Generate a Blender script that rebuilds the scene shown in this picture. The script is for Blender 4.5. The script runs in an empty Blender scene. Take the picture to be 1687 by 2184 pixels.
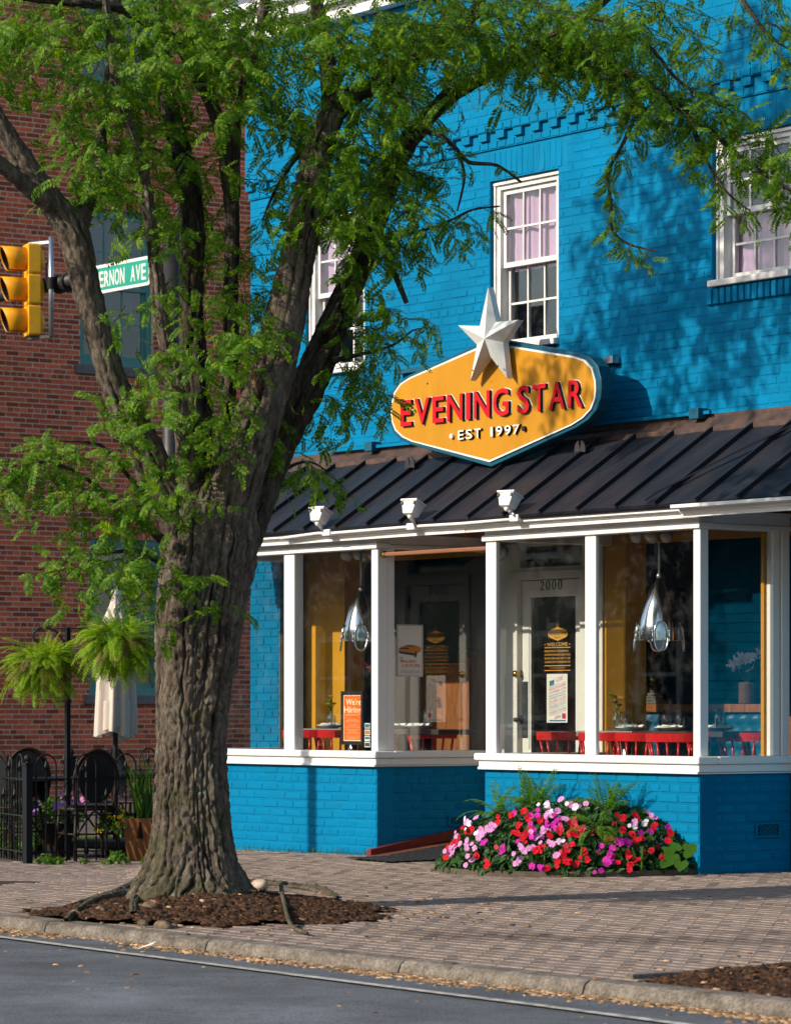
import bpy, math, random
import numpy as np
from mathutils import Vector, Matrix, noise

S = bpy.context.scene
C = S.collection
rng = random.Random(11)
pi = math.pi

# ------------------------------------------------------------------ camera, sky, sun, exposure
FOC, EYE, HOR, MID = 7435.0, 1.11, 1510.0, 843.5      # measured on the photograph (1687 x 2184 units)
CA, SA = .5907, .8069                                  # the facade runs along +x, into the building is +y
CX, CZ = 2.023, 23.25
cam_d = bpy.data.cameras.new('camera')
cam = bpy.data.objects.new('camera', cam_d)
C.objects.link(cam)
cam.location = (-CA * CX + SA * CZ, -SA * CX - CA * CZ, EYE)
cam.rotation_euler = (pi / 2, 0, math.atan2(SA, CA))
cam_d.sensor_fit = 'VERTICAL'
cam_d.sensor_height = 36
cam_d.sensor_width = 36
cam_d.lens = 36 * FOC / 2184
cam_d.shift_y = (HOR - 1092) / 2184
cam_d.clip_start = .1
cam_d.clip_end = 2000
cam_d.dof.use_dof = True
cam_d.dof.focus_distance = 23.0
cam_d.dof.aperture_fstop = 7.1
S.camera = cam

SUN_EL = math.radians(27)
SUN_AZ = math.radians(193)                             # clockwise from +y: the sun stands before the facade, a little to the left
w = bpy.data.worlds.new('World')
S.world = w
w.use_nodes = True
nt = w.node_tree
nt.nodes.clear()
wo = nt.nodes.new('ShaderNodeOutputWorld')
bg = nt.nodes.new('ShaderNodeBackground')
sk = nt.nodes.new('ShaderNodeTexSky')
sk.sky_type = 'NISHITA'
sk.sun_disc = False
sk.sun_elevation = SUN_EL
sk.sun_rotation = SUN_AZ
sk.air_density = 1.0
sk.dust_density = 1.0
sk.ozone_density = 1.0
bg.inputs['Strength'].default_value = .15
nt.links.new(sk.outputs[0], bg.inputs[0])
nt.links.new(bg.outputs[0], wo.inputs[0])

sun_d = bpy.data.lights.new('sun', 'SUN')
sun_d.energy = 4.2
sun_d.angle = math.radians(.5)
sun_d.color = (1, .90, .76)
sun = bpy.data.objects.new('sun', sun_d)
C.objects.link(sun)
sd = Vector((math.sin(SUN_AZ) * math.cos(SUN_EL), math.cos(SUN_AZ) * math.cos(SUN_EL), math.sin(SUN_EL)))
sun.rotation_euler = sd.to_track_quat('Z', 'Y').to_euler()
sun.location = (-4, -16, 14)

vs = S.view_settings
vs.view_transform = 'Standard'
vs.look = 'None'
vs.exposure = 0.4
vs.gamma = 1
vs.use_curve_mapping = False
S.render.engine = 'CYCLES'
S.cycles.max_bounces = 8
S.cycles.transparent_max_bounces = 24
S.cycles.caustics_reflective = False
S.cycles.caustics_refractive = False
S.cycles.use_denoising = True
S.cycles.sample_clamp_indirect = 6

# ------------------------------------------------------------------ where a point of the photograph lies in the place
def on_y(fx, fy, y):
    k = (fx - MID) / FOC
    x = (k * (CZ + CA * y) - CX - SA * y) / (CA + k * SA)
    D = CZ - SA * x + CA * y
    return Vector((x, y, EYE + (HOR - fy) * D / FOC))
def on_x(fx, fy, x):
    k = (fx - MID) / FOC
    y = (k * (CZ - SA * x) - CA * x - CX) / (SA - k * CA)
    D = CZ - SA * x + CA * y
    return Vector((x, y, EYE + (HOR - fy) * D / FOC))
def at_d(fx, fy, D):
    X = (fx - MID) / FOC * D - CX
    d = D - CZ
    return Vector((CA * X - SA * d, SA * X + CA * d, EYE + (HOR - fy) * D / FOC))
def shot(p):
    D = CZ - SA * p[0] + CA * p[1]
    X = CA * p[0] + SA * p[1] + CX
    return (MID + FOC * X / D, HOR - FOC * (p[2] - EYE) / D, D)
def in_view(p, m=0):
    a, b, D = shot(p)
    return D > 1 and -m < a < 1687 + m and -m < b < 2184 + m
def sstep(t):
    t = min(1, max(0, t))
    return t * t * (3 - 2 * t)
def curb_top(x):
    return -(.117 - .0067 * (6.87 - max(-5, min(14, x))))
def gz(x, y):                                          # the pavement: falls to the kerb and to the side street
    c = curb_top(x) * min(1, max(0, -y / 5.5))
    d = (x - .9) * -.53 + (y + 4.6) * -.848            # beyond the line from the tree to the corner it dips to the side street
    e = -.27 * sstep((-.5 - x) / 8.5) * max(sstep((d + .3) / .7), sstep((-6.3 - x) / 1.5)) - .03 * sstep((-4 - x) / 2)
    if x < -14:
        e += .17 * sstep((-14 - x) / 8)
    return c + max(e, -.28)
def on_g(fx, fy, dz=0):
    z = -.05
    for _ in range(30):
        D = FOC * (EYE - z) / (fy - HOR)
        p = at_d(fx, fy, D)
        z = gz(p.x, p.y) + dz
    p.z = z
    return p

# ------------------------------------------------------------------ mesh building
class MB:
    def __init__(s):
        s.v, s.f = [], []
    def add(s, vs, fs):
        o = len(s.v)
        s.v += [tuple(q) for q in vs]
        s.f += [tuple(i + o for i in q) for q in fs]
        return s
    def box(s, x0, x1, y0, y1, z0, z1):
        if x0 > x1: x0, x1 = x1, x0
        if y0 > y1: y0, y1 = y1, y0
        if z0 > z1: z0, z1 = z1, z0
        return s.add([(x0, y0, z0), (x1, y0, z0), (x1, y1, z0), (x0, y1, z0), (x0, y0, z1), (x1, y0, z1), (x1, y1, z1), (x0, y1, z1)],
                     [(3, 2, 1, 0), (4, 5, 6, 7), (0, 1, 5, 4), (1, 2, 6, 5), (2, 3, 7, 6), (3, 0, 4, 7)])
    def obox(s, M, a, b, c):                           # box of half sizes a, b, c under a matrix
        vs = [M @ Vector((i * a, j * b, k * c)) for k in (-1, 1) for i, j in ((-1, -1), (1, -1), (1, 1), (-1, 1))]
        return s.add(vs, [(3, 2, 1, 0), (4, 5, 6, 7), (0, 1, 5, 4), (1, 2, 6, 5), (2, 3, 7, 6), (3, 0, 4, 7)])
    def bar(s, p, q, wd, ht):                          # square bar between two points
        p, q = Vector(p), Vector(q)
        d = q - p
        M = Matrix.Translation((p + q) / 2) @ d.to_track_quat('Z', 'Y').to_matrix().to_4x4()
        return s.obox(M, wd / 2, ht / 2, d.length / 2)
    def tube(s, pts, rad, n=8, cap=True):
        pts = [Vector(p) for p in pts]
        if not hasattr(rad, '__len__'): rad = [rad] * len(pts)
        o = len(s.v)
        t = (pts[1] - pts[0]).normalized()
        u = t.orthogonal().normalized()
        m = len(pts)
        for i, p in enumerate(pts):
            a, b = pts[max(0, i - 1)], pts[min(m - 1, i + 1)]
            t2 = (b - a)
            t2 = t2.normalized() if t2.length > 1e-9 else t
            u = (u - t2 * u.dot(t2))
            u = u.normalized() if u.length > 1e-6 else t2.orthogonal().normalized()
            t = t2
            w_ = t.cross(u)
            for k in range(n):
                g = 2 * pi * k / n
                s.v.append(tuple(p + (u * math.cos(g) + w_ * math.sin(g)) * rad[i]))
        for i in range(m - 1):
            for k in range(n):
                s.f.append((o + i * n + k, o + i * n + (k + 1) % n, o + (i + 1) * n + (k + 1) % n, o + (i + 1) * n + k))
        if cap:
            s.f.append(tuple(o + k for k in reversed(range(n))))
            s.f.append(tuple(o + (m - 1) * n + k for k in range(n)))
        return s
    def lathe(s, prof, c=(0, 0, 0), n=24, M=None, cap=True):   # profile of (radius, height)
        o = len(s.v)
        for r, h in prof:
            for k in range(n):
                g = 2 * pi * k / n
                p = Vector((r * math.cos(g), r * math.sin(g), h))
                p = (M @ p) if M is not None else p + Vector(c)
                s.v.append(tuple(p))
        for i in range(len(prof) - 1):
            for k in range(n):
                s.f.append((o + i * n + k, o + i * n + (k + 1) % n, o + (i + 1) * n + (k + 1) % n, o + (i + 1) * n + k))
        if cap:
            s.f.append(tuple(o + k for k in reversed(range(n))))
            s.f.append(tuple(o + (len(prof) - 1) * n + k for k in range(n)))
        return s
    def prism(s, poly, M, d0, d1):                     # 2-D outline (counter-clockwise) pushed along M's z
        n = len(poly)
        a = [M @ Vector((x, y, d0)) for x, y in poly] + [M @ Vector((x, y, d1)) for x, y in poly]
        return s.add(a, [tuple(reversed(range(n))), tuple(range(n, 2 * n))] + [(i, (i + 1) % n, n + (i + 1) % n, n + i) for i in range(n)])
    def sphere(s, c, r, n=12, m=8, sc=(1, 1, 1)):
        c = Vector(c)
        o = len(s.v)
        for j in range(m + 1):
            ph = pi * j / m
            for k in range(n):
                g = 2 * pi * k / n
                s.v.append((c.x + r * sc[0] * math.sin(ph) * math.cos(g), c.y + r * sc[1] * math.sin(ph) * math.sin(g), c.z - r * sc[2] * math.cos(ph)))
        for j in range(m):
            for k in range(n):
                s.f.append((o + j * n + k, o + j * n + (k + 1) % n, o + (j + 1) * n + (k + 1) % n, o + (j + 1) * n + k))
        return s
    def quad(s, a, b, c, d):
        return s.add([a, b, c, d], [(0, 1, 2, 3)])

ORG = {}
def new_mesh(name, v, f, mt, smooth=False, org=(0, 0, 0)):
    me = bpy.data.meshes.new(name)
    o = Vector(org)
    me.from_pydata([(a - o.x, b - o.y, c - o.z) for a, b, c in v], [], f)
    if mt: me.materials.append(mt)
    if smooth:
        me.polygons.foreach_set('use_smooth', [True] * len(me.polygons))
    me.update()
    return me
def set_props(o, label=None, cat=None, group=None, kind=None):
    if label: o['label'] = label
    if cat: o['category'] = cat
    if group: o['group'] = group
    if kind: o['kind'] = kind
    return o
def empty(name, loc, label, cat, group=None, rz=0):
    o = bpy.data.objects.new(name, None)
    o.empty_display_size = .2
    C.objects.link(o)
    o.location = loc
    o.rotation_euler = (0, 0, rz)
    ORG[o.name] = Vector(loc)
    return set_props(o, label, cat, group)
def part(name, mb, mt, parent, smooth=False, bevel=0, local=False, label=None, kind=None):
    """one mesh object under its thing (or part); points in world coordinates unless local"""
    org = Vector((0, 0, 0)) if local else ORG[parent.name]
    me = new_mesh(name, mb.v, mb.f, mt, smooth, org)
    o = bpy.data.objects.new(name, me)
    C.objects.link(o)
    o.parent = parent
    ORG[o.name] = Vector(org)
    if bevel: add_bevel(o, bevel)
    return set_props(o, label, None, None, kind)
def add_bevel(o, wd, seg=2):
    b = o.modifiers.new('bevel', 'BEVEL')
    b.width = wd
    b.segments = seg
    b.limit_method = 'ANGLE'
    b.angle_limit = math.radians(40)
def solo(name, mb, mt, label=None, cat=None, group=None, kind=None, smooth=False, bevel=0):
    xs = np.array(mb.v)
    lo, hi = xs.min(0), xs.max(0)
    org = Vector(((lo[0] + hi[0]) / 2, (lo[1] + hi[1]) / 2, lo[2])) if kind != 'structure' else Vector((0, 0, 0))
    me = new_mesh(name, mb.v, mb.f, mt, smooth, org)
    o = bpy.data.objects.new(name, me)
    C.objects.link(o)
    o.location = org
    ORG[o.name] = org
    if bevel: add_bevel(o, bevel)
    return set_props(o, label, cat, group, kind)
KIDS = {}
def kids(o):
    return [c for c in C.objects if c.parent == o]
def dup(root, loc, rz=0, label=None, group=None, sc=None):
    def rec(o, par):
        c = o.copy()
        C.objects.link(c)
        c.parent = par
        for k in KIDS[o.name]: rec(k, c)
        return c
    def index(o):
        if o.name not in KIDS:
            KIDS[o.name] = kids(o)
        for k in KIDS[o.name]: index(k)
    index(root)
    r = rec(root, None)
    r.location = loc
    r.rotation_euler = (0, 0, rz)
    if sc: r.scale = (sc, sc, sc)
    if label: r['label'] = label
    if group: r['group'] = group
    return r
def big_mesh(name, V, Fq, mt, smooth=False):           # numpy vertices (n,3), faces (m,k) all with k corners
    me = bpy.data.meshes.new(name)
    n, (m, k) = len(V), Fq.shape
    me.vertices.add(n)
    me.vertices.foreach_set('co', np.ascontiguousarray(V, dtype=np.float32).ravel())
    me.loops.add(m * k)
    me.polygons.add(m)
    me.loops.foreach_set('vertex_index', np.ascontiguousarray(Fq, dtype=np.int32).ravel())
    me.polygons.foreach_set('loop_start', np.arange(0, m * k, k, dtype=np.int32))
    me.polygons.foreach_set('loop_total', np.full(m, k, dtype=np.int32))
    if smooth: me.polygons.foreach_set('use_smooth', np.ones(m, dtype=bool))
    me.update(calc_edges=True)
    if mt: me.materials.append(mt)
    return me
def link_part(name, me, parent, loc=(0, 0, 0), rot=None, kind=None):
    o = bpy.data.objects.new(name, me)
    C.objects.link(o)
    o.parent = parent
    o.location = loc
    if rot is not None: o.rotation_euler = rot
    if kind: o['kind'] = kind
    return o
def text_mesh(txt, size, depth=0, bold=0, shear=0, align='CENTER', sx=1.0, space=1.0):
    cu = bpy.data.curves.new('text', 'FONT')
    cu.body = txt
    cu.size = size
    cu.extrude = depth / 2
    cu.offset = bold
    cu.shear = shear
    cu.align_x = align
    cu.align_y = 'BOTTOM_BASELINE' if hasattr(cu, 'align_y') else cu.align_y
    cu.space_character = space
    cu.resolution_u = 3
    o = bpy.data.objects.new('text', cu)
    C.objects.link(o)
    dg = bpy.context.evaluated_depsgraph_get()
    dg.update()
    me = bpy.data.meshes.new_from_object(o.evaluated_get(dg))
    bpy.data.objects.remove(o)
    bpy.data.curves.remove(cu)
    v = [(a.co.x * sx, a.co.y, a.co.z) for a in me.vertices]
    f = [tuple(p.vertices) for p in me.polygons]
    bpy.data.meshes.remove(me)
    return v, f
# ------------------------------------------------------------------ materials
def mat(name, col, rough=.6, metal=0, var=0, vscale=6, bump=0, bscale=60, col2=None, spec=.22, trans=0, coat=0, stretch=None, isl=0, bdist=.004, detail=4, rvar=0, sheen=0):
    m = bpy.data.materials.new(name)
    m.use_nodes = True
    t = m.node_tree
    b = t.nodes['Principled BSDF']
    b.inputs['Base Color'].default_value = (*col, 1)
    b.inputs['Roughness'].default_value = rough
    b.inputs['Metallic'].default_value = metal
    b.inputs['Specular IOR Level'].default_value = spec
    if coat:
        b.inputs['Coat Weight'].default_value = coat
        b.inputs['Coat Roughness'].default_value = .15
    N = t.nodes.new
    L = t.links.new
    tc = N('ShaderNodeTexCoord')
    src = tc.outputs['Object']
    if stretch:
        mp = N('ShaderNodeMapping')
        mp.inputs['Scale'].default_value = stretch
        L(src, mp.inputs[0])
        src = mp.outputs[0]
    out = None
    if var or col2 or isl:
        c2 = col2 or tuple(max(0, c * (1 - var)) for c in col)
        mx = N('ShaderNodeMix')
        mx.data_type = 'RGBA'
        mx.inputs['A'].default_value = (*col, 1)
        mx.inputs['B'].default_value = (*c2, 1)
        nz = N('ShaderNodeTexNoise')
        nz.inputs['Scale'].default_value = vscale
        nz.inputs['Detail'].default_value = detail
        nz.inputs['Roughness'].default_value = .65
        L(src, nz.inputs['Vector'])
        rp = N('ShaderNodeMapRange')
        rp.inputs['From Min'].default_value = .35
        rp.inputs['From Max'].default_value = .65
        L(nz.outputs['Fac'], rp.inputs['Value'])
        L(rp.outputs[0], mx.inputs['Factor'])
        out = mx.outputs['Result']
        if isl:
            gi = N('ShaderNodeNewGeometry')
            oi = N('ShaderNodeObjectInfo')
            ad = N('ShaderNodeMath')
            ad.operation = 'ADD'
            L(gi.outputs['Random Per Island'], ad.inputs[0])
            L(oi.outputs['Random'], ad.inputs[1])
            fr = N('ShaderNodeMath')
            fr.operation = 'FRACT'
            L(ad.outputs[0], fr.inputs[0])
            mr = N('ShaderNodeMapRange')
            mr.inputs['To Min'].default_value = 1 - isl
            mr.inputs['To Max'].default_value = 1 + isl
            L(fr.outputs[0], mr.inputs['Value'])
            hs = N('ShaderNodeHueSaturation')
            L(mr.outputs[0], hs.inputs['Value'])
            L(out, hs.inputs['Color'])
            out = hs.outputs[0]
        L(out, b.inputs['Base Color'])
    if rvar:
        n3 = N('ShaderNodeTexNoise')
        n3.inputs['Scale'].default_value = vscale * 1.7
        n3.inputs['Detail'].default_value = 5
        L(src, n3.inputs['Vector'])
        r3 = N('ShaderNodeMapRange')
        r3.inputs['From Min'].default_value = .3
        r3.inputs['From Max'].default_value = .7
        r3.inputs['To Min'].default_value = max(.03, rough - rvar)
        r3.inputs['To Max'].default_value = min(1, rough + rvar)
        L(n3.outputs['Fac'], r3.inputs['Value'])
        L(r3.outputs[0], b.inputs['Roughness'])
    if bump:
        n2 = N('ShaderNodeTexNoise')
        n2.inputs['Scale'].default_value = bscale
        n2.inputs['Detail'].default_value = 5
        n2.inputs['Roughness'].default_value = .7
        L(src, n2.inputs['Vector'])
        bp = N('ShaderNodeBump')
        bp.inputs['Strength'].default_value = bump
        bp.inputs['Distance'].default_value = bdist
        L(n2.outputs['Fac'], bp.inputs['Height'])
        L(bp.outputs[0], b.inputs['Normal'])
    if trans:                                          # thin leaf or cloth: light comes through
        tl = N('ShaderNodeBsdfTranslucent')
        ms = N('ShaderNodeMixShader')
        ms.inputs[0].default_value = trans
        if out is not None:
            L(out, tl.inputs[0])
        else:
            tl.inputs[0].default_value = (*col, 1)
        L(b.outputs[0], ms.inputs[1])
        L(tl.outputs[0], ms.inputs[2])
        L(ms.outputs[0], t.nodes['Material Output'].inputs[0])
    return m
def leaf_mat(name, c1, c2, c3, trans=.4, tcol=1.5, rough=.45):
    """leaves: three greens picked per leaflet, a paler yellower light through them"""
    m = bpy.data.materials.new(name)
    m.use_nodes = True
    t = m.node_tree
    N, L = t.nodes.new, t.links.new
    b = t.nodes['Principled BSDF']
    b.inputs['Roughness'].default_value = rough
    b.inputs['Specular IOR Level'].default_value = .2
    gi = N('ShaderNodeNewGeometry')
    cr = N('ShaderNodeValToRGB')
    e = cr.color_ramp.elements
    e[0].color = (*c1, 1)
    e[1].color = (*c3, 1)
    e[1].position = .97
    e2 = e.new(.5)
    e2.color = (*c2, 1)
    L(gi.outputs['Random Per Island'], cr.inputs[0])
    L(cr.outputs[0], b.inputs['Base Color'])
    tl = N('ShaderNodeBsdfTranslucent')
    mx = N('ShaderNodeMix')
    mx.data_type = 'RGBA'
    mx.blend_type = 'MULTIPLY'
    mx.inputs['Factor'].default_value = 1
    mx.inputs['B'].default_value = (tcol * 1.15, tcol, tcol * .4, 1)
    L(cr.outputs[0], mx.inputs['A'])
    L(mx.outputs['Result'], tl.inputs[0])
    ms = N('ShaderNodeMixShader')
    ms.inputs[0].default_value = trans
    L(b.outputs[0], ms.inputs[1])
    L(tl.outputs[0], ms.inputs[2])
    L(ms.outputs[0], t.nodes['Material Output'].inputs[0])
    return m
def glass_mat(name, tint=(1, 1, 1), refl=1.0, rough=.0, dirt=.0):
    m = bpy.data.materials.new(name)
    m.use_nodes = True
    t = m.node_tree
    t.nodes.remove(t.nodes['Principled BSDF'])
    N, L = t.nodes.new, t.links.new
    tr = N('ShaderNodeBsdfTransparent')
    tr.inputs[0].default_value = (*tint, 1)
    gl = N('ShaderNodeBsdfGlossy')
    gl.inputs['Roughness'].default_value = rough
    fr = N('ShaderNodeFresnel')
    ge = N('ShaderNodeNewGeometry')
    io = N('ShaderNodeMapRange')                       # both faces of a pane mirror alike
    io.inputs['To Min'].default_value = 1.5
    io.inputs['To Max'].default_value = 1 / 1.5
    L(ge.outputs['Backfacing'], io.inputs['Value'])
    L(io.outputs[0], fr.inputs['IOR'])
    mu = N('ShaderNodeMath')
    mu.operation = 'MULTIPLY'
    mu.inputs[1].default_value = refl
    mu.use_clamp = True
    L(fr.outputs[0], mu.inputs[0])
    ms = N('ShaderNodeMixShader')
    L(mu.outputs[0], ms.inputs[0])
    L(tr.outputs[0], ms.inputs[1])
    L(gl.outputs[0], ms.inputs[2])
    out = ms
    if dirt:
        df = N('ShaderNodeBsdfDiffuse')
        df.inputs[0].default_value = (.6, .6, .58, 1)
        tc = N('ShaderNodeTexCoord')
        nz = N('ShaderNodeTexNoise')
        nz.inputs['Scale'].default_value = 5
        nz.inputs['Detail'].default_value = 9
        nz.inputs['Roughness'].default_value = .8
        L(tc.outputs['Object'], nz.inputs['Vector'])
        mr = N('ShaderNodeMapRange')
        mr.inputs['From Min'].default_value = .5
        mr.inputs['From Max'].default_value = .85
        mr.inputs['To Max'].default_value = dirt
        L(nz.outputs['Fac'], mr.inputs['Value'])
        m2 = N('ShaderNodeMixShader')
        L(mr.outputs[0], m2.inputs[0])
        L(ms.outputs[0], m2.inputs[1])
        L(df.outputs[0], m2.inputs[2])
        out = m2
    L(out.outputs[0], t.nodes['Material Output'].inputs[0])
    return m

def paint_mat(name, col, rough=.5):
    """masonry paint: small cast over each brick, chalky patches, rain streaks, dirt in the pores"""
    m = mat(name, col, rough, var=.24, vscale=1.0, spec=.06, bump=.55, bscale=75, isl=.07, bdist=.006, rvar=.12)
    t = m.node_tree
    N, L = t.nodes.new, t.links.new
    b = t.nodes['Principled BSDF']
    src = b.inputs['Base Color'].links[0].from_socket
    tc = N('ShaderNodeTexCoord')
    mp = N('ShaderNodeMapping')
    mp.inputs['Scale'].default_value = (9, 9, 1.1)
    L(tc.outputs['Object'], mp.inputs[0])
    n1 = N('ShaderNodeTexNoise')
    n1.inputs['Scale'].default_value = 1
    n1.inputs['Detail'].default_value = 6
    n1.inputs['Roughness'].default_value = .7
    L(mp.outputs[0], n1.inputs['Vector'])
    r1 = N('ShaderNodeMapRange')
    r1.inputs['From Min'].default_value = .58
    r1.inputs['From Max'].default_value = .8
    r1.inputs['To Max'].default_value = .4
    L(n1.outputs['Fac'], r1.inputs['Value'])
    mx = N('ShaderNodeMix')
    mx.data_type = 'RGBA'
    mx.inputs['B'].default_value = (col[0] + .03, min(1, col[1] * 1.2 + .02), min(1, col[2] * 1.12 + .02), 1)
    L(r1.outputs[0], mx.inputs['Factor'])
    L(src, mx.inputs['A'])
    n2 = N('ShaderNodeTexNoise')
    n2.inputs['Scale'].default_value = 42
    n2.inputs['Detail'].default_value = 4
    L(tc.outputs['Object'], n2.inputs['Vector'])
    r2 = N('ShaderNodeMapRange')
    r2.inputs['From Min'].default_value = .66
    r2.inputs['From Max'].default_value = .74
    r2.inputs['To Max'].default_value = .35
    L(n2.outputs['Fac'], r2.inputs['Value'])
    m2 = N('ShaderNodeMix')
    m2.data_type = 'RGBA'
    m2.inputs['B'].default_value = (col[0] * .4, col[1] * .4, col[2] * .45, 1)
    L(r2.outputs[0], m2.inputs['Factor'])
    L(mx.outputs['Result'], m2.inputs['A'])
    L(m2.outputs['Result'], b.inputs['Base Color'])
    return m

BLUE = paint_mat('blue_masonry_paint', (.0, .180, .355), .65)
WHITE = mat('white_trim_paint', (.80, .79, .76), .45, var=.10, vscale=5, bump=.12, bscale=40, bdist=.002, rvar=.1)
OLDWHITE = mat('weathered_white_paint', (.72, .70, .66), .55, var=.28, vscale=9, bump=.2, bscale=60, stretch=(1, 1, .4))
DOORWHITE = mat('cream_door_paint', (.72, .70, .64), .45, var=.08, vscale=4, bump=.05)
RED_BRICK = mat('red_brick', (.56, .108, .038), .85, col2=(.28, .064, .032), vscale=30, bump=.5, bscale=90, isl=.5)
MORTAR = mat('pale_mortar', (.66, .50, .38), .95, var=.25, vscale=10, bump=.4, bscale=120)
ROOF = mat('dark_bronze_sheet_metal', (.009, .012, .019), .5, metal=0, col2=(.022, .021, .025), vscale=3.5, bump=.12, bscale=7, stretch=(2.2, .7, .7), rvar=.1, spec=.16, bdist=.01)
COPPER = mat('weathered_flashing', (.13, .075, .055), .55, metal=.3, col2=(.045, .035, .032), vscale=7, bump=.1, bscale=12)
GLASS = glass_mat('window_glass', (.97, .98, .97), .9, dirt=.035)
GLASS_SIDE = glass_mat('side_window_glass', (.97, .98, .97), 2.0, dirt=.03)
GLASS_UP = glass_mat('upper_window_glass', (.93, .94, .93), 1.15, dirt=.04)
CLEAR = glass_mat('tableware_glass', (.93, .96, .95), 2.2)
OCHRE = mat('ochre_wall_paint', (.52, .25, .012), .55, var=.12, vscale=3)
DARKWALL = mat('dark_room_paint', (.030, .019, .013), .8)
ROOMBLUE = mat('dark_blue_room_paint', (.004, .05, .085), .7, var=.25, vscale=2)
FLOORMAT = mat('dark_wood_floor', (.035, .018, .01), .4, var=.4, vscale=3, stretch=(1, 9, 1))
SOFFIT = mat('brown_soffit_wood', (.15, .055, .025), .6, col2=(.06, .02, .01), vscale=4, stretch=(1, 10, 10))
BLACKMETAL = mat('black_iron_paint', (.012, .013, .015), .5, var=.3, vscale=30, bump=.25, bscale=120, bdist=.001)
CONCRETE = mat('aged_concrete', (.27, .23, .185), .9, col2=(.105, .085, .065), vscale=7, bump=1, bscale=55, detail=10, bdist=.012)
PAVER = mat('brick_paver', (.245, .185, .148), .9, col2=(.222, .168, .136), vscale=9, bump=.6, bscale=110, isl=.03, detail=8)
JOINT = mat('paver_joint_dirt', (.135, .104, .085), .95, var=.4, vscale=14, bump=.5, bscale=70)
ASPHALT = mat('worn_asphalt', (.132, .142, .154), .9, col2=(.095, .098, .103), vscale=1.6, bump=1, bscale=140, detail=12, bdist=.008)
LINE = mat('worn_road_paint', (.58, .54, .46), .8, col2=(.20, .19, .17), vscale=16, bump=.3, bscale=90, detail=8)
MULCH = mat('bark_mulch', (.13, .062, .030), .95, col2=(.05, .026, .015), vscale=18, bump=1, bscale=70, isl=.55, bdist=.02)
SOIL = mat('dark_soil', (.035, .022, .014), .95, var=.5, vscale=20, bump=1, bscale=60, bdist=.02)
CHIP = mat('dry_leaf_litter', (.46, .29, .15), .9, col2=(.20, .11, .055), vscale=12, isl=.7)
STONE = mat('river_stone', (.30, .20, .12), .75, col2=(.42, .36, .28), vscale=14, bump=.3, bscale=30)
SLATE = mat('grey_slate', (.10, .11, .13), .7, isl=.25, var=.2)
GRASS = leaf_mat('grass_blade', (.05, .13, .015), (.07, .17, .02), (.12, .20, .04), .3)
GALV = mat('galvanised_steel', (.42, .45, .50), .38, metal=.85, var=.25, vscale=12)
DARKSTEEL = mat('dark_steel', (.05, .047, .047), .5, metal=.5, var=.3, vscale=9)
YELLOW = mat('signal_yellow_paint', (.80, .40, .022), .42, var=.15, vscale=10)
YELLOW_D = mat('visor_yellow_paint', (.78, .33, .010), .42, var=.2, vscale=8)
BLACK = mat('flat_black', (.010, .010, .010), .7)
RED_CHAIR = mat('red_lacquer', (.50, .012, .012), .32, var=.15, vscale=8, coat=.2)
ZINC = mat('zinc_table_top', (.40, .42, .44), .35, metal=.6, var=.15, vscale=6)
DARKTOP = mat('dark_table_top', (.06, .05, .045), .35, var=.2)
CHROME = mat('polished_aluminium', (.74, .75, .76), .14, metal=1, var=.05, vscale=4)
BRASS = mat('polished_brass', (.62, .40, .10), .18, metal=1)
PORCELAIN = mat('white_porcelain', (.78, .76, .71), .2, coat=.4)
LINEN = mat('white_linen', (.78, .77, .74), .85, bump=.2, bscale=50)
CREAMCLOTH = mat('cream_umbrella_canvas', (.72, .62, .53), .85, var=.08, vscale=5, bump=.25, bscale=30, trans=.18)
BANQ = mat('blue_leather', (.006, .085, .15), .4, var=.2, vscale=5)
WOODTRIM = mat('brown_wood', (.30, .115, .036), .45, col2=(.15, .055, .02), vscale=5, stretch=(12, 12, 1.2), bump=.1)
TEAL = mat('teal_window_paint', (.085, .25, .225), .5, var=.1)
SILLSTONE = mat('grey_stone', (.155, .145, .14), .9, var=.25, vscale=14, bump=.4)
PINKCLOTH = mat('pale_pink_curtain', (.56, .35, .52), .8, var=.08, vscale=2, stretch=(10, 1, .6))
BLINDS = mat('grey_window_blind', (.13, .16, .20), .6)
SIGNFACE = mat('ochre_sign_face', (.50, .225, .014), .55, spec=.12, var=.14, vscale=3, bump=.03, stretch=(1.5, 1, .5))
SIGNRED = mat('red_letter_face', (.55, .012, .020), .6, spec=.06, var=.08, vscale=10)
SIGNSIDE = mat('black_letter_return', (.014, .013, .012), .5)
SIGNTEAL = mat('teal_sign_case', (.006, .085, .135), .45, var=.15, vscale=5)
SIGNWHITE = mat('cream_edge_paint', (.74, .71, .63), .5, var=.08)
SILVER = mat('silver_star_paint', (.68, .68, .63), .5, metal=.1, var=.12, vscale=9)
GREENSIGN = mat('street_sign_green', (.012, .27, .19), .4, var=.05)
FERN = leaf_mat('fern_green', (.13, .26, .010), (.20, .34, .012), (.34, .44, .03), .45, 1.7)
FERN_D = leaf_mat('bed_fern_green', (.06, .17, .012), (.085, .22, .014), (.15, .27, .03), .42, 1.6)
LOCUST = leaf_mat('locust_leaflet', (.042, .125, .004), (.075, .185, .005), (.19, .29, .016), .42, 1.65, .6)
IMP_LEAF = leaf_mat('impatiens_leaf', (.014, .050, .012), (.022, .070, .014), (.045, .11, .022), .25, 1.4)
PLANT = leaf_mat('garden_leaf', (.045, .13, .012), (.07, .18, .018), (.14, .24, .04), .35, 1.5)
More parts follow.
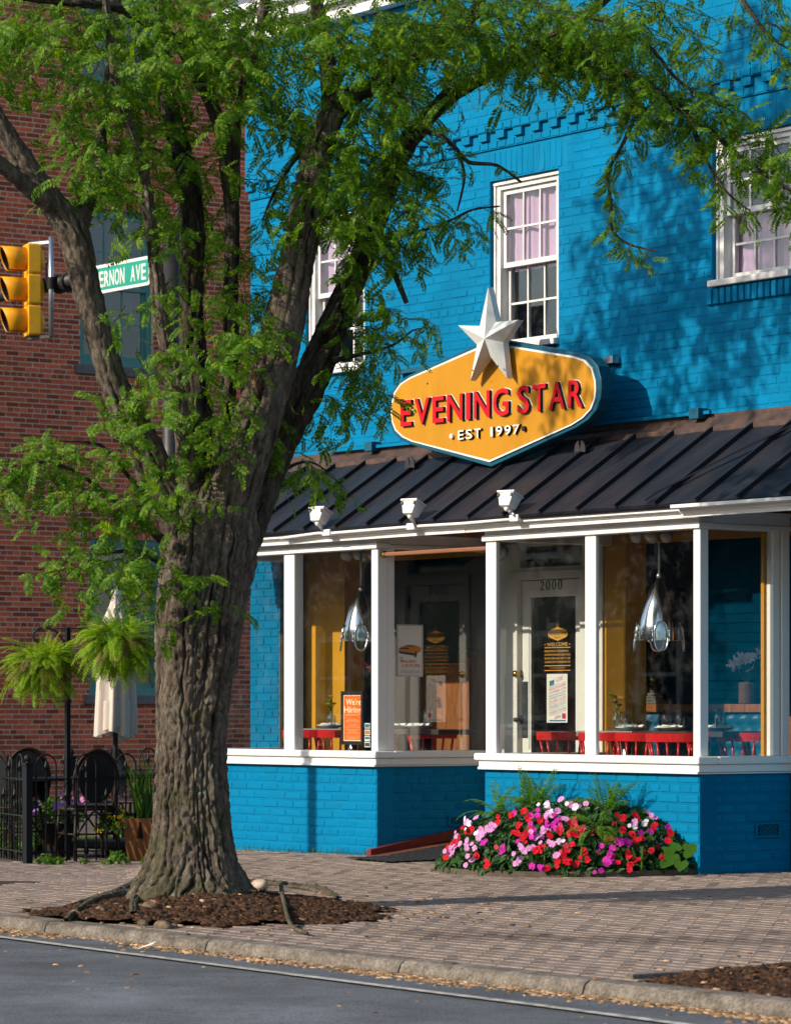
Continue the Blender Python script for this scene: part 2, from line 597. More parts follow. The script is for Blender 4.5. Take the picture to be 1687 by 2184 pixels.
def speckle(m, scale, lo, hi, detail=2, pos=(.35, .65)):
    t = m.node_tree
    N, L = t.nodes.new, t.links.new
    b = t.nodes['Principled BSDF']
    src = b.inputs['Base Color'].links[0].from_socket
    tc = N('ShaderNodeTexCoord')
    nz = N('ShaderNodeTexNoise')
    nz.inputs['Scale'].default_value = scale
    nz.inputs['Detail'].default_value = detail
    nz.inputs['Roughness'].default_value = .7
    L(tc.outputs['Object'], nz.inputs['Vector'])
    mr = N('ShaderNodeMapRange')
    mr.inputs['From Min'].default_value, mr.inputs['From Max'].default_value = pos
    mr.inputs['To Min'].default_value, mr.inputs['To Max'].default_value = lo, hi
    L(nz.outputs['Fac'], mr.inputs['Value'])
    hs = N('ShaderNodeHueSaturation')
    L(mr.outputs[0], hs.inputs['Value'])
    L(src, hs.inputs['Color'])
    L(hs.outputs[0], b.inputs['Base Color'])
speckle(ASPHALT, 90, .55, 1.5, 3)
speckle(ASPHALT, 2.2, .8, 1.2, 6)
speckle(CONCRETE, 60, .6, 1.35, 4)
speckle(PAVER, 55, .72, 1.28, 4)
speckle(PAVER, .8, .84, 1.12, 5, (.4, .62))
speckle(WHITE, 2.5, .93, 1.03, 6)
def stain_and_shadow(m, cx, cy, ang, lx, ly, amount, seed=0.0):
    """a dried spill with a shape of its own, also one painted shadow band, fixed to the ground"""
    t = m.node_tree
    N, L = t.nodes.new, t.links.new
    b = t.nodes['Principled BSDF']
    src = b.inputs['Base Color'].links[0].from_socket
    ge = N('ShaderNodeNewGeometry')
    mp = N('ShaderNodeMapping')
    mp.vector_type = 'TEXTURE'
    mp.inputs['Location'].default_value = (cx, cy, 0)
    mp.inputs['Rotation'].default_value = (0, 0, ang)
    mp.inputs['Scale'].default_value = (lx, ly, 50)
    L(ge.outputs['Position'], mp.inputs[0])
    ln = N('ShaderNodeVectorMath')
    ln.operation = 'LENGTH'
    L(mp.outputs[0], ln.inputs[0])
    nz = N('ShaderNodeTexNoise')
    nz.inputs['Scale'].default_value = 3.5
    nz.inputs['Detail'].default_value = 7
    nz.inputs['Roughness'].default_value = .7
    L(ge.outputs['Position'], nz.inputs['Vector'])
    ma = N('ShaderNodeMath')
    ma.operation = 'MULTIPLY_ADD'
    ma.inputs[1].default_value = 1.6
    L(nz.outputs['Fac'], ma.inputs[0])
    L(ln.outputs['Value'], ma.inputs[2])
    mr = N('ShaderNodeMapRange')
    mr.inputs['From Min'].default_value, mr.inputs['From Max'].default_value = 1.35, 1.75
    mr.inputs['To Min'].default_value, mr.inputs['To Max'].default_value = amount, 1
    L(ma.outputs[0], mr.inputs['Value'])
    hs = N('ShaderNodeHueSaturation')
    L(mr.outputs[0], hs.inputs['Value'])
    L(src, hs.inputs['Color'])
    L(hs.outputs[0], b.inputs['Base Color'])
for q in ((4.0, -3.9, .62, 1.5, .32, .62), (4.6, -2.6, .75, 1.5, .28, .66), (1.6, -2.2, .35, 1.6, .25, .75), (3.0, -4.3, .5, .7, .3, .7)):  # the faintest streak paints the trunk's cast shadow into the pavers
    stain_and_shadow(PAVER, *q)
stain_and_shadow(ASPHALT, 4.5, -7.6, .1, 3.0, .9, 1.22)
stain_and_shadow(ASPHALT, 8.5, -7.4, -.2, 2.2, .7, .82)
def petal(name, c):
    return mat(name, c, .55, col2=tuple(min(1, a * 1.25 + .02) for a in c), vscale=40, trans=.25, spec=.06)
P_RED = petal('red_petal', (.56, .004, .018))
P_PINK = petal('pale_pink_petal', (.66, .28, .56))
P_MAG = petal('magenta_petal', (.50, .02, .33))
P_WHITE = petal('white_petal', (.78, .68, .76))
P_YEL = petal('yellow_petal', (.80, .48, .01))
P_CORAL = petal('coral_petal', (.55, .05, .09))
# ------------------------------------------------------------------ road, kerb, pavement
CURB_Y = -5.5
def road_z(x):
    return curb_top(x) - .064
def sheet(name, xs, ys, zf, mt, kind='structure', skip=None):
    V = np.array([(x, y, zf(x, y)) for y in ys for x in xs])
    n = len(xs)
    Fq = np.array([(j * n + i, j * n + i + 1, (j + 1) * n + i + 1, (j + 1) * n + i)
                   for j in range(len(ys) - 1) for i in range(n - 1) if not (skip and skip((xs[i] + xs[i + 1]) / 2, (ys[j] + ys[j + 1]) / 2))])
    me = big_mesh(name, V, Fq, mt, True)
    o = bpy.data.objects.new(name, me)
    C.objects.link(o)
    o['kind'] = kind
    ORG[o.name] = Vector((0, 0, 0))
    return o
road = sheet('road', [-300, -60, -20] + list(np.arange(-12, 20, 1.0)) + [30, 60, 300], [-300, -60, -30, -20, -15, -12, -10, -8, -7, -6, CURB_Y + .02], lambda x, y: road_z(x), ASPHALT)
road['kind'] = 'structure'
PIT = Vector((.9, -4.45))
def in_pit(x, y, m=0):
    d = Vector((x, y)) - PIT
    a = math.atan2(d.y, d.x)
    return d.length < .95 + .09 * math.sin(3 * a + 1) + .06 * math.sin(7 * a) + .05 * math.sin(13 * a + 2) + .03 * math.sin(29 * a) + m
def in_pit2(x, y, m=0):                                # the second tree pit at the right edge
    return x > 5.62 - m and -5.3 - m < y < -4.18 + .07 * (x - 5.6) + m
BED = Vector((-1.10, .05))
def bed_d(x, y):
    return math.hypot((x - BED.x) / 1.06, (y - BED.y) / 1.16)
pave = sheet('sidewalk', list(np.arange(-34, -12, 1.0)) + list(np.arange(-12, 9, .25)) + [9, 12, 20, 60, 300], list(np.arange(CURB_Y + .18, 6.6, .25)) + [8, 12, 20, 60, 300], lambda x, y: gz(x, y) - .008, JOINT)
pz = []
def add_paver(i, j):
    L_, W_ = .206, .104
    y = CURB_Y + .18 + (j + .5) * W_
    x = (i + (.5 if j % 2 else 0)) * L_
    if in_pit(x, y, .02) or in_pit2(x, y) or (bed_d(x, y) < 1.0 and y < .05): return
    if y > -.03 and -6.3 < x < -3.70: return
    if y > -.03 and -2.3 < x < .03: return
    if y > .75 and x > -6.9: return
    if y > .3 and -6.9 < x < -6.2: return
    p = (x, y, gz(x, y))
    if not in_view(p, 520): return
    pz.append((shot(p)[2] + (0 if in_view(p, 5) else 50), x, y))
for j in range(0, 66):
    for i in range(-48, 46): add_paver(i, j)
pz.sort()
def paver_mesh(mb, x, y, z, s):
    r = random.Random(s)
    a, b, e = .1005, .0495, .004
    dz = r.uniform(-.0022, .0018)
    tx, ty = r.uniform(-.006, .006), r.uniform(-.009, .009)
    tp = [(sx * (a - e), sy * (b - e)) for sx, sy in ((-1, -1), (1, -1), (1, 1), (-1, 1))]
    bt = [(sx * a, sy * b) for sx, sy in ((-1, -1), (1, -1), (1, 1), (-1, 1))]
    vs = [(x + u, y + v, z - .03) for u, v in bt] + [(x + u, y + v, z - .005 + dz + u * tx + v * ty) for u, v in bt] + [(x + u, y + v, z + dz + u * tx + v * ty) for u, v in tp]
    fs = [(8, 9, 10, 11)]
    for k in range(4):
        m = (k + 1) % 4
        fs += [(k, m, 4 + m, 4 + k), (4 + k, 4 + m, 8 + m, 8 + k)]
    mb.add(vs, fs)
PVM = []
for k in range(8):
    mb = MB()
    paver_mesh(mb, 0, 0, 0, k)
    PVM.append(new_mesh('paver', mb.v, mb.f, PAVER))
rest = MB()
for n, (d, x, y) in enumerate(pz):
    z = gz(x, y)
    if n < 300:
        link_part('paver', PVM[n % 8], pave, (x, y, z))
    else:
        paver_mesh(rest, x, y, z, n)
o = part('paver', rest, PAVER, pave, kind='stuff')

# kerb stones
curb = empty('curb', (0, CURB_Y, 0), None, None)
curb['kind'] = 'structure'
def curb_stone(x0, x1, name='curb_stone'):
    mb = MB()
    prof = [(-.01, -.4), (-.003, -.05), (.012, -.015), (.035, 0), (.155, .004), (.165, -.004), (.165, -.4)]
    n = 14
    vs, fs = [], []
    for i in range(n + 1):
        x = x0 + (x1 - x0) * i / n
        for q, (a, b) in enumerate(prof):
            jx = .006 * noise.noise((x * 6, q * 3.1, 1.7)) if q in (1, 2, 3) else 0
            vs.append((x, CURB_Y + a + jx, curb_top(x) + b + jx * .8))
    m = len(prof)
    for i in range(n):
        for q in range(m - 1):
            fs.append((i * m + q, i * m + q + 1, (i + 1) * m + q + 1, (i + 1) * m + q))
    fs += [tuple(range(m)), tuple(n * m + q for q in reversed(range(m)))]
    mb.add([v for v in vs], [tuple(reversed(f)) for f in fs])
    return part(name, mb, CONCRETE, curb)
cx = -6.0
while cx < 12:
    ln = rng.uniform(1.25, 2.0)
    curb_stone(cx, cx + ln - .012)
    cx += ln
# worn white line near the gutter
mb = MB()
pa = [(0, 2001), (228, 2031), (430, 2057), (632, 2083), (853, 2111), (1149, 2148), (1420, 2184), (1600, 2207)]
pts = []
for fx, fy in pa:
    z = road_z(3)
    for _ in range(6):
        D = FOC * (EYE - z) / (fy - HOR)
        p = at_d(fx, fy, D)
        z = road_z(p.x)
    pts.append(p)
d0 = (pts[1] - pts[0]).normalized()
pts = [pts[0] - d0 * 5] + pts + [pts[-1] + (pts[-1] - pts[-2]).normalized() * 4]
for a, b in zip(pts, pts[1:]):
    mb.quad((a.x, a.y - .035, road_z(a.x) + .010), (b.x, b.y - .035, road_z(b.x) + .010), (b.x, b.y + .03, road_z(b.x) + .010), (a.x, a.y + .03, road_z(a.x) + .010))
solo('road_line', mb, LINE, kind='structure')
# dark tar patches on the road
def blob(name, fx, fy, rx, ry, mt, lift, zf, n=26, seed=0):
    r = random.Random(seed)
    z = zf(3, -7)
    for _ in range(8):
        D = FOC * (EYE - z) / (fy - HOR)
        p = at_d(fx, fy, D)
        z = zf(p.x, p.y)
    vs = [(p.x, p.y, z + lift)]
    for k in range(n):
        g = 2 * pi * k / n
        q = 1 + .22 * noise.noise((math.cos(g) * 1.7 + seed, math.sin(g) * 1.7, seed)) + r.uniform(-.03, .03)
        x, y = p.x + math.cos(g) * rx * q, p.y + math.sin(g) * ry * q
        vs.append((x, y, zf(x, y) + lift))
    mb = MB().add(vs, [(0, k + 1, (k + 1) % n + 1) for k in range(n)])
    return solo(name, mb, mt, kind='structure')
TAR = mat('tar_patch', (.066, .076, .088), .85, var=.3, vscale=5, bump=.5, bscale=130)
#blob('tar_patch', 300, 2085, .75, 1.6, TAR, .003, lambda x, y: road_z(x), seed=2)
#blob('tar_patch', 760, 2190, 1.5, 1.2, TAR, .005, lambda x, y: road_z(x), seed=5)
#blob('tar_patch', 1120, 2150, .22, .35, TAR, .0075, lambda x, y: road_z(x), seed=8)
REDMARK = mat('faded_red_spray', (.16, .05, .045), .85, col2=(.07, .05, .05), vscale=30)
mb = MB()
a, b = Vector(at_d(790, 2079, FOC * 1.33 / (2079 - HOR))), Vector(at_d(1010, 2104, FOC * 1.33 / (2104 - HOR)))
mb.quad((a.x, a.y - .05, road_z(a.x) + .014), (b.x, b.y - .03, road_z(b.x) + .014), (b.x, b.y + .03, road_z(b.x) + .014), (a.x, a.y + .04, road_z(a.x) + .014))
solo('spray_mark', mb, REDMARK, kind='structure')

# chips, husks and leaf crumbs
def scatter(name, pts, size, mt, seed, flat=.35, parent=None):
    r = np.random.default_rng(seed)
    n = len(pts)
    P = np.array(pts)
    s = r.uniform(.5, 1.5, n) * size
    ang = r.uniform(0, 2 * pi, n)
    base = np.array([(-1, -.45, 0), (1, -.45, 0), (1, .45, 0), (-1, .45, 0), (-.6, -.2, 1), (.7, -.2, 1), (.6, .25, 1), (-.7, .2, 1)])
    V = np.zeros((n, 8, 3))
    for q in range(8):
        jx = r.uniform(.55, 1.3, n)
        jy = r.uniform(.55, 1.3, n)
        bx, by, bz = base[q, 0] * jx * s, base[q, 1] * jy * s, base[q, 2] * s * flat * r.uniform(.4, 1.2, n)
        V[:, q, 0] = P[:, 0] + bx * np.cos(ang) - by * np.sin(ang)
        V[:, q, 1] = P[:, 1] + bx * np.sin(ang) + by * np.cos(ang)
        V[:, q, 2] = P[:, 2] + bz
    fq = np.array([(4, 5, 6, 7), (0, 1, 5, 4), (1, 2, 6, 5), (2, 3, 7, 6), (3, 0, 4, 7)])
    Fq = (np.arange(n)[:, None, None] * 8 + fq[None]).reshape(-1, 4)
    me = big_mesh(name, V.reshape(-1, 3), Fq, mt)
    o = bpy.data.objects.new(name, me)
    C.objects.link(o)
    o['kind'] = 'stuff'
    return o
g = []
for _ in range(6500):
    x = rng.uniform(-3, 9)
    t = abs(rng.gauss(0, 1))
    if noise.noise((x * 1.1, 3.3, 0)) + .35 < rng.random() * .8 and t > .25: continue
    y = CURB_Y - .012 - t * (.085 + .06 * noise.noise((x * .9, 0, 5)))
    g.append((x, y, road_z(x)))
for _ in range(80):
    x = rng.uniform(-1, 9)
    y = CURB_Y - rng.uniform(.05, 1.6) ** 1.2
    g.append((x, y, road_z(x)))
scatter('leaf_litter', g, .015, CHIP, 4)
g = []
for _ in range(90):
    p = (rng.uniform(-5, 8), rng.uniform(-5.2, -.3))
    g.append((p[0], p[1], gz(*p) + .001))
scatter('pavement_crumbs', g, .011, CHIP, 9)

# mulch of the two tree pits, mounded
def mulch_z(x, y):
    d = (Vector((x, y)) - PIT).length
    r = (Vector((x, y)) - Vector((.66, -4.42))).length
    h = .11 * max(0, 1 - d / 1.0) ** .8 + .02 * math.exp(-(r / .5) ** 2)
    return gz(x, y) + h + .018 * noise.noise((x * 9, y * 9, 1)) + .004
def mulch(name, inside, zf, x0, x1, y0, y1, chips, seed):
    st = .035
    xs, ys = np.arange(x0, x1, st), np.arange(y0, y1, st)
    ok = {}
    V, Fq = [], []
    for j in range(len(ys)):
        for i in range(len(xs)):
            if inside(xs[i] + st / 2, ys[j] + st / 2):
                q = []
                for a, b in ((0, 0), (1, 0), (1, 1), (0, 1)):
                    key = (i + a, j + b)
                    if key not in ok:
                        ok[key] = len(V)
                        V.append((x0 + (i + a) * st, y0 + (j + b) * st, zf(x0 + (i + a) * st, y0 + (j + b) * st)))
                    q.append(ok[key])
                Fq.append(q)
    me = big_mesh(name, np.array(V), np.array(Fq), MULCH, True)
    o = bpy.data.objects.new(name, me)
    C.objects.link(o)
    o['kind'] = 'stuff'
    pts = []
    r = random.Random(seed)
    while len(pts) < chips:
        x, y = r.uniform(x0, x1), r.uniform(y0, y1)
        if inside(x, y): pts.append((x, y, zf(x, y) - .002))
    scatter('mulch_chips', pts, .021, MULCH, seed, .5)
    more_ = []
    while len(more_) < chips * .04:
        x, y = r.gauss((x0 + x1) / 2, (x1 - x0) * .33), r.gauss((y0 + y1) / 2, (y1 - y0) * .33)
        if y > CURB_Y + .05: more_.append((x, y, (zf(x, y) if inside(x, y) else gz(x, y)) + .002))
    scatter('mulch_chips', more_, .018, CHIP, seed + 1, .4)
    more_ = []
    while len(more_) < chips * .010:
        x, y = r.gauss((x0 + x1) / 2, (x1 - x0) * .38), r.gauss((y0 + y1) / 2, (y1 - y0) * .36)
        if y > CURB_Y + .05 and not inside(x, y): more_.append((x, y, gz(x, y) + .002))
    scatter('mulch_chips', more_, .013, MULCH, seed + 2, .4)
mulch('mulch', lambda x, y: in_pit(x, y, .05) and y > CURB_Y + .17, mulch_z, -.4, 2.3, -5.34, -3.2, 6500, 3)
mulch('mulch', lambda x, y: in_pit2(x, y), lambda x, y: gz(x, y) - .012 + .05 * sstep(min(x - 5.6, y + 5.3, -4.18 + .07 * (x - 5.6) - y) * 4) + .012 * noise.noise((x * 9, y * 9, 4)), 5.5, 8.6, -5.3, -3.8, 4500, 6)
mb = MB()
mb.box(5.56, 5.62, -5.31, -4.15, -.2, gz(5.6, -4.7) + .012)
solo('pit_edging', mb, CONCRETE, kind='structure', bevel=.006)

# ramp and threshold step between the bays
mb = MB()
mb.add([(-3.63, -.12, .004), (-2.36, -.12, .004), (-2.36, .95, .13), (-3.63, .95, .13), (-3.63, 1.2, .15), (-2.36, 1.2, .15), (-3.63, -.12, -.2), (-2.36, -.12, -.2), (-2.36, 1.2, -.2), (-3.63, 1.2, -.2)],
       [(0, 1, 2, 3), (3, 2, 5, 4), (6, 7, 1, 0), (9, 6, 0, 3, 4), (7, 8, 5, 2, 1)])
solo('ramp', mb, mat('red_ramp_boards', (.16, .055, .035), .7, var=.3, vscale=6), kind='structure')
# ------------------------------------------------------------------ the blue restaurant building
YW, YD, YI = .82, 1.15, 1.10
bb = empty('restaurant_building', (-2.5, .9, 0), 'bright blue painted brick restaurant with white bay windows and dark metal roof', 'building')

def lay(u0, u1, z0, z1, holes=(), course=.0665, ln=.213, head=6, phase=0, joint=.010):
    out = []
    j = 0
    z = z0
    while z < z1 - .02:
        zb = min(z + course - joint, z1)
        hd = head and (j + phase) % head == 0
        st = ln / 2 if hd else ln
        u = u0 - (st * .5 if (j % 2) else 0) - (.03 if hd else 0)
        while u < u1:
            a, b = max(u, u0), min(u + st - joint, u1)
            segs = [(a, b)] if b - a > .025 else []
            for h in holes:
                if zb <= h[2] + .002 or z >= h[3] - .002: continue
                nx = []
                for p, q in segs:
                    if q <= h[0] or p >= h[1]:
                        nx.append((p, q))
                        continue
                    if h[0] - p > .025: nx.append((p, h[0]))
                    if q - h[1] > .025: nx.append((h[1], q))
                segs = nx
            out += [(p, q, z, zb) for p, q in segs]
            u += st
        z += course
        j += 1
    return out
def brick_verts(hw, hh, d, e, axis, r=None):
    """brick face proud of the wall by d: centre at the origin, axis 'y' looks to -y, axis 'x' looks to +x"""
    j = (lambda a: r.uniform(-a, a)) if r else (lambda a: 0)
    back = [(-hw, -hh), (hw, -hh), (hw, hh), (-hw, hh)]
    fr = [(a * (1 - e / hw) + j(.0015), b * (1 - e / hh) + j(.0015)) for a, b in back]
    t1, t2, dd = j(.010), j(.02), d + j(.0018)
    P = [(u, v, -.004) for u, v in back] + [(u, v, dd + u * t1 + v * t2) for u, v in fr]
    if axis == 'y':
        vs = [(u, -q, v) for u, v, q in P]
    else:
        vs = [(q, u, v) for u, v, q in P]
    return vs, [(4, 5, 6, 7), (0, 1, 5, 4), (1, 2, 6, 5), (2, 3, 7, 6), (3, 0, 4, 7)]
BRC = {}
def brick_objects(rows, axis, plane, parent, mt, d, e, seed=0):
    r = random.Random(seed)
    po = ORG[parent.name]
    for a, b, z0, z1 in rows:
        hw, hh = (b - a) / 2, (z1 - z0) / 2
        key = (round(hw, 3), round(hh, 3), axis, mt.name, r.randrange(5))
        if key not in BRC:
            vs, fs = brick_verts(hw, hh, d, e, axis, random.Random(str(key)))
            BRC[key] = new_mesh('brick', vs, fs, mt)
        c = Vector(((a + b) / 2, plane, (z0 + z1) / 2)) if axis == 'y' else Vector((plane, (a + b) / 2, (z0 + z1) / 2))
        link_part('brick', BRC[key], parent, c - po)
def brick_stuff(rows, axis, plane, parent, mt, d, e, seed=0):
    r = random.Random(seed)
    mb = MB()
    for a, b, z0, z1 in rows:
        vs, fs = brick_verts((b - a) / 2, (z1 - z0) / 2, d, e, axis, r)
        c = Vector(((a + b) / 2, plane, (z0 + z1) / 2)) if axis == 'y' else Vector((plane, (a + b) / 2, (z0 + z1) / 2))
        mb.add([Vector(v) + c for v in vs], fs)
    return part('brick', mb, mt, parent, kind='stuff')
def wall_boxes(mb, x0, x1, z0, z1, holes, y0, y1):
    xs = sorted({x0, x1, *[h[0] for h in holes], *[h[1] for h in holes]})
    for a, b in zip(xs, xs[1:]):
        hs = sorted([h for h in holes if h[0] <= a + 1e-6 and h[1] >= b - 1e-6], key=lambda h: h[2])
        z = z0
        for h in hs:
            mb.box(a, b, y0, y1, z, h[2])
            z = h[3]
        mb.box(a, b, y0, y1, z, z1)
XL = on_y(534, 900, YW).x                              # left corner of the building
ZT = 6.62
u1 = on_y(1044, 700, YW).x
u2 = on_y(1190, 700, YW).x
u3 = on_y(1517, 500, YW).x
WW = u2 - u1
u0 = on_y(651, 700, YW).x
WIN = [(u0, u0 + WW, 3.80, 5.10), (u1, u2, 3.80, 5.10), (u3, u3 + WW, 4.05, 5.09), (u3 + 2.55, u3 + 2.55 + WW, 4.05, 5.09)]
XR = 4.6
ZS1 = 5.335                                            # brick corbel levels
ZS2 = 5.465
mw = MB()
wall_boxes(mw, XL, XR, 3.02, ZS1, WIN, YW + .004, YW + .24)
mw.box(XL - .006, XR, YW - .012, YW + .24, ZS1, ZS2)
mw.box(XL - .012, XR, YW - .042, YW + .24, ZS2, ZT)
mw.box(XL, -6.16, YW + .004, YW + .24, -.3, 3.02)      # pier left of the left bay
mw.box(.0, XR, YW + .004, YW + .24, -.3, 2.62)         # wall right of the right bay
mw.box(XL, XL + .24, YW + .24, 9, -.3, ZT)             # side, back and right walls
mw.box(XR - .24, XR, YW + .24, 9, -.3, ZT)
mw.box(XL, XR, 9, 9.24, -.3, ZT)
wall = part('wall', mw, BLUE, bb)
rows = []
for z0, z1, pl, hol in ((3.06, ZS1 - .004, YW + .004, WIN), (ZS2 + .06, ZT, YW - .042, ())):
    lst = lay(XL, 4.55, z0, z1, hol, phase=2)
    # soldier bricks over the windows
    keep = []
    for a, b, p, q in lst:
        if any(h[0] - .13 < (a + b) / 2 < h[1] + .13 and h[3] - .01 < (p + q) / 2 < h[3] + .22 for h in hol): continue
        keep.append((a, b, p, q))
    for h in hol:
        x = h[0] - .12
        while x < h[1] + .10:
            keep.append((x, x + .058, h[3] + .004, min(h[3] + .215, ZS1 - .006)))
            x += .0665
    rows.append((keep, pl))
for keep, pl in rows: brick_stuff(keep, 'y', pl, wall, BLUE, .0034, .008, 5)
# corbel course of small blocks
x = XL + .04
k = 0
lip = lay(XL, 4.55, ZS2 + .002, ZS2 + .058, course=.07)
brick_stuff(lip, 'y', YW - .042, wall, BLUE, .007, .005, 8)
brick_stuff(lay(XL, 4.55, ZS1 + .004, ZS2 - .062, course=.0655), 'y', YW - .012, wall, BLUE, .006, .005, 9)
mb = MB().box(-.05, .05, -.032, .02, -.028, .028)
den = new_mesh('dentil', mb.v, mb.f, BLUE)
while x < 4.5:
    o = link_part('dentil', den, wall, Vector((x, YW - .012, ZS2 - .033 + rng.uniform(-.003, .003))) - ORG[wall.name])
    x += .212
# sills of brick under the two right windows
for h in WIN[2:4]:
    s_ = lay(h[0] - .03, h[1] + .06, h[2] - .125, h[2] - .01, course=.2, ln=.0665, head=0)
    brick_stuff(s_, 'y', YW - .012, wall, BLUE, .012, .006, 3)
brick_stuff(lay(XL, -6.17, -.1, 3.0, phase=1), 'y', YW + .004, wall, BLUE, .007, .006, 6)
brick_stuff(lay(.03, 4.55, -.1, 2.5, phase=4), 'y', YW + .004, wall, BLUE, .007, .006, 7)

# low walls under the bays: every brick a piece
ZB = .667
XA0, XA1, XB0 = -6.15, -3.665, -2.34                   # left bay, right bay (which ends at x = 0)
bw_l = part('bay_wall', MB().box(XA0, XA1, .006, .16, -.3, ZB).box(XA1 - .16, XA1 - .006, .16, YI, -.3, ZB).box(XA0 + .006, XA0 + .16, .16, YW, -.3, ZB), BLUE, bb)
bw_r = part('bay_wall', MB().box(XB0, 0, .006, .16, -.3, ZB).box(-.16, -.006, .16, YW + .004, -.3, ZB).box(XB0 + .006, XB0 + .16, .16, YI, -.3, ZB), BLUE, bb)
vent = (.50, .72, .235, .335)
bl = [(lay(XA0, XA1, .0, ZB, phase=4), 'y', .006, bw_l), (lay(XB0, 0, -.06, ZB, phase=3), 'y', .006, bw_r),
      (lay(.0, YW, -.06, ZB, [vent], phase=3), 'x', -.006, bw_r), (lay(.0, YI, .0, ZB, phase=4), 'x', XA1 - .006, bw_l)]
one = 0
for rws, ax, pl, bwall in bl:
    vis, more = [], []
    for q in rws:
        p = ((q[0] + q[1]) / 2, pl, (q[2] + q[3]) / 2) if ax == 'y' else (pl, (q[0] + q[1]) / 2, (q[2] + q[3]) / 2)
        a, b, D = shot(p)
        hid = (a < 495 or a > 1690 or (pl == .006 and 985 < a < 1440 and b > 1705))
        (more if hid or one + len(vis) >= 300 else vis).append((q, ax, pl) if (hid or one + len(vis) >= 300) else q)
    brick_objects(vis, ax, pl, bwall, BLUE, .0042, .008, 3)
    one += len(vis)
    if more: brick_stuff([m[0] for m in more], ax, pl, bwall, BLUE, .0042, .008, 13)
def grille(bwall, x, y0, y1, z0, z1):
    g = MB()
    for a, b in ((y0, y0 + .012), (y1 - .012, y1)): g.box(x, x + .012, a, b, z0, z1)
    for a, b in ((z0, z0 + .012), (z1 - .012, z1)): g.box(x, x + .0118, y0 + .012, y1 - .012, a, b)
    n = 8
    for i in range(-6, n + 6):
        for s in (1, -1):
            ya = y0 + (y1 - y0) * i / n
            P = []
            for t in np.linspace(0, 1, 5):
                y = ya + s * t * (z1 - z0) * 1.0
                if y0 + .008 <= y <= y1 - .008: P.append((x + (.005 if s > 0 else .0095), y, z0 + t * (z1 - z0)))
            if len(P) > 1: g.bar(P[0], P[-1], .007, .004)
    o = part('vent_grille', g, BLUE, bwall)
    part('vent_void', MB().box(x - .004, x - .001, y0 + .005, y1 - .005, z0 + .005, z1 - .005), BLACK, bwall)
grille(bw_r, .002, *vent)
p = on_x(978, 1750, XA1)
grille(bw_l, XA1 + .005, p.y - .1, p.y + .1, p.z - .04, p.z + .04)
# stone strip at the foot of the left bay
part('stone_plinth', MB().box(XA0 - .1, XA1 - .1, -.05, .0, -.25, -.012), CONCRETE, bb, bevel=.008)

# ---- upper windows
def sash(parent, x0, x1, z0, z1, y, cols=3, rows=2):
    fr = MB()
    t, m = .038, .016
    fr.box(x0, x0 + t, y - .018, y + .018, z0, z1)
    fr.box(x1 - t, x1, y - .018, y + .018, z0, z1)
    fr.box(x0 + t, x1 - t, y - .017, y + .017, z0, z0 + t)
    fr.box(x0 + t, x1 - t, y - .017, y + .017, z1 - t, z1)
    a0, a1, c0, c1 = x0 + t, x1 - t, z0 + t, z1 - t
    for i in range(1, cols):
        x = a0 + (a1 - a0) * i / cols
        fr.box(x - m / 2, x + m / 2, y - .012, y + .012, c0, c1)
    for j in range(1, rows):
        z = c0 + (c1 - c0) * j / rows
        for i in range(cols):
            xa = a0 + (a1 - a0) * i / cols + (m / 2 if i else 0)
            xb = a0 + (a1 - a0) * (i + 1) / cols - (m / 2 if i < cols - 1 else 0)
            fr.box(xa, xb, y - .011, y + .011, z - m / 2, z + m / 2)
    part('sash', fr, OLDWHITE, parent)
    for i in range(cols):
        for j in range(rows):
            xa, xb = a0 + (a1 - a0) * i / cols, a0 + (a1 - a0) * (i + 1) / cols
            za, zb = c0 + (c1 - c0) * j / rows, c0 + (c1 - c0) * (j + 1) / rows
            g = MB()
            tl, tt = rng.uniform(-.003, .003), rng.uniform(-.003, .003)
            vs = []
            for yy in (y - .002, y + .002):
                vs += [(xa, yy + tl + tt, za), (xb, yy - tl + tt, za), (xb, yy - tl - tt, zb), (xa, yy + tl - tt, zb)]
            g.add(vs, [(3, 2, 1, 0)[::-1], (7, 6, 5, 4), (0, 1, 5, 4), (1, 2, 6, 5), (2, 3, 7, 6), (3, 0, 4, 7)])
            part('pane', g, GLASS_UP, parent)
def curtain(parent, x0, x1, z0, z1, y, nm='curtain'):
    V, Fq = [], []
    n, m = 40, 14
    for j in range(m + 1):
        for i in range(n + 1):
            t = i / n
            x = x0 + (x1 - x0) * t + .008 * math.sin(j * 1.6) * (1 - t) ** 3
            V.append((x, y + .012 * math.sin(t * 30) + .006 * math.sin(t * 71 + j * .1), z0 + (z1 - z0) * j / m))
    for j in range(m):
        for i in range(n):
            a = j * (n + 1) + i
            Fq.append((a, a + 1, a + n + 2, a + n + 1))
    mb = MB().add(V, Fq)
    return part(nm, mb, PINKCLOTH, parent, smooth=True)
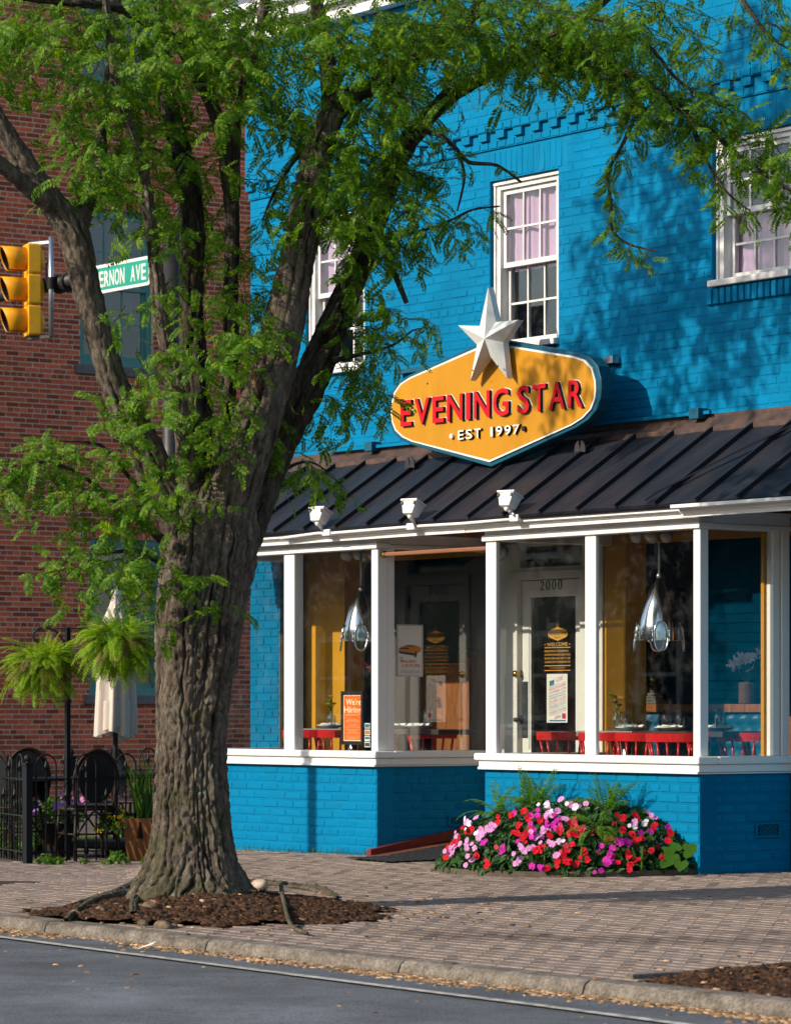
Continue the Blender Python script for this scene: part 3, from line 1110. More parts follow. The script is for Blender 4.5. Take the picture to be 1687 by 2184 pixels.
for k, h in enumerate(WIN):
    x0, x1, z0, z1 = h
    y = YW + .045
    fr = MB()
    t = .075
    fr.box(x0, x0 + t, y, y + .14, z0, z1)
    fr.box(x1 - t, x1, y, y + .14, z0, z1)
    fr.box(x0 + t, x1 - t, y + .002, y + .14, z1 - .07, z1)
    fr.box(x0 + .012, x0 + .03, y - .014, y, z0, z1 - .02)
    fr.box(x0 + .012, x1 - .012, y - .02, y - .0, z1 - .035, z1 - .015)
    wn = part('window', fr, OLDWHITE, bb)
    part('sill', MB().add([(x0 - .0, y - .09, z0 - .0), (x1 + .0, y - .09, z0 - .0), (x1, y + .1, z0), (x0, y + .1, z0), (x0, y - .09, z0 + .045), (x1, y - .09, z0 + .045), (x1, y + .1, z0 + .07), (x0, y + .1, z0 + .07)],
        [(3, 2, 1, 0), (4, 5, 6, 7), (0, 1, 5, 4), (1, 2, 6, 5), (2, 3, 7, 6), (3, 0, 4, 7)]), OLDWHITE, wn, bevel=.006)
    zm = (z0 + .06 + z1 - .06) / 2 - (.0 if k < 2 else .01)
    sash(wn, x0 + t, x1 - t, zm - .01, z1 - .07, y + .045)
    sash(wn, x0 + t, x1 - t, z0 + .06, zm + .028, y + .088)
    cz = zm - .04 if k < 2 else z0 + .0
    curtain(wn, x0 + .045, x1 - .01, cz, z1 - .01 if k < 2 else zm + .03, y + (.095 if k < 2 else .132))
# ---- floor, ceilings, dark rooms behind
inn = MB()
inn.box(XL + .24, XR - .24, YW + .24, 9, 2.66, 2.98)   # slab between the storeys
inn.box(XL + .24, XR - .24, YW + .24, 9, ZT - .1, ZT)
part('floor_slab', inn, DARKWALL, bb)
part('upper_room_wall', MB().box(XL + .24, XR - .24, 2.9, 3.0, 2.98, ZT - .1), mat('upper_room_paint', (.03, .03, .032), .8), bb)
part('ground_floor', MB().box(XL + .24, XR - .24, YI + .2, 9, .02, .19).box(XA0 + .16, XA1 - .17, .16, YI + .2, .02, .1895).box(XB0 + .17, -.17, .16, YI + .2, .02, .1895), FLOORMAT, bb)
# ---- main ground-floor wall inside the bays: ochre piers and openings
ZC = 2.66
xo1 = on_y(735, 1400, YI).x
xo2 = on_y(1333, 1400, YI).x
part('inner_pier', MB().box(XA0 - .4, xo1, YI, YI + .2, .19, ZC), OCHRE, bb)
part('inner_pier', MB().box(XB0 + .03, xo2, YI, YI + .2, .19, ZC), OCHRE, bb)
part('inner_pier', MB().box(-.14, .6, YI, YI + .02, .19, ZC), OCHRE, bb)
hd = MB()
hd.box(xo1, XA1 - .02, YI, YI + .2, 2.30, ZC)
hd.box(xo2, -.14, YI, YI + .2, 2.32, ZC)
part('inner_header', hd, OCHRE, bb)
up = MB()
up.box(XA0, 0, YW + .004, YW + .22, 2.46, 3.02)
part('header_wall', up, BLUE, bb)
part('dining_wall', MB().box(on_y(1545, 1400, 3.0).x, XR - .26, 3.0, 3.1, .19, ZC), ROOMBLUE, bb)
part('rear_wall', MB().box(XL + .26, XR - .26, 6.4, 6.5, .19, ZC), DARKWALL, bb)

# ---- bay windows: posts, sills, header boards, panes
ZG0, ZG1 = .785, 2.31
def px(fx): return on_y(fx, 1400, 0).x
def bay(name, segs):
    bw = empty(name, (segs['o'], .1, ZB), None, None)
    bw.parent = bb
    bw.location = Vector((segs['o'], .1, ZB)) - ORG[bb.name]
    ORG[bw.name] = Vector((segs['o'], .1, ZB))
    for q in segs['post']: part('post', MB().box(*q, ZG0, ZG1), WHITE, bw, bevel=.006)
    for q in segs['pane']: part('pane', MB().box(*q, ZG0 + .001, ZG1 - .001), GLASS if q[3] - q[2] < .02 else GLASS_SIDE, bw)
    for q in segs['sill']:
        x0, x1, y0, y1 = q
        part('sill', MB().box(x0, x1, y0, y1, ZG0 - .052, ZG0), WHITE, bw, bevel=.012)
    for q in segs['trim']:
        x0, x1, y0, y1 = q
        m = MB().box(x0, x1, y0, y1, ZB + .006, ZG0 - .054)
        m.box(x0 - (0 if x0 < -3 and x0 < XA1 else .0) , x1, y0 - .012 if y1 - y0 < .2 else y0, y1, ZB + .001, ZB + .02)
        part('sill_trim', m, WHITE, bw, bevel=.005)
    for q in segs['head']: part('header_board', MB().box(*q), WHITE, bw, bevel=.005)
    return bw
E = .0025
p2, p3 = px(603), px(625)
lb = bay('bay_window', dict(o=-4.9,
    post=[(XA0, XA0 + .1, .01, .05), (p2, p3, .012, .10), (px(789.5), XA1, .01, .10), (XA1 - .09, XA1 - E, .10, .17)],
    pane=[(XA0 + .1, p2, .036, .043), (p3, px(789.5), .036, .043), (XA1 - .05, XA1 - .043, .085, YI - .002), (XA0 + .04, XA0 + .047, .11, YW - .004)],
    sill=[(XA0 - .05, XA1 + .055, -.055, .13), (XA1 - .13, XA1 + .053, .13, YI - .002), (XA0 - .05, XA0 + .13, .13, YW - .002)],
    trim=[(XA0 - .03, XA1 + .03, -.03, .1), (XA1 - .1, XA1 + .028, .1, YI - .002), (XA0 - .03, XA0 + .1, .1, YW - .002)],
    head=[(XA0 - .01, XA1 + .012, -.012, .12, ZG1, 2.352), (XA0 - .0, XA1 + .003, -.003, .119, 2.352, 2.43),
          (XA1 - .12, XA1 + .010, .12, YI - .002, ZG1, 2.342), (XA1 - .12, XA1 + .002, .119, YI - .003, 2.342, 2.40), (XA1 - .12, XA1 + .014, .119, YI - .003, 2.40, 2.43), (XA0 - .01, XA0 + .12, .12, YW - .002, ZG1, 2.43)]))
q1, q2, q3 = px(1055), px(1244), px(1267)
q4 = px(1475)
rb = bay('bay_window', dict(o=-1.2,
    post=[(XB0, q1, .01, .05), (q2, q3, .012, .046), (q4, -E, .01, .085), (-.09, -E, YW - .075, YW - .002), (-.088, -.02, YW - .14, YW - .076)],
    pane=[(q1, q2, .036, .043), (q3, q4, .036, .043), (-.05, -.043, .085, YW - .14), (XB0 + .04, XB0 + .047, .11, YI - .004)],
    sill=[(XB0 - .06, .055, -.055, .13), (-.13, .053, .13, YW), (XB0 - .05, XB0 + .13, .13, YI - .002)],
    trim=[(XB0 - .03, .03, -.03, .1), (-.1, .028, .1, YW), (XB0 - .03, XB0 + .1, .1, YI - .002)],
    head=[(XB0 - .022, .012, -.012, .12, ZG1, 2.352), (XB0 - .0, .003, -.003, .119, 2.352, 2.385), (XB0 - .07, .0, -.05, .119, 2.385, 2.43),
          (-.12, .010, .12, YW, ZG1, 2.345), (-.12, .002, .119, YW, 2.345, 2.405), (-.12, .014, .119, YW, 2.405, 2.44), (XB0 - .01, XB0 + .12, .12, YI - .002, ZG1, 2.43)]))
part('inner_jamb', MB().box(-.085, -.015, YW - .076, YW - .077 + .0005, ZG0, ZG1), OCHRE, rb)
o = part('inner_jamb', MB().box(-.12, -.09, YW - .16, YW - .1, ZG0, ZG1), OCHRE, rb)
# soffits
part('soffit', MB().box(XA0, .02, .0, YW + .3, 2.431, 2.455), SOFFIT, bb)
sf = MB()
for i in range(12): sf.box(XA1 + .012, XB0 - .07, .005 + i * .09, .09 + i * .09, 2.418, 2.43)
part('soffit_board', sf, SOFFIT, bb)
part('bay_ceiling', MB().box(XA0 + .13, XA1 - .13, .125, YI, 2.40, 2.43).box(XB0 + .13, -.13, .125, YI, 2.40, 2.43), DARKWALL, bb)

# ---- door and vestibule
dr = empty('door', (-3.0, YD, .15), None, None)
dr.parent = bb
dr.location = Vector((-3.0, YD, .15)) - ORG[bb.name]
ORG[dr.name] = Vector((-3.0, YD, .15))
def yx(fx): return on_y(fx, 1300, YD).x
xd0, xd1 = yx(1113), -2.62
zd1 = on_y(1190, 1236, YD).z
fr = MB()
fr.box(XA1 + .004, xd0 - .005, YD - .02, YD + .05, .15, 2.43)
fr.box(xd1 + .005, XB0 - .004, YD - .02, YD + .05, .15, 2.43)
fr.box(XA1 + .004, XA1 + .03, YI + .002, YD - .02, .15, 2.43)
fr.box(XB0 - .03, XB0 - .004, YI + .002, YD - .02, .15, 2.43)
fr.box(xd0 - .09, xd0 - .006, YD - .045, YD - .02, .15, zd1 + .06)
fr.box(xd1 + .006, xd1 + .09, YD - .045, YD - .02, .15, zd1 + .06)
fr.box(xd0 - .09, xd1 + .09, YD - .047, YD - .021, zd1 + .006, zd1 + .07)
fr.box(xd0 - .006, xd1 + .006, YD - .02, YD + .05, zd1 + .006, zd1 + .10)
fr.box(xd0 - .006, xd1 + .006, YD - .02, YD + .05, 2.34, 2.43)
fr.box(XA1 + .03, xd0 - .095, YD - .032, YD - .02, .2, 1.0)
part('door_frame', fr, DOORWHITE, dr, bevel=.004)
part('transom_pane', MB().box(xd0 - .006, xd1 + .006, YD + .01, YD + .016, zd1 + .10, 2.34), GLASS, dr)
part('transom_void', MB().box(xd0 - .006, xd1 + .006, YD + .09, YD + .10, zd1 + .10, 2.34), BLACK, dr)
lf = MB()
gx0, gx1 = on_y(1128, 1300, YD).x, xd1 - .09
gz1 = on_y(1190, 1268, YD).z
gz0 = .42
lf.box(xd0, gx0, YD, YD + .042, .16, zd1)
lf.box(gx1, xd1, YD, YD + .042, .16, zd1)
lf.box(gx0, gx1, YD, YD + .042, gz1, zd1)
lf.box(gx0, gx1, YD, YD + .042, .16, gz0)
part('door_leaf', lf, DOORWHITE, dr, bevel=.005)
bd = MB()
for a in ((gx0, gx0 + .014, gz0, gz1), (gx1 - .014, gx1, gz0, gz1)): bd.box(a[0], a[1], YD + .008, YD + .03, a[2], a[3])
bd.box(gx0 + .014, gx1 - .014, YD + .008, YD + .03, gz0, gz0 + .014)
bd.box(gx0 + .014, gx1 - .014, YD + .008, YD + .03, gz1 - .014, gz1)
part('glazing_bead', bd, DOORWHITE, dr)
part('door_pane', MB().box(gx0 + .014, gx1 - .014, YD + .015, YD + .021, gz0 + .014, gz1 - .014), GLASS, dr)
kp = on_y(1108, 1437, YD)
def knob(c, nm, mt, r=.027):
    M = Matrix.Translation(c) @ Matrix.Rotation(pi / 2, 4, 'X')
    kb = MB().lathe([(.034, 0), (.034, .006), (.012, .012), (.011, .032), (r * .8, .040), (r, .052), (r * .9, .064), (.004, .070)], n=20, M=M)
    part(nm, kb, mt, dr, smooth=True)
knob(Vector((kp.x + .012, YD, kp.z)), 'door_knob', BRASS)
lp = on_y(1111, 1535, YD)
part('push_plate', MB().box(xd0 + .008, gx0 - .012, YD - .004, YD, lp.z - .14, kp.z - .06), mat('dull_steel_plate', (.10, .11, .115), .35, metal=.8), dr, bevel=.003)
knob(Vector((lp.x + .005, YD - .004, lp.z)), 'deadbolt', DARKSTEEL, .018)
for zz in (1.9, .75):
    part('hinge', MB().lathe([(.011, 0), (.011, .1)], (xd1 + .0, YD - .008, zz), 10), DARKSTEEL, dr)
# house number 2000 in old-style figures
INK = mat('dark_green_ink', (.02, .022, .016), .5)
def stroke_poly(P, Wd, zlev):
    mbx = MB()
    n = len(P)
    L_, R_ = [], []
    for i in range(n):
        a, b = Vector(P[max(0, i - 1)]), Vector(P[min(n - 1, i + 1)])
        d = (b - a).normalized()
        nrm = Vector((-d.y, d.x))
        w_ = Wd[i] / 2
        L_.append(Vector(P[i]) + nrm * w_)
        R_.append(Vector(P[i]) - nrm * w_)
    return L_, R_
def numeral(ch, x, z, h, y, mt, parent, name='numeral'):
    wd = .62 * h
    mbx = MB()
    def put(L_, R_):
        vs = []
        for q in L_ + R_: 
            vs.append((x + q.x * h, y - .004, z + q.y * h))
        for q in L_ + R_: 
            vs.append((x + q.x * h, y - .0005, z + q.y * h))
        n = len(L_)
        fs = []
        for i in range(n - 1):
            fs.append((i, i + 1, n + i + 1, n + i))
            fs.append((2 * n + i, i, n + i, 3 * n + i)) if i == 0 else None
        for i in range(n - 1):
            fs.append((i + 1, i, 2 * n + i, 2 * n + i + 1))
            fs.append((n + i, n + i + 1, 3 * n + i + 1, 3 * n + i))
        mbx.add(vs, [f for f in fs if f])
    if ch == '0':
        n = 40
        P = [(.31 + .24 * math.cos(2 * pi * i / n), .5 + .475 * math.sin(2 * pi * i / n)) for i in range(n + 1)]
        Wd = [.05 + .10 * abs(math.cos(2 * pi * i / n)) ** 1.3 for i in range(n + 1)]
        put(*stroke_poly(P, Wd, 0))
    else:
        P = [(.10, .70), (.13, .80), (.20, .92), (.33, .96), (.46, .90), (.52, .76), (.47, .60), (.36, .42), (.22, .24), (.10, .09), (.08, .07)]
        Wd = [.12, .10, .06, .06, .10, .15, .13, .10, .07, .05, .05]
        put(*stroke_poly(P, Wd, 0))
        P = [(.06, .05), (.16, .10), (.28, .08), (.42, .04), (.52, .07), (.56, .20)]
        put(*stroke_poly(P, [.05, .11, .13, .13, .10, .03], 0))
    part(name, mbx, mt, parent)
na, nb = on_y(1152, 1258, YD), on_y(1203, 1258, YD)
nh = on_y(1178, 1234, YD).z - on_y(1178, 1257, YD).z
stp = (nb.x - na.x) / 4
for i, ch in enumerate('2000'):
    numeral(ch, na.x + i * stp, on_y(1178, 1258, YD).z - .0 * i, nh * .93, YD, INK, dr)
# door lettering and emblem
GOLD = mat('gold_leaf_ink', (.58, .30, .05), .45)
GOLDD = mat('dark_emblem_ink', (.05, .03, .008), .5)
YG = YD + .0142
def flat_text(txt, x0, x1, z, hgt, y, mt, parent, name='lettering', depth=.0008, axis='y', bold=0, shear=0, mirror=False):
    """lettering fitted between two points of a wall, cap height hgt"""
    v, f = text_mesh(txt, 1, 0, bold, shear, 'LEFT')
    if not v: return
    a = np.array(v)
    lo, hi = a.min(0), a.max(0)
    cap = .73
    sx = (x1 - x0) / (hi[0] - lo[0])
    mbx = MB()
    out = []
    for q in v:
        u = x0 + (q[0] - lo[0]) * sx
        zz = z + q[1] / cap * hgt
        out.append((u, y - depth, zz) if axis == 'y' else (y + depth, u, zz))
    mbx.add(out, f)
    return part(name, mbx, mt, parent)
def gp(fx, fy): return on_y(fx, fy, YG)
def drow(txt, fx0, fx1, fy, hpx, name='lettering', bold=0, mt=None):
    a, b = gp(fx0, fy), gp(fx1, fy)
    s = (gp(fx0, fy - 10).z - a.z) / 10
    flat_text(txt, a.x, b.x, (a.z + b.z) / 2, hpx * s, YG, mt or GOLD, dr, name, bold=bold)
drow('• WELCOME •', 1161, 1216, 1378, 8, bold=.01)
for r_, (tx, fa, fb) in enumerate([('DINNER NIGHTLY BEGINNING 5', 1161, 1212), ('SATURDAY BRUNCH 1000 TO 230', 1161, 1216), ('SUNDAY BRUNCH 1000 TO 230', 1161, 1216), ('LOUNGE NIGHTLY BEGINNING 430', 1161, 1216)]):
    drow(tx, fa, fb, 1390.6 + r_ * 7.7, 4.4, bold=.012)
drow('VISIT EVENINGSTARCAFE.NET', 1172, 1205, 1426, 2.6)
for fy in (1382.5, 1421, 1431):
    a, b = gp(1161, fy), gp(1216, fy)
    part('rule_line', MB().box(a.x, b.x, YG - .0008, YG - .0001, a.z, a.z + .006), GOLD, dr)
ec = gp(1189, 1352)
def hexo(cx_, cz_, wd, ht):
    P = []
    for x, z in HEXP: P.append((cx_ + x * wd, cz_ + z * ht))
    return P
HEXP = [(0, 1), (.84, .55), (.94, .42), (.995, .18), (1, 0), (.99, -.16), (.93, -.36), (.84, -.48), (0, -1), (-.84, -.48), (-.93, -.36), (-.99, -.16), (-1, 0), (-.995, .18), (-.94, .42), (-.84, .55)]
MY = Matrix(((1, 0, 0, 0), (0, 0, -1, 0), (0, 1, 0, 0), (0, 0, 0, 1)))    # outline x,y -> wall x,z, depth towards the street
eh = hexo(ec.x, ec.z, .118, .052)
part('emblem', MB().prism(eh, MY, -YG, -YG + .0008), GOLD, dr)
a, b = gp(1170, 1355), gp(1209, 1355)
flat_text('EVENING STAR', a.x, b.x, ec.z - .010, .026, YG - .001, GOLDD, dr, bold=.006)
flat_text('· SINCE 1997 ·', ec.x - .05, ec.x + .05, ec.z - .031, .011, YG - .001, GOLDD, dr)
def star_pts(cx_, cz_, ro, ri, rot=pi / 2):
    return [(cx_ + (ro if i % 2 == 0 else ri) * math.cos(rot + i * pi / 5), cz_ + (ro if i % 2 == 0 else ri) * math.sin(rot + i * pi / 5)) for i in range(10)]
part('emblem_star', MB().prism(star_pts(ec.x, ec.z + .066, .04, .013), MY, -YG + .001, -YG + .0018), GOLD, dr)
# fluted awning rod across the vestibule
ra, rb_ = Vector((XA1 + .005, .06, 2.265)), Vector((XB0 - .004, .06, 2.265))
def fluted(a, b, r, n=20):
    mbx = MB()
    for e, p in enumerate((a, b)):
        for k in range(n * 2):
            g = pi * k / n
            q = r * (1 if k % 2 else .86)
            mbx.v.append((p.x, p.y + q * math.cos(g), p.z + q * math.sin(g)))
    m = 2 * n
    for k in range(m): mbx.f.append((k, (k + 1) % m, m + (k + 1) % m, m + k))
    return mbx
rodm = fluted(ra, rb_, .0145)
rod = part('awning_rod', rodm, mat('fluted_copper_rod', (.34, .15, .08), .5, var=.2), bb)
part('rod_socket', MB().lathe([(.028, 0), (.028, .02), (.02, .03)], n=18, M=Matrix.Translation(ra) @ Matrix.Rotation(pi / 2, 4, 'Y')), BRASS, rod, smooth=False)

# ---- sheet-metal roof
YE, ZE, YT, ZTp = -.17, 2.468, .72, 3.045
rf = empty('metal_roof', (-2.5, 0, 2.5), None, None)
rf.parent = bb
rf.location = Vector((-2.5, 0, 2.5)) - ORG[bb.name]
ORG[rf.name] = Vector((-2.5, 0, 2.5))
sx0 = on_y(584.6, 1136, YE).x
sl = math.hypot(YT - YE, ZTp - ZE)
th = math.atan2(ZTp - ZE, YT - YE)
def rpt(x, t, h=0):                                    # along the slope, above it
    return (x, YE + t * sl * math.cos(th) - h * math.sin(th), ZE + t * sl * math.sin(th) + h * math.cos(th))
seams = []
x = sx0 - .41 * 4
while x < 3.2:
    seams.append(x)
    x += .412
for i, (a, b) in enumerate(zip(seams, seams[1:])):
    lift = .0 if b < -.38 else -.0
    mbx = MB()
    n, m = 5, 9
    r = random.Random(i)
    top, ph = [], r.uniform(0, 6)
    for j in range(m + 1):
        for q in range(n + 1):
            u, t = q / n, j / m
            wv = .0035 * math.sin(t * 5 + ph + u * 2) * math.sin(pi * u) + .002 * math.sin(u * 7 + ph * 2)
            top.append(rpt(a + .003 + (b - a - .006) * u, t, .004 + wv))
    fs = [(j * (n + 1) + q, j * (n + 1) + q + 1, (j + 1) * (n + 1) + q + 1, (j + 1) * (n + 1) + q) for j in range(m) for q in range(n)]
    mbx.add(top, fs)
    mbx.add([rpt(a + .003, 0, .004), rpt(b - .003, 0, .004), rpt(b - .003, 0, -.03), rpt(a + .003, 0, -.03)], [(3, 2, 1, 0)])
    part('roof_panel', mbx, ROOF, rf, smooth=True)
for x in seams:
    mbx = MB()
    vs = []
    for t in (-.004, 1.0):
        for dx, h in ((-.011, -.002), (-.009, .034), (.009, .034), (.011, -.002)): vs.append(rpt(x + dx, t, h))
    mbx.add(vs, [(0, 1, 2, 3)[::-1], (4, 5, 6, 7), (0, 1, 5, 4), (1, 2, 6, 5), (2, 3, 7, 6)])
    part('seam', mbx, ROOF, rf)
mbx = MB()
mbx.add([(seams[0], YT - .02, ZTp - .01), (3.2, YT - .02, ZTp - .01), (3.2, YW - .008, 3.15), (seams[0], YW - .008, 3.15)], [(0, 1, 2, 3)])
mbx.box(seams[0], 3.2, YT - .03, YT - .01, ZTp - .02, ZTp + .022)
mbx.box(seams[0], 3.2, YW - .018, YW - .004, 3.142, 3.165)
part('wall_flashing', mbx, COPPER, rf)
part('roof_deck', MB().add([rpt(seams[0], 0, -.012), rpt(seams[-1], 0, -.012), rpt(seams[-1], 1, -.012), rpt(seams[0], 1, -.012), rpt(seams[0], 0, -.03), rpt(seams[-1], 0, -.03), (seams[-1], YW, 2.9), (seams[0], YW, 2.9)],
    [(0, 1, 2, 3), (0, 4, 5, 1), (4, 7, 6, 5), (2, 6, 7, 3)]), ROOF, rf)
# crooked lap strip on the right
a = on_y(1425, 1074, YE - .02)
mbx = MB()
P = [rpt(-.36, .02, .03), rpt(-.30, .10, .045), rpt(.02, .55, .045), rpt(.35, .98, .04)]
for q1_, q2_ in zip(P, P[1:]): mbx.bar(q1_, q2_, .03, .012)
part('lap_strip', mbx, ROOF, rf)
# snow guards: little pierced fans on the seams
for fx, fy in ((880, 992), (1030, 980), (1092, 975), (1238, 962)):
    p = on_y(fx, fy, YT - .14)
    i = min(range(len(seams)), key=lambda k: abs(seams[k] - p.x))
    mbx = MB()
    for s in (-1, 1):
        poly = [(0, 0)] + [(s * .062 * math.sin(g), .085 * math.cos(g) * .8 + .012) for g in np.linspace(.25, 1.9, 9)]
        if s > 0: poly = poly[::-1]
        M = Matrix.Translation(Vector(rpt(seams[i], .80, .034))) @ Matrix.Rotation(pi / 2, 4, 'X')
        mbx.prism(poly, M, -.004, .004)
    for k in range(5):
        pass
    part('snow_guard', mbx, DARKSTEEL, rf)
# fascia boards under the eave; gutter with crown profile on the right
fs = empty('fascia', (-2.5, YE, 2.4), None, None)
fs.parent = bb
fs.location = Vector((-2.5, YE, 2.4)) - ORG[bb.name]
ORG[fs.name] = Vector((-2.5, YE, 2.4))
gx = on_y(1436, 1085, YE - .1).x
def crown(x0, x1, y, z0, z1, proj):
    prof = [(0, z0), (-.012, z0 + .002), (-.014, z0 + .028), (-.03, z0 + .034), (-.035, z0 + .055), (-proj * .7, z1 - .03), (-proj, z1 - .022), (-proj, z1), (0, z1)]
    mbx = MB()
    n = len(prof)
    vs = [(x0, y + a_, b_) for a_, b_ in prof] + [(x1, y + a_, b_) for a_, b_ in prof]
    mbx.add(vs, [tuple(range(n)), tuple(reversed(range(n, 2 * n)))] + [(k, n + k, n + (k + 1) % n, (k + 1) % n) for k in range(n)])
    return mbx
part('fascia_board', crown(XA0 - .06, XB0 - .11, -.08, 2.375, 2.445, .06), WHITE, fs)
part('fascia_board', crown(XB0 - .108, gx + .05, -.075, 2.375, 2.445, .06), WHITE, fs)
part('gutter', crown(gx, 3.1, YE - .02, 2.37, 2.452, .11), WHITE, fs)
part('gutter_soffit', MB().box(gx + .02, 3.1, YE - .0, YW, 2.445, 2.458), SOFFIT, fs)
# white conduit with floodlight boxes
cp = [on_y(fx, fy, -.155) for fx, fy in ((600, 1148), (680, 1138), (700, 1137), (790, 1130), (880, 1124), (985, 1116), (1100, 1106))]
cd = MB()
cd.tube([p + Vector((0, 0, .004 * math.sin(i * 2))) for i, p in enumerate(cp)], .012, 8)
part('conduit', cd, WHITE, fs, smooth=True)
for i in (2, 4, 6):
    p = cp[i]
    part('junction_box', MB().box(p.x - .05, p.x + .05, p.y - .025, p.y + .02, p.z - .022, p.z + .028), WHITE, fs, bevel=.008)
# white cornice and slate mansard at the top left
cz = on_y(600, 52, YW - .1).z
part('top_cornice', MB().box(XL - .05, XR, YW - .16, YW - .052, ZT - .02, ZT + .09).box(XL - .08, XR, YW - .24, YW - .0, ZT + .09, ZT + .2).box(XL - .1, XR, YW - .32, YW + .0, ZT + .2, ZT + .26), WHITE, bb, bevel=.006)
part('mansard', MB().add([(XL - .05, YW - .2, ZT + .26), (XR, YW - .2, ZT + .26), (XR, YW + .7, ZT + 2.2), (XL - .05, YW + .7, ZT + 2.2), (XL - .05, 9, ZT + .26), (XR, 9, ZT + .26), (XR, 9, ZT + 2.2), (XL - .05, 9, ZT + 2.2)],
    [(0, 1, 2, 3), (3, 2, 6, 7), (1, 5, 6, 2), (4, 0, 3, 7), (5, 4, 7, 6)]), SLATE, bb)
# ------------------------------------------------------------------ red brick building across the side street
XB_ = -22.5
rbld = empty('brick_building', (XB_ - 3, 8, -.1), 'dark red brick building with teal framed windows across the side street', 'building')
def wy(fx): return on_x(fx, 1000, XB_).y
def wz(fx, fy): return on_x(fx, fy, XB_).z
BY0, BY1, BZ1 = wy(0) - 4.0, wy(545) + 7.0, 11.6
RW = [(wy(172), wy(328), wz(250, 782), wz(250, 448)), (wy(192), wy(347), wz(270, 1482), wz(270, 1150)), (wy(178), wy(332), wz(255, 185), wz(255, -150))]
core = MB()
hy = sorted({BY0, BY1, *[h[0] for h in RW], *[h[1] for h in RW]})
for a, b in zip(hy, hy[1:]):
    hs = sorted([h for h in RW if h[0] <= a + 1e-6 and h[1] >= b - 1e-6], key=lambda h: h[2])
    z = -.6
    for h in hs:
        core.box(XB_ - .3, XB_ - .006, a, b, z, h[2])
        z = h[3]
    core.box(XB_ - .3, XB_ - .006, a, b, z, BZ1)
core.box(XB_ - 8, XB_ - .3, BY0, BY0 + .3, -.6, BZ1)
core.box(XB_ - 8, XB_ - .3, BY1 - .3, BY1, -.6, BZ1)
core.box(XB_ - 8, XB_ - 7.7, BY0 + .3, BY1 - .3, -.6, BZ1)
core.box(XB_ - 7.7, XB_ - .3, BY0 + .3, BY1 - .3, BZ1 - .3, BZ1)
rwall = part('wall', core, MORTAR, rbld)
rows = lay(BY0, BY1, -.45, BZ1, RW, course=.0675, ln=.205, head=7, phase=3, joint=.012)
kept = []
for q in rows:
    zm, ym = (q[2] + q[3]) / 2, (q[0] + q[1]) / 2
    if any(h[0] - .1 < ym < h[1] + .1 and h[3] - .01 < zm < h[3] + .22 for h in RW): continue
    kept.append(q)
for h in RW:
    y = h[0] - .09
    while y < h[1] + .06:
        kept.append((y, y + .056, h[3] + .004, h[3] + .215))
        y += .0675
def clear_of_tree(q):
    a, b, D = shot((XB_, (q[0] + q[1]) / 2, (q[2] + q[3]) / 2))
    if not (2 < a < 530 and 5 < b < 1600): return False
    return (a < 165 and 560 < b < 1330) or (a < 100 and 250 < b < 560)
ind = [q for q in kept if clear_of_tree(q)]
rng.shuffle(ind)
ind = sorted(ind, key=lambda q: -shot((XB_, q[0], q[2]))[1])[:300]
si = set(ind)
brick_objects(ind, 'x', XB_ - .006, rwall, RED_BRICK, .008, .004, 5)
brick_stuff([q for q in kept if q not in si], 'x', XB_ - .006, rwall, RED_BRICK, .008, .004, 6)
for k, h in enumerate(RW):
    y0, y1, z0, z1 = h
    x = XB_ - .09
    t = .075
    fr = MB()
    fr.box(x - .06, x + .03, y0, y0 + t, z0, z1)
    fr.box(x - .06, x + .03, y1 - t, y1, z0, z1)
    fr.box(x - .06, x + .029, y0 + t, y1 - t, z0, z0 + .10)
    fr.box(x - .06, x + .029, y0 + t, y1 - t, z1 - t, z1)
    wn = part('window', fr, TEAL, rbld)
    zm = (z0 + z1) / 2
    for j, (c0, c1, xx) in enumerate(((z0 + .10, zm + .02, x - .04), (zm - .02, z1 - t, x))):
        sh = MB()
        u = .045
        sh.box(xx - .018, xx + .018, y0 + t, y0 + t + u, c0, c1)
        sh.box(xx - .018, xx + .018, y1 - t - u, y1 - t, c0, c1)
        sh.box(xx - .017, xx + .017, y0 + t + u, y1 - t - u, c0, c0 + u)
        sh.box(xx - .017, xx + .017, y0 + t + u, y1 - t - u, c1 - u, c1)
        n = 3
        ya, yb = y0 + t + u, y1 - t - u
        for i in range(1, n):
            yy = ya + (yb - ya) * i / n
            sh.box(xx - .01, xx + .01, yy - .009, yy + .009, c0 + u, c1 - u)
        zz = (c0 + c1) / 2
        for i in range(n):
            sh.box(xx - .0095, xx + .0095, ya + (yb - ya) * i / n + (.009 if i else 0), ya + (yb - ya) * (i + 1) / n - (.009 if i < n - 1 else 0), zz - .009, zz + .009)
        part('sash', sh, TEAL, wn)
        for i in range(n):
            for c_, d_ in ((c0 + u, zz), (zz, c1 - u)):
                part('pane', MB().box(xx - .003, xx + .003, ya + (yb - ya) * i / n, ya + (yb - ya) * (i + 1) / n, c_, d_), GLASS_UP, wn)
    bl = MB()
    zb = z0 + .1
    if k != 1:
        zb = z0 + (z1 - z0) * .25
    while zb < z1 - .06:
        bl.add([(x - .13, y0 + .05, zb), (x - .13, y1 - .05, zb), (x - .105, y1 - .05, zb + .024), (x - .105, y0 + .05, zb + .024)], [(0, 1, 2, 3)])
        zb += .03
    part('blind', bl, BLINDS, wn, kind='stuff')
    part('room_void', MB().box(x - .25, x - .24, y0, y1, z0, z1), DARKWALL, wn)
    part('sill', MB().box(XB_ - .1, XB_ + .06, y0 - .08, y1 + .08, z0 - .13, z0 - .002), SILLSTONE, wn, bevel=.01)
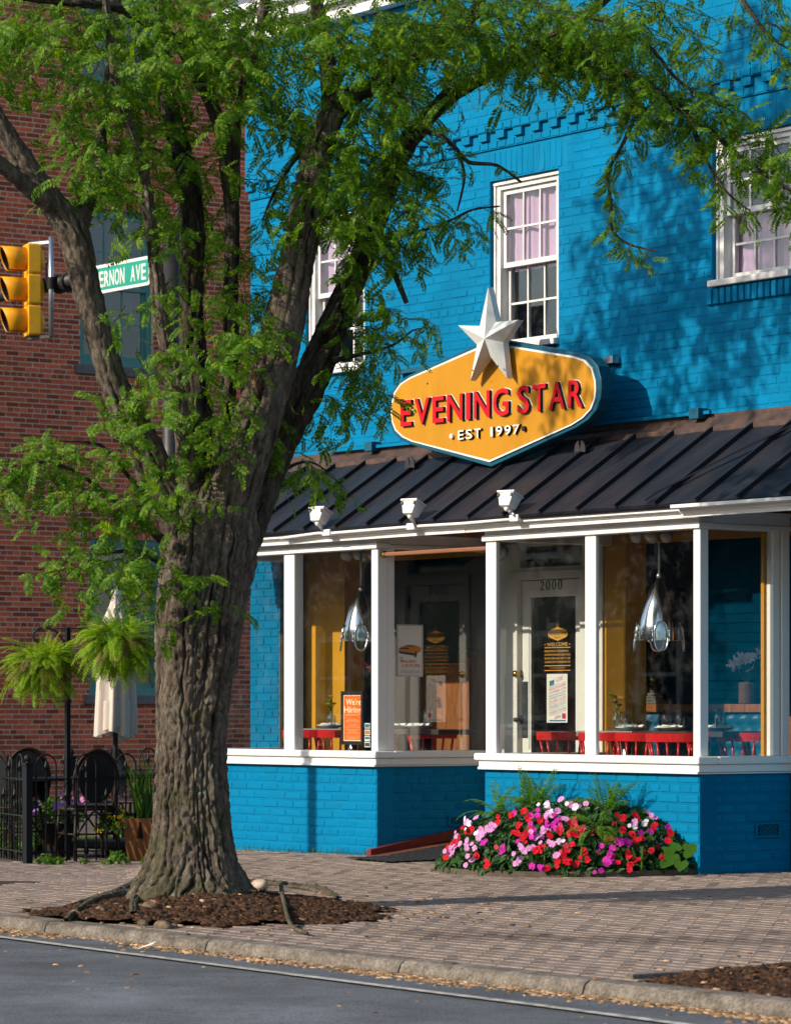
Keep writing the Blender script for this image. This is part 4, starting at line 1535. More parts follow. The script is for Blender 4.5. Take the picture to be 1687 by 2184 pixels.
part('lintel_block', MB().box(XB_ - .02, XB_ + .02, (RW[0][0] + RW[0][1]) / 2 - .06, (RW[0][0] + RW[0][1]) / 2 + .06, RW[0][3] + .002, RW[0][3] + .25), SILLSTONE, rbld)

# side-street ground seen through the fence
mb = MB()
mb.box(-14.7, -13.8, -6, 24, -.5, -.235)
solo('far_kerb', mb, CONCRETE, kind='structure', bevel=.02)
lawn = MB()
r = random.Random(5)
for _ in range(9000):
    x, y = r.uniform(-13.7, -12.2), r.uniform(-2, 14)
    z = gz(x, y)
    h, a = r.uniform(.05, .13), r.uniform(0, 2 * pi)
    b, c = r.uniform(-.05, .05), r.uniform(-.05, .05)
    lawn.add([(x - .006 * math.cos(a), y - .006 * math.sin(a), z - .01), (x + .006 * math.cos(a), y + .006 * math.sin(a), z - .01), (x + b, y + c, z + h)], [(0, 1, 2)])
solo('grass', lawn, GRASS, kind='stuff')

# ------------------------------------------------------------------ traffic signal, its mast and the street name sign
SD = 40.0
ms = at_d(366, 600, SD)
mp = empty('signal_mast', (ms.x, ms.y, -.2), 'brown steel traffic signal mast with long arm across the brick wall', 'signal mast')
part('pole', MB().tube([(ms.x, ms.y, -.3), (ms.x, ms.y, at_d(366, 482, SD).z)], [.12, .095], 16).lathe([(.10, 0), (.10, .03), (.03, .06)], (ms.x, ms.y, at_d(366, 482, SD).z), 16), DARKSTEEL, mp, smooth=True)
za = at_d(366, 575, SD).z
aL = at_d(-260, 640, SD + 4.5)
ya = ms.y
arm_l = Vector((on_y(-300, 640, ya).x, ya, 0))
def arm_pt(fx):
    p = on_y(fx, 600, ya)
    return p.x
ax0, ax1 = arm_pt(-420), ms.x
azl = on_y(10, 625, ya).z
azr = on_y(150, 606, ya).z
az = (azl + azr) / 2
part('arm', MB().tube([(ax1, ya, az + .03), (ax0, ya, az - .02)], [.095, .07], 14), DARKSTEEL, mp, smooth=True)
for fx in (128, 147):
    p = on_y(fx, 610, ya)
    part('clamp', MB().tube([(p.x - .035, ya, az), (p.x + .035, ya, az)], .115, 14), BLACK, mp)
sp = on_y(112, 600, ya - .16)
sg = empty('traffic_signal', (on_y(55, 620, ya - .2).x, ya - .2, on_y(55, 716, ya).z), 'yellow three section traffic signal hanging at the left edge', 'traffic signal')
# faces the side street: lenses look to the left front
face = Vector((-.80, -.60, 0)).normalized()
face = Vector((CA * -1 - SA * -.34, SA * -1 + CA * -.34, 0)).normalized()
side = Vector((-face.y, face.x, 0))
ctr = on_y(64, 620, ya - .25)
s_ = FOC / shot(ctr)[2]
hh = 66 / s_ / 2
zt = [on_y(64, y, ya - .25).z for y in (554, 619, 685)]
up_ = Vector((0, 0, 1))
def FM(o):
    return Matrix(((side.x, up_.x, face.x, o.x), (side.y, up_.y, face.y, o.y), (side.z, up_.z, face.z, o.z), (0, 0, 0, 1)))
def rrect(w_, h_, r_, n=5):
    P = []
    for sx, sy, a0 in ((1, 1, 0), (-1, 1, pi / 2), (-1, -1, pi), (1, -1, 3 * pi / 2)):
        for k in range(n + 1):
            g = a0 + pi / 2 * k / n
            P.append((sx * (w_ - r_) + r_ * math.cos(g), sy * (h_ - r_) + r_ * math.sin(g)))
    return P
for i, z in enumerate(zt):
    o = Vector((ctr.x, ctr.y, z))
    M = FM(o)
    body = MB().prism(rrect(.172, hh - .003, .03), M, -.10, .05)
    body.lathe([(.16, -.10), (.145, -.14), (.10, -.165), (.02, -.17)], n=20, M=M)
    sec = part('signal_section', body, YELLOW, sg, bevel=.006)
    # open tunnel visor
    n = 28
    vs, fs = [], []
    for d, rr in ((.05, .150), (.36, .152)):
        for k in range(n + 1):
            g = -pi * .5 + 2 * pi * .08 + (2 * pi * .84) * k / n
            cut = .36 - (.10 * (1 - math.sin(g)) * .5 if d > .3 else 0)
            dd = d if d < .3 else cut
            vs.append(M @ Vector((rr * math.cos(g + pi * .0), rr * math.sin(g + 0), dd)))
    for k in range(n): fs.append((k, k + 1, n + 2 + k, n + 1 + k))
    vis = part('visor', MB().add(vs, fs), YELLOW_D, sec, smooth=True)
    so = vis.modifiers.new('thick', 'SOLIDIFY')
    so.thickness = .006
    inner = [tuple(Vector(v)) for v in vs]
    ivs = []
    for d, rr in ((.055, .1435), (.352, .1455)):
        for k in range(n + 1):
            g = -pi * .5 + 2 * pi * .08 + (2 * pi * .84) * k / n
            dd = d if d < .3 else .352 - .10 * (1 - math.sin(g)) * .5
            ivs.append(M @ Vector((rr * math.cos(g), rr * math.sin(g), dd)))
    part('visor_lining', MB().add(ivs, [tuple(reversed(f)) for f in fs]), BLACK, sec, smooth=True)
    part('lens', MB().lathe([(.145, .055), (.12, .075), (.06, .09), (.005, .095)], n=20, M=M), mat('dark_lens', ((.12, .01, .008), (.12, .06, .005), (.006, .07, .05))[i], .2), sec, smooth=True)
    part('latch', MB().obox(M @ Matrix.Translation((-.178, .0, .02)), .008, .03, .018), YELLOW, sec)
pz0, pz1 = on_y(112, 722, ya).z, on_y(112, 512, ya).z
back = ctr - face * .30
pp = on_y(110, 600, ya - .14)
part('hanger_pipe', MB().tube([(pp.x, ya - .14, pz0), (pp.x, ya - .14, pz1)], .032, 12), GALV, sg, smooth=True)
for z in (zt[0] + hh + .0, zt[2] - hh - .02):
    part('bracket', MB().bar((pp.x, ya - .14, z), (ctr.x, ctr.y, z), .05, .035), GALV if z > ctr.z else DARKSTEEL, sg)
part('clamp', MB().tube([(pp.x, ya - .14, az - .07), (pp.x, ya - .14, az + .07)], .05, 12).bar((pp.x, ya - .14, az), (pp.x, ya, az), .08, .1), BLACK, sg)
cab = [(pp.x - .03, ya - .12, az - .12), (pp.x - .12, ya - .14, az + .05), (pp.x - .10, ya - .15, az + .24), (pp.x - .02, ya - .14, az + .3)]
part('cable', MB().tube(cab, .012, 6), BLACK, sg, smooth=True)
# street name sign hung from the arm
ys = ya - .12
n0, n1 = on_y(163, 636, ys), on_y(323, 607, ys)
zb, zt_ = (n0.z + n1.z) / 2 - .0, on_y(322, 545, ys).z
ss = empty('street_sign', ((n0.x + n1.x) / 2, ys, zb), 'green street name sign with white border on the mast arm', 'street sign')
part('sign_border', MB().prism([(n0.x + (n1.x - n0.x) * .5 + a_, zb + (zt_ - zb) / 2 + b_) for a_, b_ in rrect((n1.x - n0.x) / 2, (zt_ - zb) / 2, .05)], MY, -ys - .012, -ys + .012), SIGNWHITE, ss)
part('sign_panel', MB().prism([(n0.x + (n1.x - n0.x) * .5 + a_, zb + (zt_ - zb) / 2 + b_) for a_, b_ in rrect((n1.x - n0.x) / 2 - .035, (zt_ - zb) / 2 - .035, .035)], MY, -ys + .012, -ys + .016), GREENSIGN, ss)
LW = on_y(204, 600, ys).x
for i, ch in enumerate('VERNON AVE'):
    if ch == ' ': continue
    xa = LW + (n1.x - .07 - LW) * i / 10
    xb = LW + (n1.x - .07 - LW) * (i + .84) / 10
    flat_text(ch, xa, xb, zb + (zt_ - zb) * .22, (zt_ - zb) * .57, ys - .0165, SIGNWHITE, ss, 'letter', bold=.012)
for x in (n0.x + .3, n1.x - .3):
    part('hanger', MB().bar((x, ys, zt_ - .02), (x, ya, az), .03, .03), GALV, ss)

# ------------------------------------------------------------------ the patio at the corner
FD = 31.2
fp = at_d(60, 1848, FD)
GP = -.275
fdir = Vector((0, 1, 0))
ldir = Vector((-.956, .286, 0)).normalized()
fn = empty('iron_fence', (fp.x, fp.y, GP), 'low black iron fence with hoop tops and spear finials before the patio', 'fence')
def finial(mbx, x, y, z):
    P = [(.006, -.075), (.013, -.07), (.011, -.055), (.016, -.05), (.011, -.042), (.009, -.01), (.018, -.003), (.010, .004), (.012, .02), (.017, .03), (.008, .07), (.001, .085)]
    mbx.lathe(P, (x, y, z), 8)
    for s in (-1, 1):
        for dd in (fdir,):
            pts = [Vector((x, y, z + .002)) + dd * s * a_ + Vector((0, 0, b_)) for a_, b_ in ((.008, 0), (.024, .016), (.036, .010), (.038, -.006), (.030, -.012))]
            mbx.tube(pts, [.006, .006, .006, .005, .004], 5)
def fence_run(org, d, n, parent, sp_, ph=0, zfun=lambda p: GP):
    for i in range(n):
        p = org + d * (.085 + sp_ * i)
        z = zfun(p)
        k = (i + ph) % 4
        if k == 0:
            q = org + d * (.085 + sp_ * (i + 2))
            c = (p + q) / 2
            ar = [Vector((p.x, p.y, z)), Vector((p.x, p.y, z + .86))]
            for g in np.linspace(pi, 0, 11)[1:-1]:
                ar.append(Vector((c.x, c.y, z + .86)) + d * sp_ * math.cos(g) + Vector((0, 0, sp_ * 1.02 * math.sin(g))))
            ar += [Vector((q.x, q.y, z + .86)), Vector((q.x, q.y, z))]
            part('hoop', MB().tube(ar, .0085, 7), BLACKMETAL, parent, smooth=True)
        elif k in (1, 3):
            h = .83 if k == 1 else .57
            mbx = MB().tube([(p.x, p.y, z), (p.x, p.y, z + h)], .0085, 7)
            pk = part('picket', mbx, BLACKMETAL, parent)
            f_ = MB()
            finial(f_, p.x, p.y, z + h)
            part('finial', f_, BLACKMETAL, pk)
    ln = .085 + sp_ * n
    for h in (.09, .415, .745):
        a_, b_ = org + d * .03, org + d * ln
        part('rail', MB().bar((a_.x, a_.y, GP + h), (b_.x, b_.y, GP + h), .022, .012), BLACKMETAL, parent)
def post(p, h, parent, nm='post'):
    mbx = MB().box(p.x - .034, p.x + .034, p.y - .034, p.y + .034, GP - .05, GP + h)
    mbx.box(p.x - .042, p.x + .042, p.y - .042, p.y + .042, GP + h, GP + h + .025)
    o = part(nm, mbx, BLACKMETAL, parent, bevel=.004)
    part('ball', MB().sphere((p.x, p.y, GP + h + .065), .034, 14, 10).tube([(p.x, p.y, GP + h + .02), (p.x, p.y, GP + h + .04)], .018, 10), BLACKMETAL, o, smooth=True)
post(fp, .87, fn)
fence_run(fp, fdir, 33, fn, .105, 0)
fence_run(fp, ldir, 16, fn, .105, 3)
# rear fence
bp = at_d(153, 1811, 35.6)
bp.z = GP
rf2 = empty('iron_fence', (bp.x, bp.y, GP), 'black iron fence with ball topped post behind the patio chairs', 'fence')
post(bp, .87, rf2)
fence_run(bp, Vector((0, 1, 0)), 24, rf2, .105, 1)
fence_run(bp, Vector((0, -1, 0)), 9, rf2, .105, 1)

# rattan bistro chair: back to the camera
RATTAN = mat('dark_rattan', (.035, .018, .012), .45, var=.4, vscale=60, bump=.5, bscale=160, stretch=(1, 1, .3))
WEAVE = mat('black_woven_seat', (.016, .017, .019), .55, var=.5, vscale=120, bump=.8, bscale=140)
def rattan_chair(loc, rz, label):
    t = empty('rattan_chair', (0, 0, 0), label, 'chair', 'black rattan chairs on the patio')
    sx, sy, sh = .21, .21, .45
    seat = MB().prism([(a_, b_) for a_, b_ in rrect(.215, .21, .07)], Matrix.Translation((0, 0, 0)), sh - .02, sh + .012)
    part('seat', seat, WEAVE, t, local=True)
    fr = MB().tube([(a_ * 1.04, b_ * 1.04, sh - .02) for a_, b_ in rrect(.215, .21, .07)] + [(.2236, .1508, sh - .02)], .014, 7)
    part('seat_frame', fr, RATTAN, t, smooth=True, local=True)
    # back: tall arch, leaning
    ar = []
    for g in np.linspace(-.12 * pi, 1.12 * pi, 23):
        x, z = .215 * math.cos(g), .66 + .27 * max(-1, math.sin(g))
        ar.append((x, .20 + (z - .45) * .16, z))
    ar = [(.175, .20, .30)] + ar + [(-.175, .20, .30)]
    for k in (0, 1):
        part('back_frame', MB().tube([(x * (1 - .07 * k), y - .002 - .012 * k, z - (.018 * k if z > .5 else 0)) for x, y, z in ar], .0135, 8), RATTAN, t, smooth=True, local=True)
    pn = []
    for g in np.linspace(0, 2 * pi, 25)[:-1]:
        x, z = .172 * math.cos(g), .695 + .212 * math.sin(g)
        pn.append((x, z))
    M = Matrix.Translation((0, .205, .45)) @ Matrix.Rotation(-.16, 4, 'X') @ Matrix.Translation((0, 0, -.45)) @ MY
    part('back_panel', MB().prism(pn, M, -.012, .0), WEAVE, t, local=True)
    for x, y, ox, oy in ((-sx, -sy, -.02, -.03), (sx, -sy, .02, -.03), (-sx + .02, sy, -.03, .07), (sx - .02, sy, .03, .07)):
        part('leg', MB().tube([(x * .95, y * .95, sh - .01), (x + ox * .5, y + oy * .5, .22), (x + ox, y + oy, 0)], .0145, 8), RATTAN, t, smooth=True, local=True)
    for y0 in (-sy, sy):
        part('brace', MB().tube([(-sx - .01, y0, .16), (-.11, y0, .30), (-.03, y0, .40), (0, y0, .41), (.03, y0, .40), (.11, y0, .30), (sx + .01, y0, .16)], .010, 7), RATTAN, t, smooth=True, local=True)
    part('stretcher', MB().tube([(-sx - .01, sy + .02, .22), (sx + .01, sy + .02, .22)], .009, 7).tube([(-sx, -sy, .22), (-sx - .01, sy + .02, .22)], .009, 7).tube([(sx, -sy, .22), (sx + .01, sy + .02, .22)], .009, 7), RATTAN, t, smooth=True, local=True)
    t.location = loc
    t.rotation_euler = (0, 0, rz)
    return t
def patio_at(fx, D):
    p = at_d(fx, 1700, D)
    p.z = GP
    return p
yaw = math.atan2(SA, CA)
ch1 = rattan_chair(patio_at(188, 31.9), yaw + pi + .42, 'black rattan chair with rounded back just behind the iron fence')
ch1.scale = (1.0, 1.0, 1.08)
dup(ch1, patio_at(22, 32.4), yaw + pi - .5, 'rattan chair at the left edge, behind the fence corner')
dup(ch1, patio_at(55, 33.4), yaw + pi + .2, 'rattan chair half hidden by the fence post ball')
dup(ch1, patio_at(300, 34.4), yaw + 1.2, 'folded dark chair beside the spiky planter, turned sideways')
def patio_table(p, label, r_=.38):
    t = empty('patio_table', p, label, 'table', 'dark patio tables')
    part('table_top', MB().lathe([(r_ - .01, .70), (r_, .705), (r_, .725), (r_ - .008, .73)], p, 32), BLACKMETAL, t)
    part('pedestal', MB().lathe([(.05, 0), (.045, .35), (.06, .70)], p, 16), BLACKMETAL, t, smooth=True)
    part('foot', MB().box(p.x - .26, p.x + .26, p.y - .03, p.y + .03, p.z, p.z + .035).box(p.x - .03, p.x + .03, p.y - .26, p.y + .26, p.z + .001, p.z + .034), BLACKMETAL, t)
    return t
patio_table(patio_at(90, 33.0), 'round black patio table between the rattan chairs', .42)
patio_table(patio_at(305, 35.0), 'black patio table behind the wooden planter', .42)

# closed umbrella with base
up0 = patio_at(247, 33.0)
um = empty('patio_umbrella', up0, 'closed cream canvas patio umbrella on dark pole', 'umbrella')
sU = FOC / 33.0
part('pole', MB().tube([(up0.x, up0.y, GP), (up0.x, up0.y, 2.1)], .026, 12), DARKSTEEL, um, smooth=True)
zb_, zt2 = 1.11 - (1566 - HOR) / sU, 1.11 + (HOR - 1268) / sU
V, Fq = [], []
n, m = 72, 26
for j in range(m + 1):
    t = j / m
    z = zt2 + (zb_ - zt2) * t
    base = .035 + .115 * sstep(t * 3.2) * (1 - .30 * sstep((t - .12) / .25) * (1 - t)) + .025 * t
    for k in range(n):
        g = 2 * pi * k / n
        fold = .20 * math.sin(8 * g + 1.1 * t) + .08 * math.sin(13 * g + 2 + t * 2)
        r_ = base * (1 + fold * min(1, t * 4))
        dz = -.03 * math.sin(3 * g + 1) * t ** 6 - .05 * max(0, math.cos(g - 2.2)) * t ** 8
        V.append((up0.x + r_ * math.cos(g), up0.y + r_ * math.sin(g), z + dz))
for j in range(m):
    for k in range(n): Fq.append((j * n + k, (j + 1) * n + k, (j + 1) * n + (k + 1) % n, j * n + (k + 1) % n))
part('canopy', MB().add(V, Fq), CREAMCLOTH, um, smooth=True)
V2, F2 = [], []
for j in range(5):
    for k in range(n + 1):
        g = -2.6 + 3.4 * k / n
        r_ = (.155 + .006 * math.sin(9 * g)) * (1 + .06 * j / 4)
        z = zb_ + .32 - .27 * j / 4 + .14 * (k / n - .5) * (1 if j else .2)
        V2.append((up0.x + r_ * math.cos(g), up0.y + r_ * math.sin(g), z))
for j in range(4):
    for k in range(n): F2.append((j * (n + 1) + k, (j + 1) * (n + 1) + k, (j + 1) * (n + 1) + k + 1, j * (n + 1) + k + 1))
o = part('canopy_wrap', MB().add(V2, F2), CREAMCLOTH, um, smooth=True)
part('ring', MB().lathe([(.05, zt2 - .0), (.045, zt2 + .03), (.012, zt2 + .06)], (up0.x, up0.y, 0), 14), SIGNWHITE, um)
bs = MB().prism([(up0.x + a_, up0.y + b_) for a_, b_ in rrect(.32, .32, .12)], Matrix.Identity(4), GP + .06, GP + .14)
part('weight_base', bs, mat('grey_base_plastic', (.035, .038, .042), .55, var=.3), um, bevel=.02)
for sx in (-.2, .2):
    for sy in (-.2, .2):
        part('caster', MB().lathe([(.03, -.012), (.03, .012)], n=12, M=Matrix.Translation((up0.x + sx, up0.y + sy, GP + .03)) @ Matrix.Rotation(pi / 2, 4, 'X')), BLACK, um)

# ---- fern fronds
def frond_mesh(L, a0, bend, seed, mt, wid=.15, n=20, name='frond'):
    r = random.Random(seed)
    pts, tg = [], []
    x = z = 0
    a = a0
    tw = r.uniform(-.4, .4)
    for i in range(n + 1):
        pts.append(Vector((x, tw * .10 * L * (i / n) ** 2, z)))
        tg.append(a)
        x += L / n * math.cos(a)
        z += L / n * math.sin(a)
        a -= bend / n * (.55 + .9 * i / n)
    mbx = MB()
    mbx.tube(pts, [.0028 * (1 - .7 * i / n) for i in range(n + 1)], 3, cap=False)
    for i in range(2, n + 1):
        t = i / n
        w_ = wid * L * (math.sin(pi * (t * .86 + .10)) ** .7) * r.uniform(.85, 1.1) * (1 if t < .97 else .5)
        d = Vector((math.cos(tg[i]), 0, math.sin(tg[i])))
        nr = Vector((-math.sin(tg[i]), 0, math.cos(tg[i])))
        for s in (-1, 1):
            sd_ = Vector((0, s, 0)) * .95 + d * .38 - nr * r.uniform(.05, .35)
            tip = pts[i] + sd_ * w_
            b = L / n * .42
            mid = pts[i] + sd_ * w_ * .45 + nr * .004
            mbx.add([pts[i] - d * b * .6, mid + d * b - nr * .002, tip, mid - d * b], [(0, 1, 2, 3)] if s > 0 else [(3, 2, 1, 0)])
    return new_mesh(name, mbx.v, mbx.f, mt)
HF = [frond_mesh(L, a0, b, i, FERN) for i, (L, a0, b) in enumerate([(.30, 1.35, .7), (.36, 1.0, 1.2), (.40, .7, 1.4), (.42, .4, 1.4), (.42, .1, 1.3), (.38, -.4, .9), (.42, .85, 2.0), (.44, -.1, 1.3), (.40, -.8, .6), (.36, -1.1, .3)])]
FERN_OLD = leaf_mat('old_fern_frond', (.16, .15, .02), (.13, .09, .03), (.22, .22, .03), .35, 1.3)
HO = [frond_mesh(L, a0, b, 70 + i, FERN_OLD) for i, (L, a0, b) in enumerate([(.44, .2, 1.8), (.46, -.2, 1.4), (.40, -.9, .6)])]
def fern_basket(c, label, sc, n, seed, hook):
    t = empty('hanging_fern', c, label, 'hanging plant', 'hanging fern baskets on the iron pole')
    r = random.Random(seed)
    part('basket', MB().lathe([(.02, -.16), (.09, -.15), (.125, -.06), (.13, 0), (.12, .005), (.11, -.03)], c, 18), mat('coir_basket', (.05, .03, .018), .9, var=.3), t)
    part('hanger', MB().tube([c + Vector((.1, 0, 0)), hook, c + Vector((-.1, .03, 0))], .003, 5).tube([c + Vector((0, .11, 0)), hook], .003, 5), BLACK, t)
    for i in range(n):
        k = r.choice((0, 0, 1, 1, 2, 2, 3, 3, 4, 4, 5, 5, 6, 7, 7, 8, 8, 9))
        g = r.uniform(0, 2 * pi)
        o = link_part('frond', HF[k] if i % 9 else HO[i % 3], t, (.05 * math.cos(g), .05 * math.sin(g), r.uniform(-.04, .03)), (r.uniform(-.35, .35), r.uniform(-.25, .25), g))
        q = sc * r.uniform(.62, 1.18)
        o.scale = (q, q, q)
    return t
pp0 = patio_at(145, 31.75)
ph = empty('hanging_basket_pole', pp0, 'black iron pole with curled arms holding two hanging ferns', 'plant stand')
sP = FOC / 31.75
zt3 = 1.11 + (HOR - 1338) / sP
part('pole', MB().box(pp0.x - .02, pp0.x + .02, pp0.y - .02, pp0.y + .02, GP, zt3), BLACKMETAL, ph)
lat = Vector((CA, SA, 0))
def curl(s, reach, nm='arm'):
    pts = []
    for t in np.linspace(0, 1, 14):
        g = pi * .5 * t
        pts.append(pp0 + lat * s * reach * (1 - math.cos(g * 1.0)) * .62 + Vector((0, 0, zt3 - GP - .30 + .30 * math.sin(g) - .0)))
    e = pts[-1]
    for t in np.linspace(0, 1, 10)[1:]:
        g = pi * 1.15 * t
        pts.append(e + lat * s * (.085 * math.sin(g) + reach * .0) * 1.2 + Vector((0, 0, -.075 + .075 * math.cos(g))))
    part(nm, MB().tube(pts, .011, 6), BLACKMETAL, ph, smooth=True)
    return min(pts, key=lambda p: -(p - pp0).dot(lat) * s)
h1 = curl(-1, .34)
h2 = curl(1, .50)
part('top_bar', MB().bar(pp0 + lat * -.12 + Vector((0, 0, zt3 - GP - .01)), pp0 + lat * .5 + Vector((0, 0, zt3 - GP - .01)), .03, .012), BLACKMETAL, ph)
c1 = at_d(93, 1418, 31.55)
c2 = at_d(258, 1368, 31.3)
fern_basket(c1, 'left hanging fern basket, nearer the left edge', .98, 260, 3, at_d(95, 1372, 31.6))
fern_basket(c2, 'right hanging fern basket, in front of the closed umbrella', 1.03, 270, 8, at_d(250, 1318, 31.4))

# ---- planters behind the fence
def leaf_blob(name, parent, c, rad, n, mt, seed, size=.04, up=.4, shape=(1, 1, 1)):
    r = np.random.default_rng(seed)
    d = r.normal(size=(n, 3))
    d /= np.linalg.norm(d, axis=1)[:, None]
    rr = rad * r.uniform(.35, 1, n) ** .5
    P = d * rr[:, None] * np.array(shape)
    P[:, 2] = np.abs(P[:, 2]) if up > .3 else P[:, 2]
    nrm = d + r.normal(size=(n, 3)) * .6 + np.array([0, 0, up])
    nrm /= np.linalg.norm(nrm, axis=1)[:, None]
    t1 = np.cross(nrm, r.normal(size=(n, 3)))
    t1 /= np.linalg.norm(t1, axis=1)[:, None]
    t2 = np.cross(nrm, t1)
    s = size * r.uniform(.6, 1.3, n)
    prof = [(-1, 0, 0), (-.2, -.36, .08), (.45, -.28, .1), (1, 0, -.12), (.45, .28, .1), (-.2, .36, .08)]
    V = np.zeros((n, 6, 3))
    for q, (a_, b_, c_) in enumerate(prof):
        V[:, q] = P + t1 * (s * a_)[:, None] + t2 * (s * b_)[:, None] + nrm * (s * c_)[:, None]
    base = np.arange(n)[:, None] * 6
    Fq = np.concatenate([base + np.array([0, 1, 4, 5]), base + np.array([1, 2, 3, 4])])
    me = big_mesh(name, V.reshape(-1, 3) + np.array(c - ORG[parent.name]), Fq, mt, True)
    return link_part(name, me, parent, kind='stuff')
def flower_mesh(mt, rad=.02, n=5, seed=0, name='flower', cup=.25, wide=.62):
    r = random.Random(seed)
    mbx = MB()
    for k in range(n):
        g = 2 * pi * k / n + r.uniform(-.12, .12)
        q = rad * r.uniform(.85, 1.12)
        d = Vector((math.cos(g), math.sin(g), 0))
        s = Vector((-math.sin(g), math.cos(g), 0))
        zt_ = cup * q * r.uniform(-.3, 1)
        vs = [Vector((0, 0, 0)), d * q * .45 - s * q * wide * .6 + Vector((0, 0, .1 * q)), d * q * .95 - s * q * wide * .55 + Vector((0, 0, zt_)),
              d * q * .86 + Vector((0, 0, zt_ * .8)), d * q * .95 + s * q * wide * .55 + Vector((0, 0, zt_)), d * q * .45 + s * q * wide * .6 + Vector((0, 0, .1 * q))]
        mbx.add([v + Vector((0, 0, k * .0006)) for v in vs], [(0, 1, 2, 3), (0, 3, 4, 5)])
    return new_mesh(name, mbx.v, mbx.f, mt)
def put_flower(me, parent, p, nrm, r, sc=1):
    o = link_part('flower', me, parent, p - ORG[parent.name])
    q = Vector(nrm).normalized().to_track_quat('Z', 'Y')
    e = (q.to_matrix() @ Matrix.Rotation(r.uniform(0, 6.28), 3, 'Z')).to_euler()
    o.rotation_euler = e
    o.scale = (sc, sc, sc)
    return o
PURPLE = petal('purple_petal', (.42, .16, .62))
cp_ = patio_at(128, 32.7)
pt = empty('petunia_pot', cp_, 'dark pot of purple petunias and pink snapdragons behind the fence', 'potted plant')
part('pot', MB().lathe([(.13, 0), (.17, .28), (.18, .30), (.165, .30)], cp_, 20), BLACK, pt)
leaf_blob('foliage', pt, cp_ + Vector((0, 0, .32)), .24, 500, PLANT, 4, .035, .5)
r = random.Random(2)
fm = flower_mesh(PURPLE, .042, 5, 1, wide=.7)
fpk = flower_mesh(P_PINK, .022, 5, 2)
MINUS = -Vector((-SA, CA, 0))
for k in range(14):
    g = r.uniform(0, 2 * pi)
    d = Vector((math.cos(g), math.sin(g), r.uniform(.1, .9)))
    put_flower(fm, pt, cp_ + Vector((0, 0, .33)) + d.normalized() * .24, d + MINUS * .8, r)
for sx in (-.05, .06, .15):
    b = cp_ + lat * (sx + .08) + Vector((0, 0, .45))
    for k in range(9):
        put_flower(fpk, pt, b + Vector((r.uniform(-.02, .02), r.uniform(-.02, .02), .022 * k)), MINUS + Vector((r.uniform(-.6, .6), r.uniform(-.6, .6), .3)), r, 1.2 - .08 * k)
wp = patio_at(308, 31.9)
pl = empty('wooden_planter', wp, 'brown wooden planter of spiky grass and yellow pansies beside the trunk', 'planter')
for k in range(4):
    g = k * pi / 2 + yaw
    M = Matrix.Translation(wp) @ Matrix.Rotation(g, 4, 'Z')
    vs = [M @ Vector(v) for v in ((-.14, -.14, 0), (.14, -.14, 0), (.19, -.19, .38), (-.19, -.19, .38), (-.12, -.12, 0), (.12, -.12, 0), (.165, -.165, .38), (-.165, -.165, .38))]
    part('plank', MB().add(vs, [(0, 1, 2, 3), (5, 4, 7, 6), (3, 2, 6, 7), (1, 0, 4, 5), (0, 3, 7, 4), (2, 1, 5, 6)]), WOODTRIM, pl)
part('soil', MB().box(wp.x - .14, wp.x + .14, wp.y - .14, wp.y + .14, GP + .2, GP + .35), SOIL, pl)
bl = MB()
for k in range(46):
    g = r.uniform(0, 2 * pi)
    h, out = r.uniform(.42, .80), r.uniform(.05, .42)
    b = wp + Vector((r.uniform(-.08, .08), r.uniform(-.08, .08), .34))
    d = Vector((math.cos(g), math.sin(g), 0))
    s = Vector((-math.sin(g), math.cos(g), 0)) * .011
    P = [b, b + d * out * .35 + Vector((0, 0, h * .55)), b + d * out + Vector((0, 0, h * r.uniform(.7, 1)))]
    bl.add([P[0] - s, P[0] + s, P[1] + s * .8, P[1] - s * .8, P[2]], [(0, 1, 2, 3), (3, 2, 4)])
part('blade', bl, GRASS, pl, kind='stuff')
cl_ = wp + lat * -.24 + Vector((0, 0, .26))
leaf_blob('foliage', pl, cl_, .22, 420, PLANT, 14, .03, .5)
fy_ = flower_mesh(P_YEL, .03, 5, 5, wide=.7)
fp_ = flower_mesh(P_PINK, .03, 5, 6, wide=.7)
for k in range(24):
    d = Vector((r.uniform(-1, 1), r.uniform(-1, 1), r.uniform(-.3, 1))).normalized()
    put_flower(fp_ if k % 5 == 4 else fy_, pl, cl_ + d * .2, d + MINUS, r, r.uniform(.7, 1.1))
sh = patio_at(20, 32.9)
sb = empty('green_shrub', sh, 'small bright green shrub behind the left run of the fence', 'shrub')
part('stem', MB().tube([sh, sh + Vector((0, 0, .3))], .015, 6), WOODTRIM, sb)
leaf_blob('foliage', sb, sh + Vector((0, 0, .26)), .36, 1600, PLANT, 24, .022, .1, (1, 1, .85))
wd = empty('weed_clump', patio_at(115, 31.25), 'low leafy weeds at the foot of the iron fence', 'weeds')
for fx, n_, q in ((98, 60, .09), (125, 30, .07), (250, 60, .12), (320, 50, .1), (180, 16, .05)):
    c = patio_at(fx, 31.0)
    leaf_blob('leaf_tuft', wd, c, q, n_, PLANT, fx, .035, .6)
# manhole lid in the pavement
mp_ = on_g(22, 1886)
mh = MB().lathe([(.36, 0), (.36, .008), (.33, .010), (.33, .006), (.004, .006)], mp_ - Vector((0, 0, .004)), 40)
o = solo('manhole_cover', mh, mat('rusty_cast_iron', (.055, .045, .04), .7, var=.4, vscale=20, bump=.6, bscale=60), 'round cast iron manhole cover in the brick pavement', 'manhole cover')
